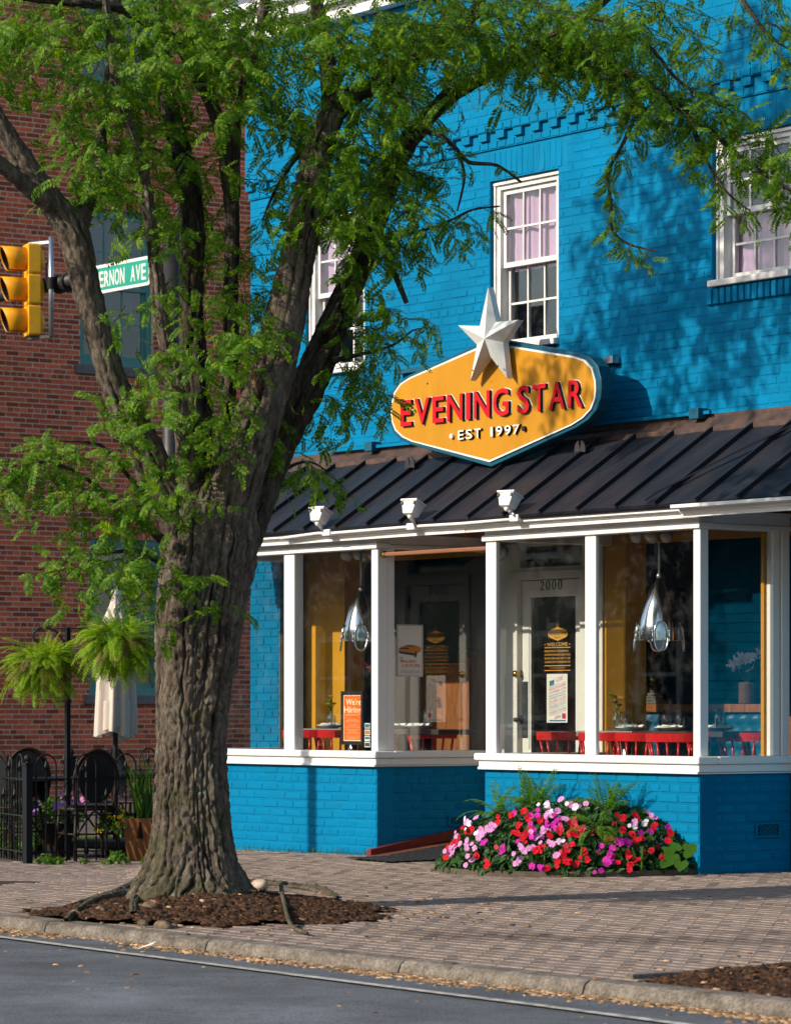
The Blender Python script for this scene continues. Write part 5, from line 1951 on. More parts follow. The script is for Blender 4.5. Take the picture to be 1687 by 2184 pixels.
# ------------------------------------------------------------------ the locust tree
TD = 20.1
TREE = Vector((.66, -4.42, gz(.66, -4.42)))
tree = empty('street_tree', TREE, 'large locust tree with furrowed trunk standing in mulch by the kerb', 'tree')
def bark_mat(name='furrowed_bark', tint=1.0):
    m = bpy.data.materials.new(name)
    m.use_nodes = True
    t = m.node_tree
    N, L = t.nodes.new, t.links.new
    b = t.nodes['Principled BSDF']
    b.inputs['Roughness'].default_value = .9
    b.inputs['Specular IOR Level'].default_value = .2
    tc = N('ShaderNodeTexCoord')
    mp = N('ShaderNodeMapping')
    mp.inputs['Scale'].default_value = (1, 1, .3)
    L(tc.outputs['Object'], mp.inputs[0])
    n1 = N('ShaderNodeTexNoise')
    n1.inputs['Scale'].default_value = 24
    n1.inputs['Detail'].default_value = 12
    n1.inputs['Roughness'].default_value = .82
    L(mp.outputs[0], n1.inputs['Vector'])
    cr = N('ShaderNodeValToRGB')
    e = cr.color_ramp.elements
    e[0].position, e[0].color = .36, (.050, .037, .027, 1)
    e[1].position, e[1].color = .64, (.34, .28, .20, 1)
    q = e.new(.5)
    q.color = (.145, .112, .083, 1)
    L(n1.outputs['Fac'], cr.inputs[0])
    # moss towards the foot and on ridges, lichen spots higher up
    n2 = N('ShaderNodeTexNoise')
    n2.inputs['Scale'].default_value = 5
    n2.inputs['Detail'].default_value = 7
    L(tc.outputs['Object'], n2.inputs['Vector'])
    sp = N('ShaderNodeSeparateXYZ')
    L(tc.outputs['Object'], sp.inputs[0])
    zr = N('ShaderNodeMapRange')
    zr.inputs['From Min'].default_value = 1.6
    zr.inputs['From Max'].default_value = 0
    zr.inputs['To Min'].default_value = -.04
    zr.inputs['To Max'].default_value = .16
    L(sp.outputs['Z'], zr.inputs['Value'])
    ad = N('ShaderNodeMath')
    ad.operation = 'ADD'
    L(n2.outputs['Fac'], ad.inputs[0])
    L(zr.outputs[0], ad.inputs[1])
    r2 = N('ShaderNodeMapRange')
    r2.inputs['From Min'].default_value = .58
    r2.inputs['From Max'].default_value = .72
    r2.inputs['To Max'].default_value = .55
    L(ad.outputs[0], r2.inputs['Value'])
    mx = N('ShaderNodeMix')
    mx.data_type = 'RGBA'
    mx.inputs['B'].default_value = (.085, .085, .030, 1)
    L(r2.outputs[0], mx.inputs['Factor'])
    L(cr.outputs[0], mx.inputs['A'])
    vo = N('ShaderNodeTexVoronoi')
    vo.inputs['Scale'].default_value = 16
    L(tc.outputs['Object'], vo.inputs['Vector'])
    n3 = N('ShaderNodeTexNoise')
    n3.inputs['Scale'].default_value = 3.2
    n3.inputs['Detail'].default_value = 6
    L(tc.outputs['Object'], n3.inputs['Vector'])
    n4 = N('ShaderNodeTexNoise')
    n4.inputs['Scale'].default_value = 60
    L(tc.outputs['Object'], n4.inputs['Vector'])
    s1 = N('ShaderNodeMath')
    s1.operation = 'MULTIPLY_ADD'
    s1.inputs[1].default_value = .35
    L(n4.outputs['Fac'], s1.inputs[0])
    L(vo.outputs['Distance'], s1.inputs[2])
    r3 = N('ShaderNodeMapRange')
    r3.inputs['From Min'].default_value = .42
    r3.inputs['From Max'].default_value = .36
    L(s1.outputs[0], r3.inputs['Value'])
    r4 = N('ShaderNodeMapRange')
    r4.inputs['From Min'].default_value = .50
    r4.inputs['From Max'].default_value = .58
    r4.inputs['To Max'].default_value = .8
    L(n3.outputs['Fac'], r4.inputs['Value'])
    mu = N('ShaderNodeMath')
    mu.operation = 'MULTIPLY'
    L(r3.outputs[0], mu.inputs[0])
    L(r4.outputs[0], mu.inputs[1])
    m2 = N('ShaderNodeMix')
    m2.data_type = 'RGBA'
    m2.inputs['B'].default_value = (.27, .29, .22, 1)
    L(mu.outputs[0], m2.inputs['Factor'])
    L(mx.outputs['Result'], m2.inputs['A'])
    # dark floor of the cracks, as carried by the mesh
    at = N('ShaderNodeAttribute')
    at.attribute_name = 'crack'
    m3 = N('ShaderNodeMix')
    m3.data_type = 'RGBA'
    m3.inputs['B'].default_value = (.012, .009, .007, 1)
    L(at.outputs['Fac'], m3.inputs['Factor'])
    L(m2.outputs['Result'], m3.inputs['A'])
    hv = N('ShaderNodeHueSaturation')
    hv.inputs['Value'].default_value = tint
    L(m3.outputs['Result'], hv.inputs['Color'])
    L(hv.outputs[0], b.inputs['Base Color'])
    n5 = N('ShaderNodeTexNoise')
    n5.inputs['Scale'].default_value = 42
    n5.inputs['Detail'].default_value = 6
    n5.inputs['Roughness'].default_value = .75
    L(mp.outputs[0], n5.inputs['Vector'])
    bp = N('ShaderNodeBump')
    bp.inputs['Strength'].default_value = 1
    bp.inputs['Distance'].default_value = .022
    L(n5.outputs['Fac'], bp.inputs['Height'])
    L(bp.outputs[0], b.inputs['Normal'])
    return m
BARK = bark_mat('furrowed_bark', .82)
BARK_YOUNG_SHADED = bark_mat('dark_young_bark', .42)  # darker bark of younger limbs, with the crown's shade put into its colour too
def catmull(P, R_, step):
    P = [Vector(p) for p in P]
    out, rad = [], []
    n = len(P)
    for i in range(n - 1):
        a, b, c, d = P[max(0, i - 1)], P[i], P[i + 1], P[min(n - 1, i + 2)]
        k = max(2, int((c - b).length / step))
        for j in range(k):
            t = j / k
            out.append(.5 * ((2 * b) + (c - a) * t + (2 * a - 5 * b + 4 * c - d) * t * t + (3 * b - a - 3 * c + d) * t ** 3))
            rad.append(R_[i] + (R_[i + 1] - R_[i]) * t)
    out.append(P[-1])
    rad.append(R_[-1])
    return out, rad
def woody(name, parent, P, R_, sides, step, amp, seed=0, flare=None, bark=None):
    pts, rad = catmull(P, R_, step)
    m, n = len(pts), sides
    V = np.zeros((m * n, 3))
    crack = np.zeros(m * n, dtype=np.float32)
    t = (pts[1] - pts[0]).normalized()
    u = Vector((1, 0, 0)) if abs(t.x) < .9 else Vector((0, 1, 0))
    run = 0
    rm = sorted(rad)[len(rad) // 2]
    KA = max(4, round(2 * pi * rm / .085))
    KB = max(5, round(2 * pi * rm / .052))
    for i, p in enumerate(pts):
        a, b = pts[max(0, i - 1)], pts[min(m - 1, i + 1)]
        t = (b - a).normalized()
        u = (u - t * u.dot(t)).normalized()
        w_ = t.cross(u)
        if i: run += (p - pts[i - 1]).length
        for k in range(n):
            g = 2 * pi * k / n
            cg, sg_ = math.cos(g), math.sin(g)
            r_ = rad[i]
            if flare: r_ *= flare(g, run)
            d = 0
            if amp:
                q = Vector((cg * r_, sg_ * r_, 0))
                c = d = 0
                for K, wa, ax, wt in ((KA, .46, 1.1, 1.0), (KB, .6, 1.9, .6)):
                    wp_ = wa * noise.noise((q.x * 7 + seed, q.y * 7 + K, run * ax)) * 2 + .25 * noise.noise((q.x * 25, q.y * 25 + K, run * 9))
                    pq = g * K / (2 * pi) + wp_
                    ph = pq % 1.0
                    rz_ = (run * 5.5 + 3.7 * math.sin(12.9 * math.floor(pq) % K) + .5 * noise.noise((q.x * 20, q.y * 20, run * 4))) % 1.0
                    c = max(c, .3 * wt * math.exp(-(min(rz_, 1 - rz_) / .05) ** 2))
                    d += amp * .14 * wt * (rz_ - .5)
                    st_ = noise.noise((q.x * 9 + K, q.y * 9 + seed, run * 1.9)) * 1.5 + .68
                    st_ = max(0, min(1, st_)) * wt
                    e_ = min(ph, 1 - ph)
                    c = max(c, st_ * math.exp(-(e_ / .085) ** 2))
                    d += amp * st_ * .5 * (ph - .5)      # plates lap like shingles
                d -= amp * 1.15 * c
                d += amp * .55 * noise.noise((q.x * 48, q.y * 48, run * 22))
                d += amp * .6 * noise.noise((q.x * 4.5 + 3, q.y * 4.5, run * 1.4 + seed))
                crack[i * n + k] = min(1, max(0, c - .15) * 1.25)
            V[i * n + k] = p + (u * cg + w_ * sg_) * (r_ + d)
    idx = np.arange((m - 1) * n).reshape(m - 1, n)
    Fq = np.stack([idx, np.roll(idx, -1, 1), np.roll(idx, -1, 1) + n, idx + n], -1).reshape(-1, 4)
    me = big_mesh(name, V - np.array(ORG[parent.name]), Fq, bark or BARK, True)
    at = me.attributes.new('crack', 'FLOAT', 'POINT')
    at.data.foreach_set('value', crack)
    return link_part(name, me, parent)
def TP(fx, fy, dD=0): return at_d(fx, fy, TD + dD)
TS = FOC / TD
trk = [(416, 1995, 175), (414, 1950, 158), (411, 1912, 136), (411, 1875, 115), (411, 1839, 99), (412, 1780, 86), (412, 1679, 77), (411, 1574, 74), (415, 1470, 79), (424, 1400, 87), (428, 1331, 93), (437, 1261, 95), (446, 1200, 98), (455, 1140, 97), (462, 1080, 82), (468, 1030, 60)]
def tflare(g, run):
    a = max(0, 1 - run / .48) ** 1.8
    return 1 + a * (.42 * max(0, math.cos(g * 5 + .6)) + .10 * math.sin(3 * g + 1)) + .035 * math.sin(5 * g + .6 + run * .5) + .02 * math.sin(9 * g + run * 1.3)
woody('trunk', tree, [TP(a, b) for a, b, c in trk], [c / TS for a, b, c in trk], 260, .008, .027, 1, tflare)
LIMBS = {
 'L1': [(400, 1130, .0, 52), (342, 1030, -.05, 42), (297, 930, -.1, 37), (262, 860, -.12, 32), (238, 800, -.15, 30), (209, 700, -.2, 29.5), (183, 600, -.25, 30), (157, 500, -.3, 34), (108, 430, -.35, 28), (66, 372, -.4, 25), (15, 290, -.45, 21), (-40, 190, -.5, 18), (-90, 60, -.5, 14)],
 'L1b': [(158, 510, -.3, 22), (190, 430, -.15, 19), (210, 365, -.05, 17), (216, 300, .05, 14), (228, 200, .1, 12), (245, 80, .2, 10), (255, -60, .3, 7)],
 'L1c': [(122, 445, -.35, 20), (65, 405, -.5, 18), (0, 348, -.65, 16), (-80, 280, -.8, 13)],
 'L2': [(405, 1050, -.1, 26), (388, 880, -.2, 18), (366, 770, -.25, 17), (345, 670, -.3, 18), (334, 580, -.3, 15), (324, 490, -.3, 13), (312, 400, -.3, 11), (288, 300, -.35, 10), (255, 200, -.4, 10), (238, 110, -.4, 9), (222, -30, -.5, 7)],
 'L3': [(440, 1060, .15, 44), (425, 880, .2, 32), (412, 740, .25, 27), (408, 620, .25, 25), (412, 500, .25, 26), (403, 390, .3, 24), (378, 290, .35, 22), (352, 190, .4, 19), (345, 90, .4, 14), (340, -40, .4, 10)],
 'L4': [(462, 1080, -.05, 26), (478, 920, .0, 17), (494, 760, .05, 15), (492, 640, .05, 15), (496, 500, .0, 16), (490, 380, -.05, 17), (477, 290, -.1, 18), (455, 230, -.12, 16), (420, 160, -.15, 15), (385, 100, -.2, 14), (345, 66, -.25, 11), (310, 45, -.3, 10), (240, 14, -.4, 9), (150, 5, -.5, 8), (50, -4, -.6, 7)],
 'L5': [(474, 1165, -.05, 58), (498, 1050, -.08, 56), (530, 950, -.1, 55), (562, 850, -.1, 50), (590, 750, -.1, 46), (612, 660, -.1, 42), (632, 560, -.1, 38), (655, 450, -.1, 36), (672, 360, -.1, 34), (690, 290, -.1, 31), (714, 235, -.1, 25)],
 'L5a': [(706, 255, -.1, 23), (706, 190, -.1, 20), (698, 130, -.12, 18), (686, 60, -.15, 17), (672, -30, -.2, 14), (660, -160, -.2, 10)],
 'L5b': [(705, 250, -.1, 24), (765, 197, .0, 21), (840, 165, .1, 19), (890, 122, .2, 16), (960, 88, .3, 15), (1010, 30, .4, 13), (1045, -50, .5, 10)],
 'L6': [(508, 1150, .2, 52), (560, 1020, .25, 43), (615, 905, .3, 40), (655, 830, .3, 37), (692, 740, .3, 34), (730, 650, .3, 31), (765, 570, .3, 28), (790, 500, .3, 27), (812, 430, .3, 25), (850, 335, .3, 22), (895, 270, .3, 20), (960, 205, .3, 18), (1030, 165, .25, 17), (1110, 122, .2, 15), (1180, 72, .15, 13), (1250, 30, .1, 10), (1330, -30, .1, 7)],
 'L7': [(1060, 150, .25, 12), (1150, 95, .0, 11), (1220, 98, -.1, 10), (1280, 122, -.2, 10), (1340, 155, -.25, 9), (1405, 198, -.3, 8), (1470, 245, -.35, 7.5), (1530, 292, -.4, 6), (1600, 352, -.45, 5), (1690, 408, -.5, 4), (1760, 440, -.5, 2)],
 'L8': [(1372, 178, -.25, 5.5), (1350, 255, -.3, 5), (1325, 312, -.32, 4.5), (1296, 370, -.35, 4), (1302, 430, -.35, 3.5), (1306, 490, -.35, 3), (1340, 520, -.35, 2.5), (1400, 536, -.35, 1.6)],
 'L9': [(1250, 34, .1, 6), (1330, 60, .1, 5), (1390, 105, .1, 5), (1440, 165, .05, 4), (1510, 215, 0, 3.5), (1570, 225, 0, 2)],
 'L10': [(880, 285, .2, 7), (930, 285, .1, 5.5), (968, 312, .05, 5), (1000, 346, .0, 5), (1060, 353, 0, 4), (1112, 389, 0, 2.5)],
 'L11': [(975, 318, .05, 4), (990, 370, .05, 3.4), (985, 410, .05, 3), (975, 450, .1, 2)],
 'L12': [(822, 540, .2, 8), (842, 585, .15, 7), (867, 645, .1, 6)],
 'L13': [(795, 520, .25, 7), (840, 505, .15, 5), (900, 492, .1, 4), (960, 470, .05, 3.4), (1010, 447, 0, 3), (1066, 440, 0, 1.6)],
 'L14': [(705, 770, .25, 8), (770, 755, .1, 5), (840, 735, .0, 3.6), (880, 705, -.05, 2.2), (912, 700, -.1, 1.2)],
 'L15': [(345, 1150, -.25, 11), (285, 1100, -.4, 7), (225, 1052, -.5, 5), (150, 1000, -.6, 4), (70, 985, -.7, 3), (15, 1015, -.75, 1.5)],
 'L16': [(345, 1200, -.25, 9), (290, 1175, -.35, 6), (230, 1180, -.45, 4), (160, 1190, -.5, 3), (95, 1225, -.6, 1.5)],
 'L17': [(330, 1080, -.3, 8), (270, 1010, -.4, 5), (215, 950, -.5, 4), (130, 940, -.6, 2)],
 'L18': [(1560, -40, -.3, 7), (1600, 25, -.35, 5), (1640, 75, -.4, 4), (1690, 110, -.4, 2)],
 'L19': [(472, 285, -.1, 9), (510, 215, -.05, 8), (520, 165, -.05, 7)],
 'L20': [(690, 300, 0, 8), (640, 330, .1, 5), (590, 400, .15, 4), (560, 470, .2, 2)],
 'L21': [(1290, 125, -.2, 5), (1300, 190, -.2, 4), (1310, 250, -.2, 2)],
 'L22': [(1470, 245, -.35, 5), (1500, 330, -.4, 4), (1550, 410, -.45, 3), (1600, 450, -.45, 2)],
 'L23': [(560, 1040, .3, 8), (610, 1000, .4, 5), (660, 985, .45, 3), (705, 1010, .5, 1.5)],
 'L25': [(345, 30, .4, 12), (250, -200, .8, 11), (100, -450, 1.3, 8), (-60, -600, 1.8, 5)],
 'L24': [(590, -160, .0, 16), (575, -60, .0, 14), (560, 40, .05, 12), (548, 90, .1, 10), (530, 160, .2, 9), (505, 260, .25, 12), (500, 420, .25, 14)],
}
LP = {}
for k, v in LIMBS.items():
    P = [TP(a, b, c) for a, b, c, d in v]
    R_ = [d / TS for a, b, c, d in v]
    big = max(R_)
    LP[k] = catmull(P, R_, .05)
    if big > .035:
        woody('limb', tree, P, R_, 64 if big > .08 else 40, .014, min(.016, big * .2), (sum(map(ord, k)) * 7) % 50, bark=None if k in ('L1', 'L1b', 'L1c', 'L5', 'L2', 'L24') else BARK_YOUNG_SHADED)
    else:
        woody('branch', tree, P, R_, 10, .03, big * .22, 3, bark=BARK_YOUNG_SHADED)
part('shoot', MB().tube([TP(520, 590, -.2), TP(527, 700, -.25), TP(540, 780, -.25), TP(552, 860, -.2)], [.005, .006, .007, .008], 6), WOODTRIM, tree)

# pinnate leaves
def leaf_template(curl_, n=9, seed=0, open_=1.0):
    r = random.Random(seed)
    V, Fq = [], []
    x = z = 0
    a = .25
    P, T = [], []
    m = n + 1
    for i in range(m + 1):
        P.append((x, z))
        T.append(a)
        x += math.cos(a) / m
        z += math.sin(a) / m
        a -= curl_ / m
    for i in range(1, m + 1):
        t = i / m
        ln = .225 * (math.sin(pi * (.14 + t * .72)) ** .6)
        wd = ln * .25
        d = Vector((math.cos(T[i]), 0, math.sin(T[i])))
        up = Vector((-math.sin(T[i]), 0, math.cos(T[i])))
        for s in (-1, 1):
            ax = (Vector((0, s, 0)) * open_ + d * (.55 + r.uniform(-.12, .12)) - up * r.uniform(.0, .45)).normalized()
            sd_ = ax.cross(up).normalized()
            o = Vector((P[i][0], 0, P[i][1])) + d * r.uniform(-.012, .012)
            q = ln * r.uniform(.85, 1.1)
            b = len(V)
            V += [o, o + ax * q * .5 + sd_ * wd + up * .006, o + ax * q, o + ax * q * .5 - sd_ * wd + up * .006]
            Fq.append((b, b + 1, b + 2, b + 3))
    for i in range(m):                                  # the rachis, a narrow strip
        b = len(V)
        for j in (i, i + 1):
            V += [Vector((P[j][0], -.005, P[j][1])), Vector((P[j][0], .005, P[j][1]))]
        Fq.append((b, b + 1, b + 3, b + 2))
    return np.array([tuple(v) for v in V]), np.array(Fq)
LEAVES = [leaf_template(c, n, i, o) for i, (c, n, o) in enumerate([(.5, 9, 1), (.9, 10, 1), (1.3, 9, .8), (.3, 8, 1), (1.7, 10, .7)])]
class Crown:
    def __init__(s, c): s.parts, s.tw, s.c = [[] for _ in LEAVES], MB(), Vector(c)
    def leaf(s, p, d, roll, size, r):
        d = Vector(d).normalized()
        up = Vector((0, 0, 1))
        sd_ = up.cross(d)
        sd_ = sd_.normalized() if sd_.length > .05 else Vector((1, 0, 0))
        n_ = d.cross(sd_)
        out = Vector((p.x - s.c.x, p.y - s.c.y, 0))
        out = out.normalized() if out.length > .05 else Vector((1, -1, 0))
        want = out * .75 + Vector((.35, -.45, .75)) + Vector((r.gauss(0, .45), r.gauss(0, .45), r.gauss(0, .45)))
        s2 = want.cross(d)
        s2 = s2.normalized() if s2.length > .05 else sd_
        n2 = d.cross(s2)
        s.parts[r.randrange(len(LEAVES))].append((d.x * size, d.y * size, d.z * size, s2.x * size, s2.y * size, s2.z * size, n2.x * size, n2.y * size, n2.z * size, p.x, p.y, p.z))
    def twig(s, p, d, ln, r, size, k=None, thick=.0035):
        d = Vector(d).normalized()
        pts = [p.copy()]
        n = 6
        q = p.copy()
        for i in range(n):
            d = (d + Vector((r.uniform(-.22, .22), r.uniform(-.22, .22), r.uniform(-.30, .08)))).normalized()
            q = q + d * ln / n
            pts.append(q.copy())
        s.tw.tube(pts, [thick * (1 - .8 * i / n) for i in range(n + 1)], 4, cap=False)
        k = k or max(4, int(ln / .046))
        for i in range(k):
            t = (i + .6) / k * n
            a = min(n - 1, int(t))
            pp = pts[a].lerp(pts[a + 1], t - a)
            dd = (pts[a + 1] - pts[a]).normalized()
            g = Vector((r.gauss(0, 1), r.gauss(0, 1), r.gauss(0, .45)))
            g = (g - dd * g.dot(dd) * .5).normalized()
            ld = dd * .6 + g * .95 + Vector((0, 0, -.28))
            s.leaf(pp, ld, r.gauss(0, .55), size * r.uniform(.7, 1.2), r)
    def build(s, parent, mt, name='crown'):
        VV, FF, o = [], [], 0
        for (tv, tf), lst in zip(LEAVES, s.parts):
            if not lst: continue
            A = np.array(lst)
            M = A[:, :9].reshape(-1, 3, 3)
            V = np.einsum('vi,nij->nvj', tv, M) + A[:, None, 9:]
            k = len(tv)
            Fq = tf[None] + (np.arange(len(A)) * k)[:, None, None]
            VV.append(V.reshape(-1, 3))
            FF.append(Fq.reshape(-1, 4) + o)
            o += len(A) * k
        me = big_mesh(name, np.concatenate(VV) - np.array(ORG[parent.name]), np.concatenate(FF), mt)
        link_part(name, me, parent, kind='stuff')
        if s.tw.v:
            part('twig', s.tw, BARK_YOUNG_SHADED, parent, smooth=True, kind='stuff')
cr = Crown(TREE)
r = random.Random(21)
# (centre, half sizes, twigs, depth range): where the foliage masses hang
CL = [(60, 60, 130, 75, 43, -0.9, 0.7),
 (180, 70, 120, 80, 33, -1.0, 0.8),
 (60, 150, 90, 60, 15, -0.9, 0.4),
 (250, 170, 95, 110, 32, -0.9, 0.6),
 (235, 320, 95, 100, 33, -0.9, 0.4),
 (250, 405, 70, 80, 21, -0.8, 0.2),
 (295, 300, 80, 160, 21, -0.3, 0.8),
 (360, 60, 120, 75, 33, -0.9, 0.8),
 (360, 210, 95, 100, 28, -0.5, 0.9),
 (400, 420, 85, 110, 21, -0.4, 0.6),
 (440, 120, 90, 90, 25, -0.8, 0.8),
 (480, 60, 90, 70, 25, -0.8, 0.8),
 (330, 480, 60, 70, 6, -0.7, 0.2),
 (560, 180, 95, 110, 40, -0.9, 0.8),
 (600, 60, 90, 70, 29, -0.9, 0.8),
 (620, 280, 60, 60, 14, -0.6, 0.5),
 (580, 260, 60, 80, 13, -0.3, 0.6),
 (700, 90, 100, 85, 35, -0.9, 0.7),
 (800, 90, 100, 90, 38, -0.9, 0.8),
 (780, 220, 90, 90, 35, -0.8, 0.6),
 (850, 260, 70, 75, 18, -0.6, 0.6),
 (900, 60, 110, 70, 41, -0.9, 0.8),
 (990, 110, 100, 80, 38, -0.8, 0.8),
 (1080, 60, 100, 70, 36, -0.8, 0.8),
 (1120, 130, 90, 55, 22, -0.6, 0.6),
 (1180, 40, 100, 50, 27, -0.7, 0.7),
 (1240, 100, 70, 60, 20, -0.6, 0.5),
 (1310, 70, 90, 60, 22, -0.6, 0.5),
 (1390, 40, 90, 45, 16, -0.6, 0.4),
 (1450, 110, 60, 50, 7, -0.5, 0.3),
 (720, 400, 80, 75, 37, -0.6, 0.4),
 (770, 470, 85, 60, 27, -0.6, 0.5),
 (850, 400, 60, 55, 13, -0.4, 0.6),
 (820, 340, 80, 50, 18, -0.5, 0.6),
 (740, 560, 50, 80, 14, -0.3, 0.5),
 (800, 560, 40, 60, 7, -0.2, 0.5),
 (690, 330, 60, 50, 13, -0.6, 0.3),
 (650, 430, 40, 60, 7, -0.4, 0.4),
 (590, 430, 45, 80, 7, -0.3, 0.4),
 (600, 540, 40, 70, 5, -0.2, 0.4),
 (890, 478, 65, 36, 8, -0.2, 0.4),
 (450, 520, 70, 60, 9, -0.4, 0.3),
 (500, 610, 60, 70, 8, -0.4, 0.3),
 (540, 680, 45, 60, 6, -0.4, 0.3),
 (300, 690, 60, 50, 3, -0.8, -0.2),
 (380, 620, 40, 60, 5, -0.6, 0.0),
 (460, 730, 90, 70, 11, -0.8, 0.3),
 (390, 800, 90, 70, 12, -0.9, -0.1),
 (470, 850, 80, 70, 11, -0.8, 0.0),
 (300, 850, 60, 50, 3, -0.8, -0.3),
 (330, 900, 90, 60, 6, -0.9, -0.3),
 (420, 930, 90, 70, 8, -0.7, -0.2),
 (520, 760, 40, 60, 5, -0.5, 0.1),
 (270, 960, 70, 60, 4, -0.9, -0.4),
 (360, 1010, 80, 70, 6, -0.8, -0.35),
 (300, 1090, 90, 60, 9, -0.9, -0.4),
 (380, 1110, 60, 70, 4, -0.7, -0.4),
 (270, 1180, 90, 60, 9, -0.9, -0.4),
 (350, 1210, 70, 60, 7, -0.8, -0.45),
 (265, 1245, 60, 35, 2, -0.8, -0.4),
 (340, 1250, 45, 40, 2, -0.8, -0.45),
 (150, 970, 60, 40, 6, -0.9, -0.5),
 (100, 1000, 60, 40, 6, -0.9, -0.5),
 (60, 1000, 50, 40, 4, -0.9, -0.6),
 (170, 1060, 60, 40, 4, -0.9, -0.5),
 (210, 1010, 50, 40, 3, -0.9, -0.5),
 (160, 1200, 50, 40, 2, -0.8, -0.5),
 (110, 1225, 30, 25, 2, -0.7, -0.5),
 (180, 1130, 50, 40, 2, -0.8, -0.5),
 (420, 1300, 34, 26, 4, -0.6, -0.42),
 (760, 690, 50, 60, 10, -0.1, 0.4),
 (755, 745, 40, 38, 7, -0.1, 0.3),
 (845, 700, 36, 28, 4, -0.2, 0.2),
 (720, 780, 45, 45, 8, 0, 0.4),
 (728, 850, 40, 45, 9, 0, 0.4),
 (690, 900, 40, 50, 6, 0.1, 0.5),
 (670, 1000, 40, 25, 5, 0.2, 0.5),
 (600, 960, 35, 50, 4, 0.1, 0.5),
 (-120, 60, 160, 200, 48, -1.4, 0.8),
 (-150, 320, 140, 150, 24, -1.4, 0.4),
 (300, -150, 320, 120, 54, -1.2, 1.2),
 (900, -150, 320, 120, 54, -1.2, 1.2),
 (1350, -120, 200, 110, 24, -1, 1),
 (500, -400, 420, 160, 42, -1.3, 1.3),
 (1640, 40, 60, 60, 11, -0.6, -0.2),
 (1605, 330, 60, 55, 12, -0.6, -0.2),
 (1660, 410, 40, 40, 7, -0.6, -0.3),
 (1480, 245, 75, 50, 14, -0.6, -0.1),
 (1400, 195, 65, 50, 13, -0.5, 0),
 (1325, 205, 45, 60, 9, -0.5, 0),
 (1560, 270, 50, 40, 8, -0.6, -0.2),
 (1290, 150, 60, 40, 8, -0.5, 0.1),
 (90, -560, 200, 250, 230, 0.7, 1.9),
 (-120, -460, 200, 270, 220, 1.6, 2.8),
 (-340, -340, 150, 270, 130, 2.2, 3.2),
 (50, -860, 230, 170, 140, 0.7, 2.0),
 (330, -640, 160, 200, 60, 0, 1.2)]
for cx_, cy_, rx, ry, n, d0, d1 in CL:
    for _ in range(int(n * 1.0)):
        a, q = r.uniform(0, 2 * pi), r.uniform(0, 1) ** .5
        fx, fy = cx_ + rx * q * math.cos(a), cy_ + ry * q * math.sin(a)
        p = TP(fx, fy - 12, r.uniform(d0, d1))
        out = (p - (TREE + Vector((0, 0, p.z - TREE.z)))) 
        out.z = 0
        out = out.normalized() if out.length > .05 else Vector((1, 0, 0))
        d = out * r.uniform(.1, .9) + Vector((r.uniform(-.7, .7), r.uniform(-.7, .7), r.uniform(-.5, .35)))
        cr.twig(p, d, r.uniform(.16, .36), r, r.uniform(.115, .165))
# leaves sprouting along the outer branches
def along(key, spacing, size, t0=.0, hang=.5, ln=(.12, .28)):
    pts, rad = LP[key]
    acc = 0
    for i in range(1, len(pts)):
        acc += (pts[i] - pts[i - 1]).length
        if i / len(pts) < t0 or acc < spacing: continue
        acc = 0
        d = Vector((r.uniform(-1, 1), r.uniform(-1, 1), r.uniform(-.9, .35))) + Vector((0, 0, -hang)) + (pts[i] - pts[i - 1]).normalized() * .6
        cr.twig(pts[i], d, r.uniform(*ln), r, size, thick=.0025)
for k, sp_, sz in (('L7', .045, .135), ('L7', .06, .14), ('L9', .055, .13), ('L13', .055, .13), ('L14', .055, .125), ('L15', .055, .125), ('L16', .06, .12), ('L17', .06, .12), ('L18', .06, .13), ('L20', .07, .12), ('L21', .07, .13), ('L22', .055, .135), ('L23', .06, .11)):
    along(k, sp_, sz, .12)
along('L8', .05, .105, .18, .6, (.06, .14))
along('L8', .06, .10, .3, .6, (.05, .12))
along('L10', .25, .10, .2, .3, (.05, .10))
cr.build(tree, LOCUST)
# surface roots and burls
for k, pts in enumerate([[(335, 1865, 26), (290, 1895, 22), (235, 1918, 17), (180, 1938, 13), (120, 1950, 6)], [(360, 1895, 22), (310, 1925, 17), (290, 1950, 13), (285, 1968, 8)], [(470, 1880, 22), (530, 1895, 17), (560, 1905, 10)], [(350, 1900, 18), (270, 1912, 16), (205, 1945, 13), (160, 1962, 12), (140, 1966, 6)], [(480, 1890, 20), (560, 1888, 14), (640, 1896, 12), (690, 1905, 13), (720, 1915, 5)]]):
    P, R_ = [], []
    for fx, fy, q in pts:
        p = on_g(fx, fy)
        p.z = (mulch_z(p.x, p.y) if in_pit(p.x, p.y, .3) else gz(p.x, p.y)) + q / TS * .15
        P.append(p)
        R_.append(q / TS * .9)
    woody('root', tree, P, R_, 30, .012, .012, k + 40)
KNOT = mat('pale_cut_root', (.22, .16, .10), .9, col2=(.08, .05, .035), vscale=16, bump=.8, bscale=40)
for fx, fy, q in ((320, 1962, 13), (305, 1975, 10), (350, 1980, 14), (300, 1960, 9), (372, 1978, 9), (160, 1962, 11), (215, 1960, 8), (665, 1898, 15), (690, 1908, 12), (250, 1955, 7)):
    p = on_g(fx, fy)
    p.z = (mulch_z(p.x, p.y) if in_pit(p.x, p.y, .3) else gz(p.x, p.y))
    mbx = MB().sphere(p, q / TS * 1.3, 16, 12, (1.15, .9, .8))
    for i, v in enumerate(mbx.v):
        k = 1 + .35 * noise.noise((v[0] * 25, v[1] * 25, v[2] * 25))
        mbx.v[i] = tuple(p + (Vector(v) - p) * k)
    part('root_knot', mbx, KNOT, tree, smooth=True)

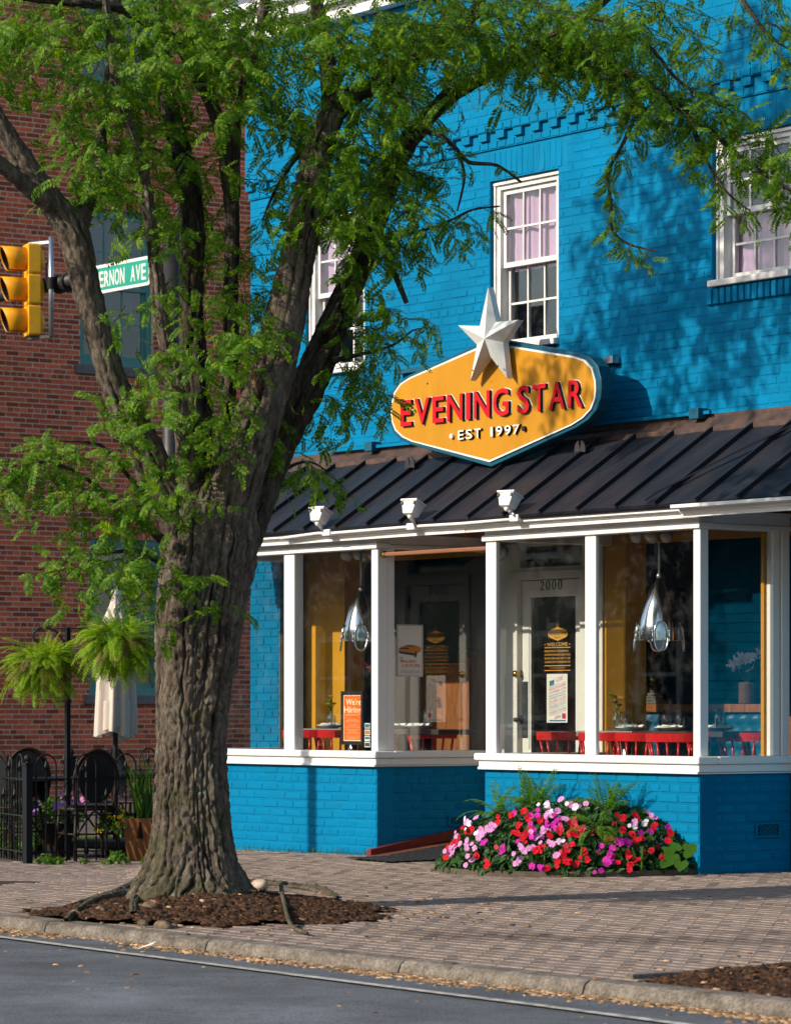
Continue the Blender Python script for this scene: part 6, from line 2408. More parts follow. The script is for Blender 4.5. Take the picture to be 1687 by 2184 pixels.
# ------------------------------------------------------------------ EVENING STAR sign
YS = .42
cxs, czs = -2.815, 3.37
sgn = empty('restaurant_sign', (cxs, YS, 2.93), 'ochre hexagonal restaurant sign reading EVENING STAR under a silver star', 'sign')
def smooth_hex(wd, ht, r_=None):
    # six-sided outline with rounded side ends
    P = [(0, 1), (.80, .585), (.90, .50), (.965, .36), (.995, .16), (1, 0), (.99, -.14), (.955, -.30), (.88, -.43), (.78, -.525), (0, -1)]
    P = P + [(-a, b) for a, b in P[::-1][1:-1]]
    return [(cxs + a * wd, czs + b * ht) for a, b in P][::-1]
MYs = MY
W0, H0 = 1.225, .435
part('sign_case', MB().prism(smooth_hex(W0 + .058, H0 + .042), MYs, -YS - .12, -YS - .005), SIGNTEAL, sgn, bevel=.006)
part('edge_trim', MB().prism(smooth_hex(W0 + .010, H0 + .008), MYs, -YS - .01, -YS + .008), SIGNWHITE, sgn)
part('sign_face', MB().prism(smooth_hex(W0 - .008, H0 - .009), MYs, -YS + .004, -YS + .0105), SIGNFACE, sgn)
YF = YS - .0105
def raised(ch, x0, x1, z, cap, fmt, depth, parent, bold=.014, base_edge=True):
    v, f = text_mesh(ch, 1, 0, bold, 0, 'LEFT')
    a = np.array(v)
    lo, hi = a.min(0), a.max(0)
    k = .73
    def mk(dx, dz, y, grow=0):
        mbx = MB()
        out = []
        for q in v:
            u = x0 + (q[0] - lo[0]) * (x1 - x0) / (hi[0] - lo[0])
            zz = z + q[1] / k * cap
            out.append((u + dx, y, zz + dz))
        return out
    front, back = mk(0, 0, YF - depth), mk(0, 0, YF + .001)
    # boundary edges for the returns
    cnt = {}
    for fc in f:
        for i in range(len(fc)):
            e = (fc[i], fc[(i + 1) % len(fc)])
            cnt[e] = 1
    edges = [e for e in cnt if (e[1], e[0]) not in cnt]
    mf = MB().add(front, f)
    o = part('letter', mf, fmt, parent)
    n = len(front)
    ms_ = MB().add(front + back, [(b, a_, n + a_, n + b) for a_, b in edges])
    part('letter_return', ms_, SIGNSIDE, o)
    if base_edge:
        v2, f2 = text_mesh(ch, 1, 0, bold + .010, 0, 'LEFT')
        b2 = np.array(v2)
        l2, h2 = b2.min(0), b2.max(0)
        g = .018 * (x1 - x0) / (hi[0] - lo[0])
        out = [(x0 - g + (q[0] - l2[0]) * (x1 - x0 + 2 * g) / (h2[0] - l2[0]) + .004, YF - .0015, z + q[1] / k * cap + .002) for q in v2]
        part('letter_edge', MB().add(out, f2), SIGNWHITE, o)
def zat(fx, fy): return on_y(fx, fy, YF - .03)
widths = {'E': .80, 'V': 1.08, 'N': 1.10, 'I': .32, 'G': 1.08, 'S': .88, 'T': .92, 'A': 1.12, 'R': .98}
def word(txt, xa, xb, z, cap, gap=.24):
    tot = sum(widths[c] for c in txt) + gap * (len(txt) - 1)
    k = (xb - xa) / tot
    x = xa
    for c in txt:
        raised(c, x, x + widths[c] * k, z, cap, SIGNRED, .026, sgn)
        x += (widths[c] + gap) * k
lz = (zat(853, 908).z + zat(1085, 884).z) / 2
lc = zat(853, 851).z - zat(853, 908).z
word('EVENING', zat(853, 900).x, zat(1083, 900).x, lz, lc)
word('STAR', zat(1101, 900).x, zat(1240, 900).x, lz, lc)
ez, ecap = zat(1040, 931).z, .072
e0, e1 = zat(974, 930).x, zat(1106, 930).x
x = e0
for ch, wd in zip('EST 1997', (.8, .9, .85, .75, .45, .85, .85, .85)):
    k = (e1 - e0) / 8.0
    if ch != ' ': raised(ch, x, x + wd * k * (.98 if ch != '1' else .7), ez, ecap, SIGNWHITE, .022, sgn, bold=.012, base_edge=False)
    x += (wd + .24) * k
for xx, mt in ((e0 - .085, SIGNWHITE), (x + .02, SIGNSIDE)):
    part('dot', MB().lathe([(.019, 0), (.019, .022), (.001, .023)], n=16, M=Matrix.Translation((xx, YF, ez + ecap * .45)) @ Matrix.Rotation(pi / 2, 4, 'X')), mt, sgn)
# faceted silver star
YST = YS - .10
tips = [on_y(*f, YST) for f in ((1041, 612), (1105, 682), (1081, 807), (1003, 812), (977, 694))]
inn_ = [on_y(*f, YST) for f in ((1058, 687), (1073, 730), (1043, 757), (1017, 735), (1023, 695))]
hub = on_y(1033, 722, YST - .11)
vs = []
for a, b in zip(tips, inn_): vs += [tuple(a), tuple(b)]
bk = [(x_, y_ + .05, z_) for x_, y_, z_ in vs]
st = MB().add(vs + [tuple(hub)], [(10, (i + 1) % 10, i) for i in range(10)])
st.add(vs + bk, [(i, (i + 1) % 10, 10 + (i + 1) % 10, 10 + i) for i in range(10)] + [tuple(range(10, 20))])
so = part('star', st, SILVER, sgn)
part('star_post', MB().box(hub.x - .04, hub.x + .04, YST + .05, YS, hub.z - .05, hub.z + .05), SIGNTEAL, sgn)
for fx, fy in ((1043, 742), (1062, 780), (1040, 779), (1008, 790)):
    p = on_y(fx, fy, YST - .06)
    part('rivet', MB().sphere(p, .006, 8, 6), DARKSTEEL, so)
for fx, fy in ((912, 818), (1075, 790), (1185, 760)):
    p = on_y(fx, fy, YF)
    part('bolt', MB().sphere(p, .008, 8, 6), DARKSTEEL, sgn)
# steel arms that carry the sign from the wall
br0, br1 = on_y(1225, 772, YW - .1), on_y(1311, 768, YW - .03)
part('bracket_arm', MB().box(br0.x, br1.x, YW - .06, YW - .01, br1.z - .012, br1.z + .018).box(br1.x - .05, br1.x + .02, YW - .07, YW - .0, br1.z - .022, br1.z + .03), GALV, sgn)
bl0 = on_y(860, 792, YW - .06)
part('bracket_arm', MB().box(bl0.x - .1, bl0.x + .4, YW - .06, YW - .01, bl0.z - .015, bl0.z + .02), SIGNTEAL, sgn)
rz = on_y(1487, 882, YW - .06)
rl = on_y(793, 952, YW - .06)
part('support_rail', MB().box(rl.x - .6, rz.x + .12, YW - .06, YW - .035, (rz.z + rl.z) / 2 - .012, (rz.z + rl.z) / 2 + .012), BLUE, sgn)
for q in (rz, rl): part('rail_block', MB().box(q.x - .05, q.x + .05, YW - .10, YW - .005, q.z - .04, q.z + .035), SIGNTEAL, sgn, bevel=.005)
for xx in (-3.5, -2.1): part('stand_off', MB().box(xx - .02, xx + .02, YS + .12, YW - .0, 3.3, 3.34), SIGNTEAL, sgn)

# ------------------------------------------------------------------ floodlights on the eave
for (fx, fy, bx, by), lab in zip(((682, 1101, 692, 1136), (879, 1085, 887, 1122), (1085, 1068, 1103, 1104)),
        ('white floodlight on the eave nearest the tree trunk', 'middle white floodlight on the eave, above the doorway', 'white floodlight on the eave to the right of the doorway')):
    b = on_y(bx, by, -.165)
    h = on_y(fx, fy, -.20)
    t = empty('floodlight', b, lab, 'floodlight', 'white floodlights along the eave')
    M = Matrix.Translation(h) @ Matrix.Rotation(.30, 4, 'Z') @ Matrix.Rotation(-.38, 4, 'X')
    w2, w1 = .068, .042
    # housing: truncated box, wide lens side up towards the sign
    vs = [M @ Vector(v) for v in ((-w1, -.045, -.055), (w1, -.045, -.055), (w1, .045, -.055), (-w1, .045, -.055), (-w2, -.06, .04), (w2, -.06, .04), (w2, .06, .04), (-w2, .06, .04))]
    hs = part('housing', MB().add(vs, [(3, 2, 1, 0), (4, 5, 6, 7), (0, 1, 5, 4), (1, 2, 6, 5), (2, 3, 7, 6), (3, 0, 4, 7)]), WHITE, t, bevel=.006)
    part('lens_rim', MB().obox(M @ Matrix.Translation((0, 0, .047)), .074, .066, .007), WHITE, hs, bevel=.003)
    for k in range(5):
        part('cooling_fin', MB().obox(M @ Matrix.Translation((w1 + .008 + .0 * k, -.036 + .018 * k, -.01)) @ Matrix.Rotation(.27, 4, 'Y'), .006, .003, .04), WHITE, hs)
    for s in (-1, 1):
        part('clip', MB().obox(M @ Matrix.Translation((s * .055, -.062, .02)), .008, .004, .012), DARKSTEEL, hs)
    k0 = M @ Vector((0, 0, -.06))
    part('knuckle', MB().sphere(k0, .022, 12, 8).tube([k0, k0.lerp(b, .45)], [.016, .014], 10), WHITE, t, smooth=True)
    part('stem', MB().tube([k0.lerp(b, .45), b], .012, 10), GALV, t, smooth=True)

# ------------------------------------------------------------------ flower bed
def bed_h(x, y):
    d = bed_d(x, y + 0)
    if d >= 1 or y > .0: return -9
    return .03 + .44 * (1 - d ** 2.6) ** .62 + .05 * noise.noise((x * 4, y * 4, 2))
def on_bed(fx, fy):
    D = 21.6
    while D < 25.6:
        p = at_d(fx, fy, D)
        if p.z < bed_h(p.x, p.y): return p
        D += .015
    return None
mb = MB()
n = 40
ring = []
for k in range(n + 1):
    g = pi + pi * k / n
    ring.append((BED.x + 1.06 * math.cos(g), BED.y + 1.16 * math.sin(g)))
for (a, b), (c, d) in zip(ring, ring[1:]):
    za, zc = gz(a, b), gz(c, d)
    i0, i1 = (BED.x + (a - BED.x) * .955, BED.y + (b - BED.y) * .955), (BED.x + (c - BED.x) * .955, BED.y + (d - BED.y) * .955)
    mb.add([(a, b, za - .03), (c, d, zc - .03), (c, d, zc + .035), (a, b, za + .035), (*i0, za + .035), (*i1, zc + .035)], [(0, 1, 2, 3), (3, 2, 5, 4)])
solo('bed_edging', mb, mat('weathered_timber', (.12, .095, .07), .9, var=.4, vscale=8, bump=.4), kind='structure')
xs, ys = np.linspace(-2.26, .16, 40), np.linspace(-1.24, .02, 26)
V = [(x, y, gz(x, y) + .02 + .02 * noise.noise((x * 12, y * 12, 0))) for y in ys for x in xs]
Fq = [(j * 40 + i, j * 40 + i + 1, (j + 1) * 40 + i + 1, (j + 1) * 40 + i) for j in range(25) for i in range(39) if bed_d((xs[i] + xs[i + 1]) / 2, (ys[j] + ys[j + 1]) / 2) < .97]
o = solo('bed_soil', MB().add(V, Fq), SOIL, kind='structure', smooth=True)
FL = {c: [flower_mesh(m_, .0225, 5, k, wide=.72) for k in range(3)] for c, m_ in (('r', P_RED), ('p', P_PINK), ('m', P_MAG), ('w', P_WHITE), ('c', P_CORAL))}
spots = {'p': [(240, 440), (350, 385), (560, 430), (520, 480), (650, 280), (700, 225), (760, 250), (400, 350), (300, 320), (620, 360), (660, 410), (1010, 320), (1090, 300), (330, 430), (270, 410), (225, 455), (370, 370), (415, 335), (540, 440), (580, 425), (640, 240), (685, 270), (720, 305), (740, 245), (805, 240), (690, 400), (340, 300), (300, 395), (255, 380), (320, 480), (505, 495), (660, 290), (680, 460), (640, 355), (590, 380), (245, 425), (385, 345), (360, 350), (530, 425)],
 'r': [(250, 400), (320, 345), (340, 460), (390, 495), (490, 290), (515, 365), (550, 365), (610, 310), (600, 430), (750, 370), (775, 345), (690, 350), (710, 460), (730, 490), (800, 445), (810, 480), (960, 350), (1010, 290), (1010, 400), (1040, 390), (990, 500), (940, 490), (1080, 440), (1130, 470), (1150, 400), (1160, 365), (640, 515), (430, 320), (745, 415), (685, 485), (765, 495), (240, 415), (225, 430), (310, 355), (520, 330), (540, 380), (625, 425), (590, 440), (715, 485), (1000, 370), (985, 465), (910, 385), (960, 300), (1095, 330), (990, 520), (650, 375), (210, 470), (960, 305), (735, 365), (795, 440), (560, 300), (545, 270), (1010, 480), (740, 320)],
 'm': [(570, 290), (580, 350), (575, 380), (640, 330), (515, 400), (910, 480), (900, 490), (970, 400), (940, 400), (918, 430), (1035, 365), (870, 420), (690, 315), (1075, 360), (955, 410), (985, 410), (665, 325), (600, 290), (500, 280), (370, 405), (890, 480), (1150, 340), (615, 515), (575, 505), (870, 525), (675, 325), (450, 435)],
 'w': [(640, 245), (760, 255), (1050, 325), (1010, 340), (310, 325), (660, 285), (690, 400), (340, 365)],
 'c': [(790, 345), (700, 350), (860, 360), (450, 430), (720, 420), (755, 320)]}
plants = [((240, 440), 'impatiens with pale pink and red flowers at the left end of the bed'), ((370, 400), 'impatiens with massed lilac pink flowers left of centre'), ((520, 340), 'impatiens with red and magenta flowers below the left fern'),
 ((560, 450), 'impatiens with pale pink flowers low at the front of the bed'), ((690, 270), 'impatiens with pale lilac flowers high against the wall between the ferns'), ((720, 440), 'impatiens with many scarlet flowers front and centre'), ((920, 440), 'impatiens with magenta flowers right of the drooping fern'),
 ((1030, 360), 'impatiens with scattered red flowers under the right fern'), ((1120, 430), 'impatiens with red flowers at the right end beside the vine'), ((980, 500), 'impatiens with red flowers low at the front right')]
PLT = []
def zf_(q): return (853 + q[0] / 2.024, 1600 + q[1] / 2.024)
rf_ = random.Random(31)
for (q, lab) in plants:
    p = on_bed(*zf_(q)) or on_g(*zf_(q))
    base = Vector((p.x + .05, min(p.y + .08, -.05), gz(p.x, p.y) + .02))
    t = empty('impatiens', base, lab, 'flowering plant', 'impatiens in the bed')
    part('stem', MB().tube([base, base + Vector((0, 0, .15))], .01, 6).tube([base, base + Vector((.06, -.04, .18))], .007, 5).tube([base, base + Vector((-.06, -.03, .17))], .007, 5), PLANT, t)
    PLT.append((q, t, []))
# leaves over the mound
nl = 0
lv = {i: [] for i in range(len(PLT))}
while nl < 3800:
    x, y = rf_.uniform(-2.28, .2), rf_.uniform(-1.25, -.0)
    h = bed_h(x, y)
    if h < 0: continue
    t = rf_.uniform(.0, 1) ** .45
    z = gz(x, y) + .02 + (h - .02) * t
    a, b, D = shot((x, y, z))
    i = min(range(len(PLT)), key=lambda k: (zf_(PLT[k][0])[0] - a) ** 2 + (zf_(PLT[k][0])[1] - b) ** 2)
    lv[i].append((x, y, z))
    nl += 1
def leaves_at(name, parent, P, size, mt, seed, spread=.8, out=None):
    r_ = np.random.default_rng(seed)
    P = np.array(P)
    n = len(P)
    d = np.stack([(P[:, 0] - BED.x) / 1.2, (P[:, 1] - BED.y) / 1.2, np.full(n, .75)], 1)
    d += r_.normal(size=(n, 3)) * spread * .6
    d /= np.linalg.norm(d, axis=1)[:, None]
    t1 = np.cross(d, r_.normal(size=(n, 3)))
    t1 /= np.linalg.norm(t1, axis=1)[:, None]
    t2 = np.cross(d, t1)
    s = size * r_.uniform(.6, 1.3, n)
    prof = [(-1, 0, 0), (-.45, -.30, .12), (.25, -.36, .14), (1, 0, -.25), (.25, .36, .14), (-.45, .30, .12), (-.1, 0, 0)]
    V = np.zeros((n, 7, 3))
    for q, (a_, b_, c_) in enumerate(prof):
        V[:, q] = P + t1 * (s * a_)[:, None] + t2 * (s * b_)[:, None] + d * (s * c_)[:, None]
    base = np.arange(n)[:, None] * 7
    Fq = np.concatenate([base + np.array(q) for q in ([0, 1, 2, 6], [6, 2, 3, 3][:3] + [3], [0, 6, 4, 5])]) if False else np.concatenate([base + np.array([0, 1, 2, 6]), base + np.array([0, 6, 4, 5])])
    me = bpy.data.meshes.new(name)
    F3 = np.concatenate([base + np.array([6, 2, 3]), base + np.array([6, 3, 4])])
    me.from_pydata((V.reshape(-1, 3) - np.array(ORG[parent.name])).tolist(), [], Fq.tolist() + F3.tolist())
    me.materials.append(mt)
    me.polygons.foreach_set('use_smooth', [True] * len(me.polygons))
    me.update()
    return link_part(name, me, parent, kind='stuff')
for i, (q, t, _) in enumerate(PLT):
    if lv[i]: leaves_at('foliage', t, lv[i], .042, IMP_LEAF, i)
for c, lst in spots.items():
    for q in lst:
        fx, fy = zf_(q)
        p = on_bed(fx, fy)
        if p is None:
            p = on_bed(fx, fy + 12) or on_bed(fx, fy - 14)
            if p is None: continue
        i = min(range(len(PLT)), key=lambda k: (PLT[k][0][0] - q[0]) ** 2 + (PLT[k][0][1] - q[1]) ** 2)
        nrm = Vector(((p.x - BED.x) * .7, p.y - BED.y, .55)).normalized() + Vector((SA, -CA, 0)) * .55
        cand = [(p, rf_.uniform(.95, 1.25))]
        for _ in range(rf_.choice((0, 1, 1, 2))): cand.append((p + Vector((rf_.uniform(-.05, .05), rf_.uniform(-.05, .02), rf_.uniform(-.045, .045))), rf_.uniform(.6, 1)))
        for pp_, sc in cand:
            put_flower(rf_.choice(FL[c]), PLT[i][1], pp_ + nrm.normalized() * .03, nrm + Vector((rf_.uniform(-.5, .5), rf_.uniform(-.5, .5), rf_.uniform(-.5, .5))), rf_, sc)
# ferns in the bed
BF = [frond_mesh(L, a0, b, 40 + i, FERN_D, wid=.13) for i, (L, a0, b) in enumerate([(.42, 1.45, .5), (.46, 1.25, 1.1), (.44, .95, 1.5), (.40, .6, 1.7), (.50, 1.35, .35), (.42, .3, 1.9)])]
def bed_fern(fx, fy, y, label, n, seed, ks, sc=1.0, tall=()):
    c = on_y(fx, fy, y)
    t = empty('garden_fern', c, label, 'fern', 'ferns in the flower bed')
    r_ = random.Random(seed)
    part('crown_root', MB().sphere(c, .03, 8, 6), SOIL, t)
    for i in range(n):
        k = r_.choice(ks)
        g = r_.uniform(-pi * .98, pi * .05) if k in (2, 3, 5) else r_.uniform(-pi, pi)
        o = link_part('frond', BF[k], t, (r_.uniform(-.06, .06), r_.uniform(-.03, .03), 0), (r_.uniform(-.25, .25), 0, g))
        q = sc * r_.uniform(.7, 1.05)
        o.scale = (q, q, q)
    for fx2, fy2 in tall:
        e = on_y(fx2, fy2, -.06)
        ln = (e - c).length
        o = link_part('frond', BF[4], t, (0, 0, 0))
        o.rotation_euler = (0, -(math.atan2(e.z - c.z, e.x - c.x) - 1.2), 0)
        o.scale = (ln / .46,) * 3
bed_fern(1140, 1742, -.16, 'fern with tall upright fronds left of centre against the blue wall', 22, 3, (0, 1, 1, 2, 2, 3), .82, ((1136, 1645), (1206, 1650), (1178, 1668)))
bed_fern(1292, 1745, -.18, 'fern right of centre with fronds rising and drooping over the flowers', 26, 5, (0, 1, 1, 2, 2, 3), .80, ((1302, 1663), (1345, 1680), (1290, 1690)))
bed_fern(1272, 1775, -.55, 'fern drooping down the front of the bed between the flowers', 16, 9, (2, 3, 5, 5), .72)
bed_fern(1062, 1745, -.30, 'fern arching out over the left end of the flower bed', 16, 12, (1, 2, 2, 3), .78)
# heart-leaved vine at the right end
vc = on_y(1440, 1850, -.25)
vn = empty('heart_leaf_vine', vc, 'light green vine with heart shaped leaves at the right end of the bed', 'vine')
part('stem', MB().tube([vc, on_y(1435, 1830, -.2), on_y(1452, 1818, -.15), on_y(1468, 1815, -.1)], .004, 5), PLANT, vn)
hl = [(0, -.1), (.28, -.34), (.62, -.30), (.78, -.02), (.62, .42), (.3, .75), (0, 1.05), (-.3, .75), (-.62, .42), (-.78, -.02), (-.62, -.30), (-.28, -.34)]
for fx, fy, s_, rot in ((1433, 1826, .075, 2.8), (1440, 1812, .06, .4), (1463, 1815, .07, -1.5), (1452, 1840, .065, 2.9), (1425, 1816, .045, 1), (1475, 1808, .04, -1.2), (1418, 1840, .05, 2.5)):
    p = on_y(fx, fy, -.24)
    mbx = MB()
    M = Matrix.Translation(p) @ Matrix.Rotation(yaw, 4, 'Z') @ Matrix.Rotation(pi / 2 - .4, 4, 'X') @ Matrix.Rotation(rot, 4, 'Z') @ Matrix.Scale(s_, 4)
    mbx.add([M @ Vector((x_, y_, .12 * abs(x_))) for x_, y_ in hl] + [M @ Vector((0, .3, 0))], [(12, i, (i + 1) % 12) for i in range(12)])
    part('leaf', mbx, PLANT, vn, smooth=True)
# grass tufts at pavement edges
tf = MB()
for k in range(420):
    u = rf_.random()
    if u < .5: x, y = rf_.uniform(-2.25, .15), None
    else: x, y = rf_.uniform(-6, -3.7), rf_.uniform(-.06, -.01)
    if y is None:
        g = pi + pi * rf_.random()
        if noise.noise((g * 3, 0, 7)) < .1: continue
        x, y = BED.x + 1.08 * math.cos(g), BED.y + 1.18 * math.sin(g)
    z = gz(x, y)
    a, h = rf_.uniform(0, 6.28), rf_.uniform(.02, .07)
    tf.add([(x - .003 * math.cos(a), y - .003 * math.sin(a), z - .01), (x + .003 * math.cos(a), y + .003 * math.sin(a), z - .01), (x + rf_.uniform(-.04, .04), y + rf_.uniform(-.04, .04), z + h)], [(0, 1, 2)])
solo('grass_tufts', tf, GRASS, kind='stuff')

# ------------------------------------------------------------------ door mat, stones, stick, litter
mm = MB()
A_, B_ = (-3.36, -.50), (-2.66, -.62)
C_, D_ = (-2.64, .72), (-3.36, .78)
n, m = 26, 34
V, Fq = [], []
def ramp_z(x, y): return max(gz(x, y), .004 + (y + .12) / 1.07 * .126 if y > -.12 else -9) + .006
for j in range(m + 1):
    for i in range(n + 1):
        u, t = i / n, j / m
        x = (A_[0] * (1 - u) + B_[0] * u) * (1 - t) + (D_[0] * (1 - u) + C_[0] * u) * t
        y = (A_[1] * (1 - u) + B_[1] * u) * (1 - t) + (D_[1] * (1 - u) + C_[1] * u) * t
        V.append((x, y, ramp_z(x, y) + .004 + .006 * ((i + j + (i // 2) % 2) % 2)))
for j in range(m):
    for i in range(n): Fq.append((j * (n + 1) + i, j * (n + 1) + i + 1, (j + 1) * (n + 1) + i + 1, (j + 1) * (n + 1) + i))
solo('door_mat', MB().add(V, Fq), mat('black_rubber', (.022, .022, .023), .6, bump=.4, bscale=90), 'black rubber door mat laid on the ramp to the door', 'door mat')
mb = MB().add([(-3.655, -.1, .0), (-3.60, -.1, .0), (-3.60, 1.0, .15), (-3.655, 1.0, .15), (-3.655, -.1, .05), (-3.60, -.1, .05), (-3.60, 1.0, .23), (-3.655, 1.0, .23)], [(3, 2, 1, 0), (4, 5, 6, 7), (0, 1, 5, 4), (1, 2, 6, 5), (2, 3, 7, 6), (3, 0, 4, 7)])
solo('ramp_kerb', mb, mat('dark_red_board', (.17, .025, .02), .6, var=.3), kind='structure', bevel=.004)
def stone(fx, fy, q, label, mt, sc=(1.2, .9, .7), dz=0, cat='stone'):
    p = on_g(fx, fy)
    p.z = (mulch_z(p.x, p.y) if in_pit(p.x, p.y, .1) else gz(p.x, p.y)) + q / TS * .3 + dz
    mbx = MB().sphere(p, q / TS, 16, 12, sc)
    for i, v in enumerate(mbx.v):
        d = Vector(v) - p
        mbx.v[i] = tuple(p + d * (1 + .25 * noise.noise(d * (9 / max(.02, q / TS)) * .12 + Vector((fx, 0, 0)))))
    return solo('stone', mbx, mt, label, cat, smooth=True)
p0 = on_g(535, 1905)
PALE = mat('pale_stone', (.52, .46, .38), .7, col2=(.34, .20, .10), vscale=9, bump=.3)
stone(556, 1903, 21, 'large tan and white stone leaning on the right side of the trunk', mat('tan_stone', (.34, .19, .09), .6, col2=(.55, .48, .40), vscale=7, bump=.3), (1.25, .85, .62), .03)
stone(432, 1957, 7, 'small pale stone in the mulch in front of the trunk', PALE)
stone(538, 1945, 9, 'flat orange stone half sunk in the mulch right of the trunk', mat('orange_stone', (.38, .20, .10), .7, var=.3), (1.6, .9, .5))
sk_ = [on_g(612, 1922), on_g(600, 1928), on_g(606, 1955), on_g(622, 1982), on_g(655, 1998)]
for p in sk_: p.z = (mulch_z(p.x, p.y) if in_pit(p.x, p.y, .1) else gz(p.x, p.y)) + .02
sk_[0].z += .08
sk_[1].z += .06
P, R_ = catmull(sk_, [.010, .013, .013, .012, .010], .03)
solo('fallen_stick', MB().tube(P, R_, 8), BARK, 'crooked brown stick lying on the mulch right of the trunk', 'stick', smooth=True)
P = [on_g(565, 1928), on_g(470, 1938)]
for p in P: p.z = mulch_z(p.x, p.y) + .015
solo('fallen_stick', MB().tube(P, .006, 6), BARK, 'thin straight twig across the mulch below the trunk', 'stick', smooth=True)
PAPER = mat('litter_paper', (.75, .75, .74), .7)
for fx, fy, dx, dz, lab in ((461, 1927, .03, 0, 'small white paper scrap on the mulch below the trunk'), (312, 2026, .05, .03, 'white folded wrapper in the gutter below the kerb')):
    p = on_g(fx, fy) if fy < 2000 else Vector(at_d(fx, fy, FOC * (EYE - road_z(1.5)) / (fy - HOR)))
    z = (mulch_z(p.x, p.y) + .02) if fy < 2000 else road_z(p.x) + .01
    mbx = MB().add([(p.x - dx, p.y - .02, z), (p.x + dx, p.y + .01, z + dz), (p.x + dx * .8, p.y + .04, z + dz + .012), (p.x - dx * .9, p.y + .025, z + .012),
                    (p.x - dx, p.y - .02, z - .002), (p.x + dx, p.y + .01, z + dz - .002), (p.x + dx * .8, p.y + .04, z + dz + .01), (p.x - dx * .9, p.y + .025, z + .01)], [(0, 1, 2, 3), (7, 6, 5, 4), (0, 4, 5, 1), (1, 5, 6, 2), (2, 6, 7, 3), (3, 7, 4, 0)])
    solo('paper_scrap', mbx, PAPER, lab, 'litter')
q = on_g(305, 1944)
q.z = mulch_z(q.x, q.y)
sd_ = empty('seedling', q, 'yellow green fern-like seedling at the foot of the trunk', 'seedling')
for g in (.3, 1.4, 2.6, 4.0, 5.2):
    o = link_part('frond', BF[1], sd_, (0, 0, 0), (0, 0, g))
    o.scale = (.28, .28, .28)
# signpost out of frame whose thin shadow falls on the left bay
gp_ = empty('steel_post', (-5.72, -5.2, -.3), 'thin steel post on the pavement, out of frame to the left', 'post')
part('shaft', MB().tube([(-5.72, -5.2, -.3), (-5.72, -5.2, 3.55)], .06, 12), GALV, gp_)
part('cap', MB().lathe([(.066, 3.55), (.05, 3.59), (.01, 3.61)], (-5.72, -5.2, 0), 12), GALV, gp_)
# ------------------------------------------------------------------ inside the bays
FLZ = .19
def red_chair(loc, rz, label=None):
    t = empty('red_chair', (0, 0, 0), label, 'chair', 'red spindle chairs in the window bays')
    seat = MB().prism(rrect(.20, .20, .06), Matrix.Identity(4), .43, .46)
    part('seat', seat, RED_CHAIR, t, local=True, bevel=.006)
    n = 14
    for s in (-1, 1):
        for y0 in (-.15, .15):
            part('leg', MB().tube([(s * .14, y0 * .9, .44), (s * .18, y0 * 1.25, 0)], [.018, .013], 8), RED_CHAIR, t, smooth=True, local=True)
    vs, fs = [], []
    for i in range(n + 1):
        g = pi * (.10 + .80 * i / n)
        x, y = .235 * math.cos(g), .02 + .185 * math.sin(g)
        nx, ny = math.cos(g), math.sin(g)
        for d, z in ((-.012, .685), (.012, .685), (.014, .745), (-.010, .748)): vs.append((x + nx * d, y + ny * d, z))
    for i in range(n):
        for q in range(4): fs.append((i * 4 + q, i * 4 + (q + 1) % 4, (i + 1) * 4 + (q + 1) % 4, (i + 1) * 4 + q))
    fs += [(0, 1, 2, 3)[::-1], tuple(n * 4 + q for q in range(4))]
    part('back_rail', MB().add(vs, [tuple(reversed(f)) for f in fs]), RED_CHAIR, t, local=True)
    for i in range(7):
        g = pi * (.14 + .72 * i / 6)
        part('spindle', MB().tube([(.17 * math.cos(g), .02 + .15 * math.sin(g), .455), (.232 * math.cos(g), .02 + .183 * math.sin(g), .69)], [.0105, .0085], 7), RED_CHAIR, t, smooth=True, local=True)
    part('stretcher', MB().tube([(-.16, -.17, .2), (-.16, .17, .2)], .01, 6).tube([(.16, -.17, .2), (.16, .17, .2)], .01, 6).tube([(-.16, 0, .2), (.16, 0, .2)], .01, 6), RED_CHAIR, t, local=True)
    t.location = loc
    t.rotation_euler = (0, 0, rz)
    return t
def cpos(fx, y):
    p = on_y(fx, 1570, y)
    return Vector((p.x, y, FLZ))
c0 = red_chair(cpos(1302, .58), pi, 'red chair in the right bay directly behind the mullion, under the zinc table')
CH = [(1212, .80, pi + .9, 'red chair left of the right mullion, in front of the white door'), (1368, .66, pi - .1, 'red chair below the right pendant lamp, left of the plates'), (1452, .50, pi + .35, 'red chair nearest the glass under the plates, left of the corner post'),
      (1528, .74, pi - .6, 'red chair half hidden by the corner post of the right bay'), (1600, 1.15, pi + .15, 'red chair in the side pane of the right bay'), (1648, 1.35, pi - .3, 'red chair cut by the ochre jamb at the far right'),
      (665, .50, pi + .1, 'red chair at the left of the left bay under the zinc table'), (728, .62, pi - .2, 'red chair behind the hiring placard'), (855, .58, pi - .9, 'red chair behind the left bay side pane, left of its neighbour'), (935, .86, pi + .3, 'red chair in front of the wooden host stand')]
for fx, y, rz, lab in CH: dup(c0, cpos(fx, y), rz, lab)
def dtable(x0, x1, y0, y1, mt, label, nm='dining_table'):
    t = empty(nm, ((x0 + x1) / 2, (y0 + y1) / 2, FLZ), label, 'table')
    part('table_top', MB().box(x0, x1, y0, y1, .905, .945), mt, t, bevel=.004)
    xm, ym = (x0 + x1) / 2, (y0 + y1) / 2
    part('pedestal', MB().lathe([(.035, .03), (.03, .5), (.05, .715)], (xm, ym, FLZ), 14), CHROME, t, smooth=True)
    part('foot', MB().box(xm - .25, xm + .25, ym - .03, ym + .03, FLZ, FLZ + .03).box(xm - .03, xm + .03, ym - .25, ym + .25, FLZ + .001, FLZ + .029), BLACKMETAL, t)
TZ = .945
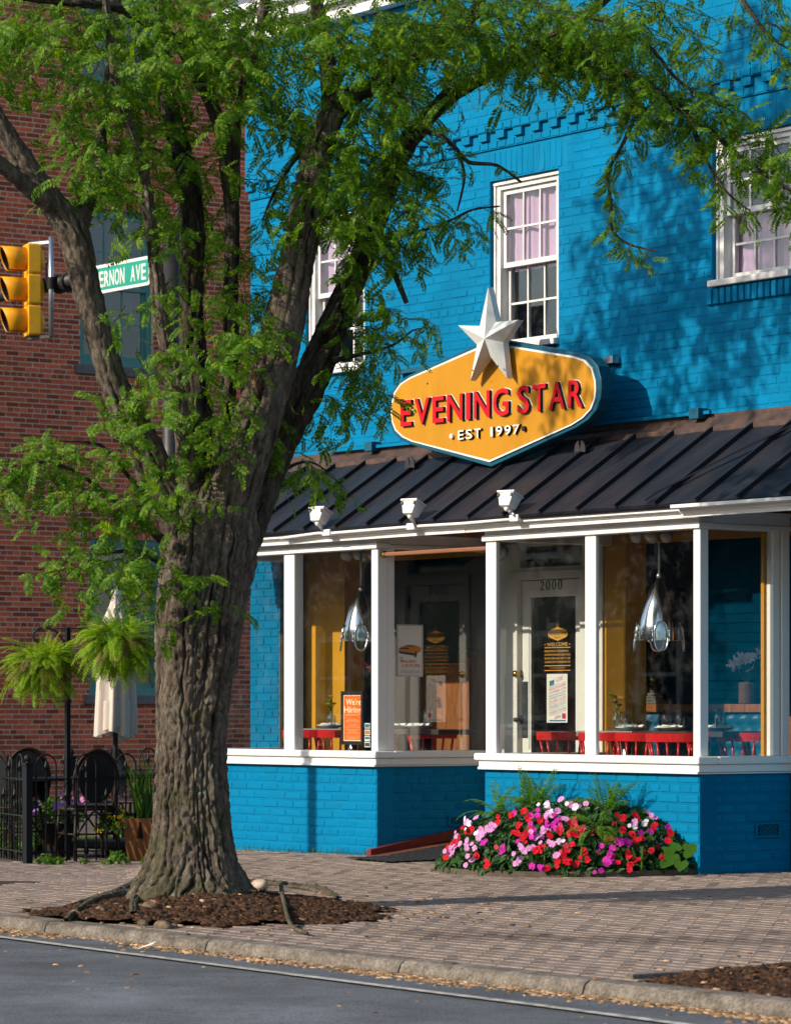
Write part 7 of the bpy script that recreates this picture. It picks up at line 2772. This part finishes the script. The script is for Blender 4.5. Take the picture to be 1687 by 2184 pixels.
t1 = dtable(on_y(1228, 1560, .62).x, on_y(1346, 1560, .62).x, .62, 1.05, ZINC, 'zinc topped table behind the right bay mullion, with flower bottle')
t2 = dtable(on_y(1352, 1565, .80).x, on_y(1540, 1565, .80).x, .80, 1.30, DARKTOP, 'dark topped table behind the plates in the right bay')
t3 = dtable(on_y(645, 1566, .55).x, on_y(775, 1566, .55).x, .55, .95, ZINC, 'zinc topped table in the left bay with flower bottle')
t4 = dtable(on_y(800, 1560, .62).x, on_y(957, 1560, .72).x, .62, 1.0, DARKTOP, 'dark topped table behind the side pane of the left bay')
def plate(fx, y, label, fy=0):
    p = on_y(fx, 1560, y)
    p.z = TZ
    t = empty('plate', p, label, 'plate', 'plates with folded napkins')
    part('dish', MB().lathe([(.05, 0), (.06, .004), (.105, .022), (.118, .030), (.112, .030), (.06, .010), (.004, .008)], p, 28), PORCELAIN, t, smooth=True)
    r_ = random.Random(fx)
    V, Fq = [], []
    for j in range(8):
        for i in range(8):
            V.append((p.x - .09 + .2 * i / 7, p.y - .05 + .1 * j / 7, p.z + .032 + .018 * noise.noise((i * .55, j * .8, fx)) + .012 * math.sin(j * 1.4)))
    for j in range(7):
        for i in range(7): Fq.append((j * 8 + i, j * 8 + i + 1, (j + 1) * 8 + i + 1, (j + 1) * 8 + i))
    part('napkin', MB().add(V, Fq), LINEN, t, smooth=True)
    part('fork', MB().bar((p.x - .13, p.y - .02, p.z + .035), (p.x + .05, p.y + .02, p.z + .06), .008, .003), CHROME, t)
plate(1428, .92, 'white plate with napkin below the right pendant lamp')
plate(1345, .80, 'white napkin plate on the zinc table beside the votive glass')
plate(1532, 1.05, 'white plate half hidden by the corner post of the right bay')
plate(706, .75, 'white plate behind the flower bottle in the left bay')
plate(842, .82, 'left plate seen through the side pane of the left bay')
plate(893, .84, 'right plate seen through the side pane, before the host stand')
def tumbler(fx, y, h, r_, label, nm='drinking_glass'):
    p = on_y(fx, 1560, y)
    p.z = TZ + .0005
    mbx = MB().lathe([(r_ * .9, 0), (r_, h), (r_ - .003, h), (r_ * .9 - .003, .012), (.002, .012)], p, 20)
    solo(nm, mbx, CLEAR, label, 'glass', 'glasses on the window tables', smooth=True)
tumbler(1420, 1.02, .15, .033, 'left of the pair of tall glasses behind the right plate')
tumbler(1450, 1.05, .15, .033, 'right of the pair of tall glasses behind the right plate')
tumbler(1533, 1.00, .16, .035, 'tall glass standing right of the corner post')
tumbler(1340, .70, .075, .034, 'short votive glass on the zinc table')
tumbler(1329, .90, .14, .03, 'tall glass behind the right flower bottle')
tumbler(912, .90, .16, .036, 'tall glass in front of the host stand')
tumbler(826, .80, .16, .034, 'tall glass beside the grey corner post of the left bay')
def bottle_vase(fx, y, label, cols, seed):
    p = on_y(fx, 1560, y)
    p.z = TZ
    t = empty('flower_bottle', p, label, 'vase')
    part('bottle', MB().lathe([(.034, 0), (.036, .01), (.036, .085), (.030, .105), (.014, .118), (.014, .145), (.017, .150), (.014, .148), (.011, .12), (.03, .09), (.03, .012), (.002, .01)], p, 18), CLEAR, t, smooth=True)
    r_ = random.Random(seed)
    for k, (mt, n) in enumerate(cols):
        for i in range(n):
            c = p + Vector((r_.uniform(-.045, .05), r_.uniform(-.04, .04), .19 + r_.uniform(-.02, .05) + .01 * k))
            part('stem', MB().tube([p + Vector((0, 0, .03)), p + Vector((0, 0, .14)), c], .003, 5), PLANT, t)
            mbx = MB()
            for ring_ in range(3):
                for q in range(11):
                    g = 2 * pi * q / 11 + ring_ * .3
                    e = .5 + .35 * ring_
                    d = Vector((math.cos(g) * math.cos(e), math.sin(g) * math.cos(e), math.sin(e)))
                    s = Vector((-math.sin(g), math.cos(g), 0)) * .009
                    R0 = .036 - .006 * ring_
                    mbx.add([c, c + d * R0 * .6 - s, c + d * R0, c + d * R0 * .6 + s], [(0, 1, 2, 3)])
            part('bloom', mbx, mt, t)
P_GREEN = petal('green_bloom', (.22, .42, .02))
P_PLUM = petal('plum_bloom', (.20, .02, .09))
bottle_vase(1315, .72, 'glass bottle of yellow, green and plum flowers on the right zinc table', [(P_PLUM, 2), (P_YEL, 5), (P_GREEN, 2)], 3)
bottle_vase(707, .70, 'glass bottle of yellow and lime green flowers on the left zinc table', [(P_GREEN, 3), (P_YEL, 3)], 7)
# rocket pendant lamps
def pendant(fx, fa, fb, y, label):
    a, b = on_y(fx, fa, y), on_y(fx, fb, y)
    H = a.z - b.z
    t = empty('pendant_lamp', a, label, 'pendant lamp', 'polished rocket pendant lamps in the bays')
    prof = []
    for k in range(19):
        u = k / 18
        prof.append((max(.004, H * .345 * math.sin(pi / 2 * min(1, u * 1.02)) ** .82 * (1 - .04 * u * u)), -H * u))
    part('shade', MB().lathe(prof, a, 40, cap=False), CHROME, t, smooth=True)
    part('shade_lining', MB().lathe([(q * .96, h) for q, h in prof[3:]], a, 32, cap=False), SIGNWHITE, t, smooth=True)
    part('rod', MB().tube([a, (a.x, a.y, 2.40)], .009, 8), GALV, t, smooth=True)
    part('nose_collar', MB().lathe([(.016, -.02), (.02, .0), (.012, .02)], a, 14), GALV, t, smooth=True)
    for g in (-.62, -2.2, .95, 2.5):
        dv = Vector((math.cos(g), math.sin(g), 0))
        Rr = H * .335
        o = Vector((a.x, a.y, b.z + H * .06)) + dv * (Rr + .008)
        s = Vector((-dv.y, dv.x, 0))
        M = Matrix(((s.x, 0, dv.x, o.x), (s.y, 0, dv.y, o.y), (0, 1, 0, o.z), (0, 0, 0, 1))) @ Matrix.Rotation(-.12, 4, 'X')
        oval = [(.048 * x_, .10 * y_) for x_, y_ in [(.999 * math.copysign(abs(math.cos(q)) ** .8, math.cos(q)), math.copysign(abs(math.sin(q)) ** .8, math.sin(q))) for q in np.linspace(0, 2 * pi, 33)[:-1]]]
        rim = MB().tube([M @ Vector((x_, y_, .004)) for x_, y_ in oval] + [M @ Vector((*oval[0], .004))], .007, 6)
        ph = part('porthole', rim, CHROME, t, smooth=True)
        part('porthole_glass', MB().prism(oval, M, .0, .005), CLEAR, ph)
        part('reflector', MB().lathe([(.028, -.004), (.012, -.02), (.004, -.02)], n=14, M=M @ Matrix.Translation((0, .02, 0))), CHROME, ph)
        for sx in (-1, 1):
            q0 = M @ Vector((sx * .058, -.03, .006))
            q1 = M @ Vector((sx * .058, .035, .006))
            part('hinge', MB().tube([q0, q1], .0055, 8).sphere(q0, .010, 8, 6).sphere(q1, .010, 8, 6), GALV, ph, smooth=True)
pendant(770, 1256, 1367, .52, 'polished rocket pendant lamp in the left bay')
pendant(1405, 1228, 1366, .48, 'polished rocket pendant lamp in the right bay')
def globes(fx, fy, y, label, n):
    p = on_y(fx, fy, y)
    t = empty('globe_chandelier', p, label, 'chandelier')
    part('canopy', MB().lathe([(.05, .10), (.06, .06), (.03, .03)], p, 16), DARKSTEEL, t)
    for k in range(n):
        g = 2 * pi * k / n + .3
        c = p + Vector((.125 * math.cos(g), .125 * math.sin(g), -.01))
        part('arm', MB().tube([p + Vector((0, 0, .05)), c + Vector((0, 0, .05))], .008, 6), DARKSTEEL, t)
        part('globe', MB().sphere(c, .042, 16, 12), PORCELAIN, t, smooth=True)
globes(1388, 1142, .95, 'white globe chandelier at the ceiling of the right bay', 6)
globes(768, 1182, .85, 'white globe chandelier at the ceiling of the left bay', 6)
# banquette, shelf things, host stand
xb0, xb1 = on_y(1366, 1500, 1.9).x, on_y(1690, 1500, 1.9).x
bq = empty('banquette', ((xb0 + xb1) / 2, 1.8, FLZ), 'blue tufted leather banquette with wooden top rail', 'banquette')
ztop = on_y(1400, 1502, 1.9).z
V, Fq = [], []
n, m = 60, 24
for j in range(m + 1):
    for i in range(n + 1):
        u, t = i / n, j / m
        fx_, fz_ = u * 12, t * 5
        d = max(abs(math.sin(pi * (fx_ + (0.5 if int(fz_) % 2 else 0)))) ** .5 * abs(math.sin(pi * fz_)) ** .5, .0)
        V.append((xb0 + .045 + (xb1 - xb0 - .09) * u, 1.86 - .030 * d, .62 + (ztop - .07 - .62) * t))
for j in range(m):
    for i in range(n): Fq.append((j * (n + 1) + i, j * (n + 1) + i + 1, (j + 1) * (n + 1) + i + 1, (j + 1) * (n + 1) + i))
part('back_cushion', MB().add(V, Fq), BANQ, bq, smooth=True)
part('back_frame', MB().box(xb0, xb0 + .05, 1.82, 1.98, FLZ, ztop - .06).box(xb0, xb1, 1.82, 2.02, ztop - .06, ztop).box(xb0 + .05, xb1, 1.88, 1.98, FLZ, ztop - .06), WOODTRIM, bq, bevel=.004)
part('seat_cushion', MB().box(xb0 + .02, xb1, 1.42, 1.87, .52, .64), BANQ, bq, bevel=.03)
part('plinth', MB().box(xb0 + .02, xb1, 1.50, 1.87, FLZ, .52), BLACK, bq)
def shelf(fx): 
    p = on_y(fx, 1498, 1.93)
    p.z = ztop + .001
    return p
p = shelf(1393)
fg = empty('statuette', p, 'small dark statuette with red top on a stepped base on the ledge', 'statuette')
part('stepped_base', MB().box(p.x - .085, p.x + .085, p.y - .05, p.y + .05, p.z, p.z + .03).box(p.x - .065, p.x + .065, p.y - .04, p.y + .04, p.z + .03, p.z + .06).box(p.x - .04, p.x + .04, p.y - .03, p.y + .03, p.z + .06, p.z + .085), mat('grey_model_base', (.13, .13, .12), .6, var=.3), fg, bevel=.004)
part('figure', MB().lathe([(.028, .085), (.032, .12), (.024, .17), (.030, .22), (.034, .27), (.024, .31), (.013, .33), (.017, .35), (.015, .375)], p, 14), mat('tan_figure', (.20, .13, .05), .5, col2=(.02, .02, .02), vscale=14), fg, smooth=True)
part('red_top', MB().sphere(p + Vector((0, 0, .39)), .021, 12, 8, (1, 1, 1.2)), RED_CHAIR, fg, smooth=True)
p = shelf(1592)
vp = empty('woven_vase', p, 'woven vase of white lilies on the ledge at right', 'vase')
part('pot', MB().lathe([(.055, 0), (.062, .01), (.062, .15), (.052, .16), (.05, .15)], p, 20), mat('woven_cane', (.12, .065, .035), .8, var=.5, vscale=60, bump=.8, bscale=120), vp)
r_ = random.Random(4)
lil = flower_mesh(P_WHITE, .055, 6, 3, cup=.9, wide=.4)
for k in range(9):
    q = p + Vector((r_.uniform(-.14, .12), r_.uniform(-.06, .06), r_.uniform(.24, .40)))
    part('stem', MB().tube([p + Vector((0, 0, .14)), q], .004, 5), PLANT, vp)
    put_flower(lil, vp, q, Vector((r_.uniform(-.4, 1), r_.uniform(-1, 0), r_.uniform(0, .8))), r_, r_.uniform(.7, 1.1))
p = shelf(1650)
solo('white_pot', MB().lathe([(.07, 0), (.08, .01), (.085, .15), (.078, .15), (.07, .02)], p, 22), PORCELAIN, 'plain pale pot at the right end of the ledge', 'pot', smooth=True)
hx0, hx1 = on_y(897, 1500, 1.9).x, on_y(1004, 1500, 1.9).x
zh = on_y(950, 1420, 1.9).z
hs = empty('host_stand', ((hx0 + hx1) / 2, 2.1, FLZ), 'brown wooden host stand behind the left bay', 'stand')
part('front_panel', MB().box(hx0, hx1 - .03, 1.9, 1.93, FLZ, zh), WOODTRIM, hs)
part('side_panel', MB().box(hx1 - .029, hx1, 1.88, 2.4, FLZ, zh + .06), WOODTRIM, hs)
part('side_panel', MB().box(hx0, hx0 + .03, 1.931, 2.4, FLZ, zh), WOODTRIM, hs)
part('top', MB().box(hx0 - .02, hx1 - .03, 1.88, 2.42, zh, zh + .02), WOODTRIM, hs)
hp = on_y(975, 1408, 1.98)
solo('card_machine', MB().lathe([(.085, 0), (.09, .01), (.09, .10), (.05, .12)], (hp.x, 2.1, zh + .022), 18), BLACK, 'black device standing on the host stand', 'device', smooth=True)
# red flowers in the dark behind the hiring placard
p = on_y(762, 1540, 1.3)
p.z = TZ
rv = empty('flower_vase', p, 'dark vase of red flowers behind the hiring placard', 'vase')
part('vase', MB().lathe([(.05, -.1), (.06, 0), (.05, .12), (.03, .18), (.035, .2)], p, 18), BANQ, rv, smooth=True)
fr_ = flower_mesh(P_CORAL, .05, 7, 4, cup=.8)
for k in range(10):
    q = p + Vector((r_.uniform(-.18, .2), r_.uniform(-.1, .1), r_.uniform(.24, .50)))
    part('stem', MB().tube([p + Vector((0, 0, .18)), q], .004, 5), PLANT, rv)
    put_flower(fr_, rv, q, Vector((r_.uniform(-.4, 1), r_.uniform(-1, 0), r_.uniform(0, .8))), r_, r_.uniform(.8, 1.2))
# caged bulkhead light in the vestibule
bk_ = Vector((-3.50, 1.02, 2.30))
cl = empty('cage_light', bk_, 'wire caged bulkhead light under the vestibule ceiling', 'lamp')
part('glass_jar', MB().sphere(bk_, .07, 18, 12, (1.3, .8, .75)), mat('milky_jar', (.45, .45, .42), .3), cl, smooth=True)
for k in range(6):
    xx = bk_.x - .08 + .032 * k
    rr = .064 * math.sqrt(max(.05, 1 - ((xx - bk_.x) / .105) ** 2))
    part('wire', MB().tube([(xx, bk_.y + rr * .9 * math.cos(g), bk_.z + rr * math.sin(g)) for g in np.linspace(0, 2 * pi, 17)], .004, 5), DARKSTEEL, cl)
part('base', MB().box(bk_.x - .1, bk_.x + .1, bk_.y - .03, bk_.y + .12, bk_.z + .06, 2.418), DARKSTEEL, cl)

# ------------------------------------------------------------------ print on the glass and door
def sheet_things(name, x0, x1, z0, z1, y, base, label, cat):
    t = empty(name, ((x0 + x1) / 2, y, z0), label, cat)
    part('paper', MB().box(x0, x1, y - .0015, y, z0, z1), base, t)
    return t
CREAMP = mat('poster_paper', (.68, .66, .60), .6)
INKB = mat('blue_ink', (.03, .16, .26), .6)
INKR = mat('crimson_ink', (.42, .02, .08), .6)
INKK = mat('grey_ink', (.05, .06, .065), .6)
INKO = mat('orange_ink', (.55, .20, .04), .6)
# beer festival poster, slanting lines
yp = YD + .0135
a, b = on_y(1166, 1541, yp), on_y(1210, 1437, yp)
ps = sheet_things('festival_poster', a.x, b.x, a.z, b.z, yp, CREAMP, 'festival poster of slanting red and blue lines on the door glass', 'poster')
Wp, Hp = b.x - a.x, b.z - a.z
def slant(txt, u0, u1, v, cap, mt, skew=.22, y=None, parent=None, base=None, W=None, H=None, name='lettering', axis='y', bold=.008):
    parent, base, W, H = parent or ps, base or a, W or Wp, H or Hp
    v_, f_ = text_mesh(txt, 1, 0, bold, 0, 'LEFT')
    if not v_: return
    A = np.array(v_)
    lo, hi = A.min(0), A.max(0)
    out = []
    for q in v_:
        u = u0 + (u1 - u0) * (q[0] - lo[0]) / (hi[0] - lo[0])
        w_ = v + q[1] / .73 * cap + skew * (u - .5) * W / H
        if axis == 'y': out.append((base.x + u * W, (yp - .0025) if y is None else y, base.z + w_ * H))
        else: out.append((y, base.y + u * W, base.z + w_ * H))
    part(name, MB().add(out, f_), mt, parent)
def bar_(u0, u1, v0, v1, mt, skew=.0, name='printed_block', y=None, parent=None, base=None, W=None, H=None, axis='y'):
    parent, base, W, H = parent or ps, base or a, W or Wp, H or Hp
    pts = [(u0, v0), (u1, v0), (u1, v1), (u0, v1)]
    out = []
    for u, w_ in pts:
        w_ = w_ + skew * (u - .5) * W / H
        out.append((base.x + u * W, (yp - .0023) if y is None else y, base.z + w_ * H) if axis == 'y' else (y, base.y + u * W, base.z + w_ * H))
    part(name, MB().add(out, [(0, 1, 2, 3)]), mt, parent)
for txt, v, cap, mt in (('ELEVEN YEARS OF DANGEROUS DELIGHTS', .765, .016, INKB), ('SNALLYGASTER', .705, .043, INKR), ('OCTOBER 14TH', .635, .043, INKR), ('PENNSYLVANIA AVE NW', .575, .030, INKB), ('DOWNTOWN DC', .515, .040, INKB), ('350+ BEERS ON TAP', .455, .036, INKR), ('FEATURING 175+ BREWERIES', .415, .022, INKR), ('MAGICAL MUSIC & FAMILY FUN', .365, .022, INKB), ('TOOTHSOME LOCAL EATS', .325, .027, INKB), ('CONDUCTED TO BENEFIT ARLINGTONS', .285, .013, INKR), ('TICKETS ONLINE', .225, .038, INKB), ('AT SNALLYGASTERDC.COM', .185, .022, INKR)):
    slant(txt, .12, .92, v, cap, mt)
slant("DC'S BIGGEST", .46, .80, .885, .03, INKR)
slant('BEER FEST!', .48, .80, .84, .03, INKR)
slant('SNALLY', .40, .66, .12, .034, INKO)
slant('GASTER', .38, .68, .08, .034, INKK)
bar_(.14, .36, .80, .90, INKK, .2)
bar_(.17, .33, .83, .93, INKB, .4, y=yp - .0027)
bar_(.74, .92, .08, .19, INKR)
bar_(.13, .92, .025, .055, INKB)
# poster on the side pane of the left bay (plain orange car)
xq = XA1 - .0415
a2, b2 = on_x(846, 1443, xq), on_x(902, 1333, xq)
ms_ = empty('wine_poster', (xq, (a2.y + b2.y) / 2, a2.z), 'pale poster with an orange car on the left bay side pane', 'poster')
part('paper', MB().box(xq, xq + .0015, a2.y, b2.y, a2.z, b2.z), CREAMP, ms_)
W2, H2 = b2.y - a2.y, b2.z - a2.z
kw = dict(parent=ms_, base=a2, W=W2, H=H2, axis='x')
fr = [(0.02, .98, .012, .02), (.02, .98, .98, .988)]
for q in fr: bar_(q[0], q[1], q[2], q[3], INKK, y=xq + .0022, **kw)
for q in ((.02, .035, .02, .98), (.965, .98, .02, .98)): bar_(q[0], q[1], q[2], q[3], INKK, y=xq + .0022, **kw)
def shape(P, mt, y, name='printed_shape'):
    part(name, MB().add([(y, a2.y + u * W2, a2.z + v * H2) for u, v in P], [tuple(range(len(P)))]), mt, ms_)
shape([(.06, .49), (.10, .455), (.66, .415), (.90, .49), (.92, .55), (.86, .585), (.62, .61), (.40, .615), (.20, .58), (.08, .55)], INKO, xq + .0022)
shape([(.06, .49), (.10, .445), (.66, .405), (.70, .43), (.64, .455), (.12, .485)], INKK, xq + .0025)
shape([(.66, .37), (.72, .37), (.76, .42), (.76, .475), (.72, .50), (.68, .46)], INKK, xq + .0026)
shape([(.12, .53), (.46, .53), (.46, .56), (.14, .555)], INKK, xq + .0025)
shape([(.26, .585), (.42, .605), (.60, .60), (.72, .575), (.60, .58), (.40, .585)], INKK, xq + .0025)
slant('COME', .10, .24, .355, .018, INKK, 0, y=xq + .0024, **kw)
slant('LEARN', .10, .24, .33, .018, INKK, 0, y=xq + .0024, **kw)
slant('MALBEC', .14, .74, .27, .055, INKO, 0, y=xq + .0024, bold=.03, **kw)
slant('TO', .18, .28, .215, .03, INKO, 0, y=xq + .0024, bold=.02, **kw)
slant('THE', .16, .32, .18, .03, INKO, 0, y=xq + .0024, bold=.02, **kw)
slant('FUTURE', .33, .88, .185, .06, INKO, 0, y=xq + .0024, bold=.03, **kw)
slant('WHERE WE ARE GOING WE WILL NEED', .2, .8, .925, .008, INKK, 0, y=xq + .0024, **kw)
for k in range(5): slant('TASTING NOTES AND PAIRINGS SERVED NIGHTLY AT THE BAR', .13, .88, .12 - k * .014, .007, INKK, 0, y=xq + .0024, **kw)
# hiring placard in a black frame leaning on the inside of the glass
a3, b3 = on_y(728, 1588, .075), on_y(775, 1474, .075)
hp_ = empty('hiring_placard', ((a3.x + b3.x) / 2, .08, a3.z), "orange We're Hiring placard in a black frame inside the left bay", 'placard')
W3, H3 = b3.x - a3.x, b3.z - a3.z
e = .028
part('frame', MB().box(a3.x, a3.x + e, .07, .09, a3.z, b3.z).box(b3.x - e, b3.x, .07, .09, a3.z, b3.z).box(a3.x + e, b3.x - e, .0702, .09, a3.z, a3.z + e).box(a3.x + e, b3.x - e, .0702, .09, b3.z - e, b3.z), BLACK, hp_)
part('placard', MB().box(a3.x + e, b3.x - e, .077, .085, a3.z + e, b3.z - e), mat('orange_placard', (.78, .13, .012), .45), hp_)
PALEINK = mat('pale_yellow_ink', (.85, .66, .38), .5)
kw = dict(parent=hp_, base=a3, W=W3, H=H3)
slant("We're", .20, .90, .745, .115, PALEINK, 0, y=.0762, bold=.02, **kw)
slant('Hiring', .12, .94, .60, .115, PALEINK, 0, y=.0762, bold=.02, **kw)
bar_(.2, .8, .555, .562, PALEINK, y=.0762, **kw)
for k, (tx, u0) in enumerate((('Are You Amazing?', .32), ('We Need Hardworking', .22), ('People To Join Our Amazing Team!', .2), ('', 0), ('Experience Is Nice', .3), ('But Not Required', .34), ('The Right Person With A Great Attitude', .16), ('', 0), ('We Offer A Workplace Built On', .2), ('Respect And Equality', .3), ('Flexible Opportunities', .28), ('To Earn Money While Having Fun', .18), ('', 0), ('So What Are You Waiting For?', .22), ('Come In And Introduce Yourself', .18), ('We Want To Meet You!', .28))):
    if tx: slant(tx, u0, 1 - u0, .47 - k * .024, .013, PALEINK, 0, y=.0762, **kw)
part('placard_edge', MB().box(a3.x + e, b3.x - e, .0755, .077, a3.z + e, a3.z + e + .008).box(a3.x + e, b3.x - e, .0755, .077, b3.z - e - .008, b3.z - e).box(a3.x + e, a3.x + e + .008, .0756, .077, a3.z + e, b3.z - e).box(b3.x - e - .008, b3.x - e, .0756, .077, a3.z + e, b3.z - e), PALEINK, hp_)
# card stickers down the edge of the pane
for k, (fy, mt, lab) in enumerate(((1548, INKB, 'blue topmost card sticker at the edge of the left bay pane'), (1562, INKO, 'orange card sticker, second from the top'), (1575, INKB, 'white and blue card sticker, third from the top'), (1588, INKK, 'dark card sticker near the sill'))):
    q = on_y(783.5, fy, .048)
    st_ = empty('card_sticker', (q.x, .0485, q.z), lab, 'sticker', 'card stickers on the pane')
    part('sticker_paper', MB().box(q.x - .035, q.x + .035, .0475, .0492, q.z - .02, q.z + .02), SIGNWHITE, st_)
    part('printed_block', MB().box(q.x - .03, q.x + .03, .0465, .0474, q.z - (.013 if k != 2 else .006), q.z + .013), mt, st_)

# ------------------------------------------------------------------ houses across the street, seen in the panes
SIDING = mat('grey_siding', (.20, .19, .18), .8, var=.15)
SID2 = mat('taupe_siding', (.13, .11, .10), .8, var=.15)
def house(x0, x1, y, h, mt, label, wins):
    t = empty('clapboard_house', ((x0 + x1) / 2, y - 4, -.3), label, 'house', 'houses across the street')
    m_ = MB().box(x0, x1, y - 8, y, -.3, h)
    part('wall', m_, mt, t)
    cl_ = MB()
    z = 0
    while z < h - .2:
        cl_.add([(x0, y + .03, z), (x1, y + .03, z), (x1, y + .005, z + .2), (x0, y + .005, z + .2)], [(1, 0, 3, 2)])
        z += .2
    part('clapboard', cl_, mt, t, kind='stuff')
    xm = (x0 + x1) / 2
    part('roof', MB().add([(x0 - .3, y + .4, h), (x1 + .3, y + .4, h), (x1 + .3, y - 4, h + 2.2), (x0 - .3, y - 4, h + 2.2), (x1 + .3, y - 8.4, h), (x0 - .3, y - 8.4, h)], [(0, 1, 2, 3), (3, 2, 4, 5), (0, 3, 5), (1, 4, 2)]), SLATE, t)
    for wx, wz in wins:
        f = part('window', MB().box(wx - .55, wx - .45, y + .03, y + .09, wz, wz + 1.5).box(wx + .45, wx + .55, y + .03, y + .09, wz, wz + 1.5).box(wx - .45, wx + .45, y + .03, y + .089, wz, wz + .1).box(wx - .45, wx + .45, y + .03, y + .089, wz + 1.4, wz + 1.5).box(wx - .45, wx + .45, y + .03, y + .089, wz + .72, wz + .78), SIGNWHITE, t)
        part('pane', MB().box(wx - .45, wx + .45, y + .035, y + .04, wz + .1, wz + 1.4), BLACK, f)
house(-16, -7, -21, 5.6, SIDING, 'grey clapboard house with white windows mirrored in the right bay', [(-14.5, .9), (-11.5, .9), (-8.6, .9), (-14.5, 3.4), (-8.6, 3.4)])
house(-30, -17, -21, 6.0, SID2, 'long taupe clapboard house farther down the street', [(-28, .9), (-25, .9), (-22, .9), (-19, .9), (-28, 3.6), (-22, 3.6)])
house(-60, -31, -21, 6.2, SIDING, 'wide grey house at the far end of the street', [(-55, .9), (-48, .9), (-40, .9), (-34, .9)])
house(-6, 5, -21, 5.4, SID2, 'low taupe house opposite the restaurant', [(-4, .9), (-1, .9), (2, .9)])
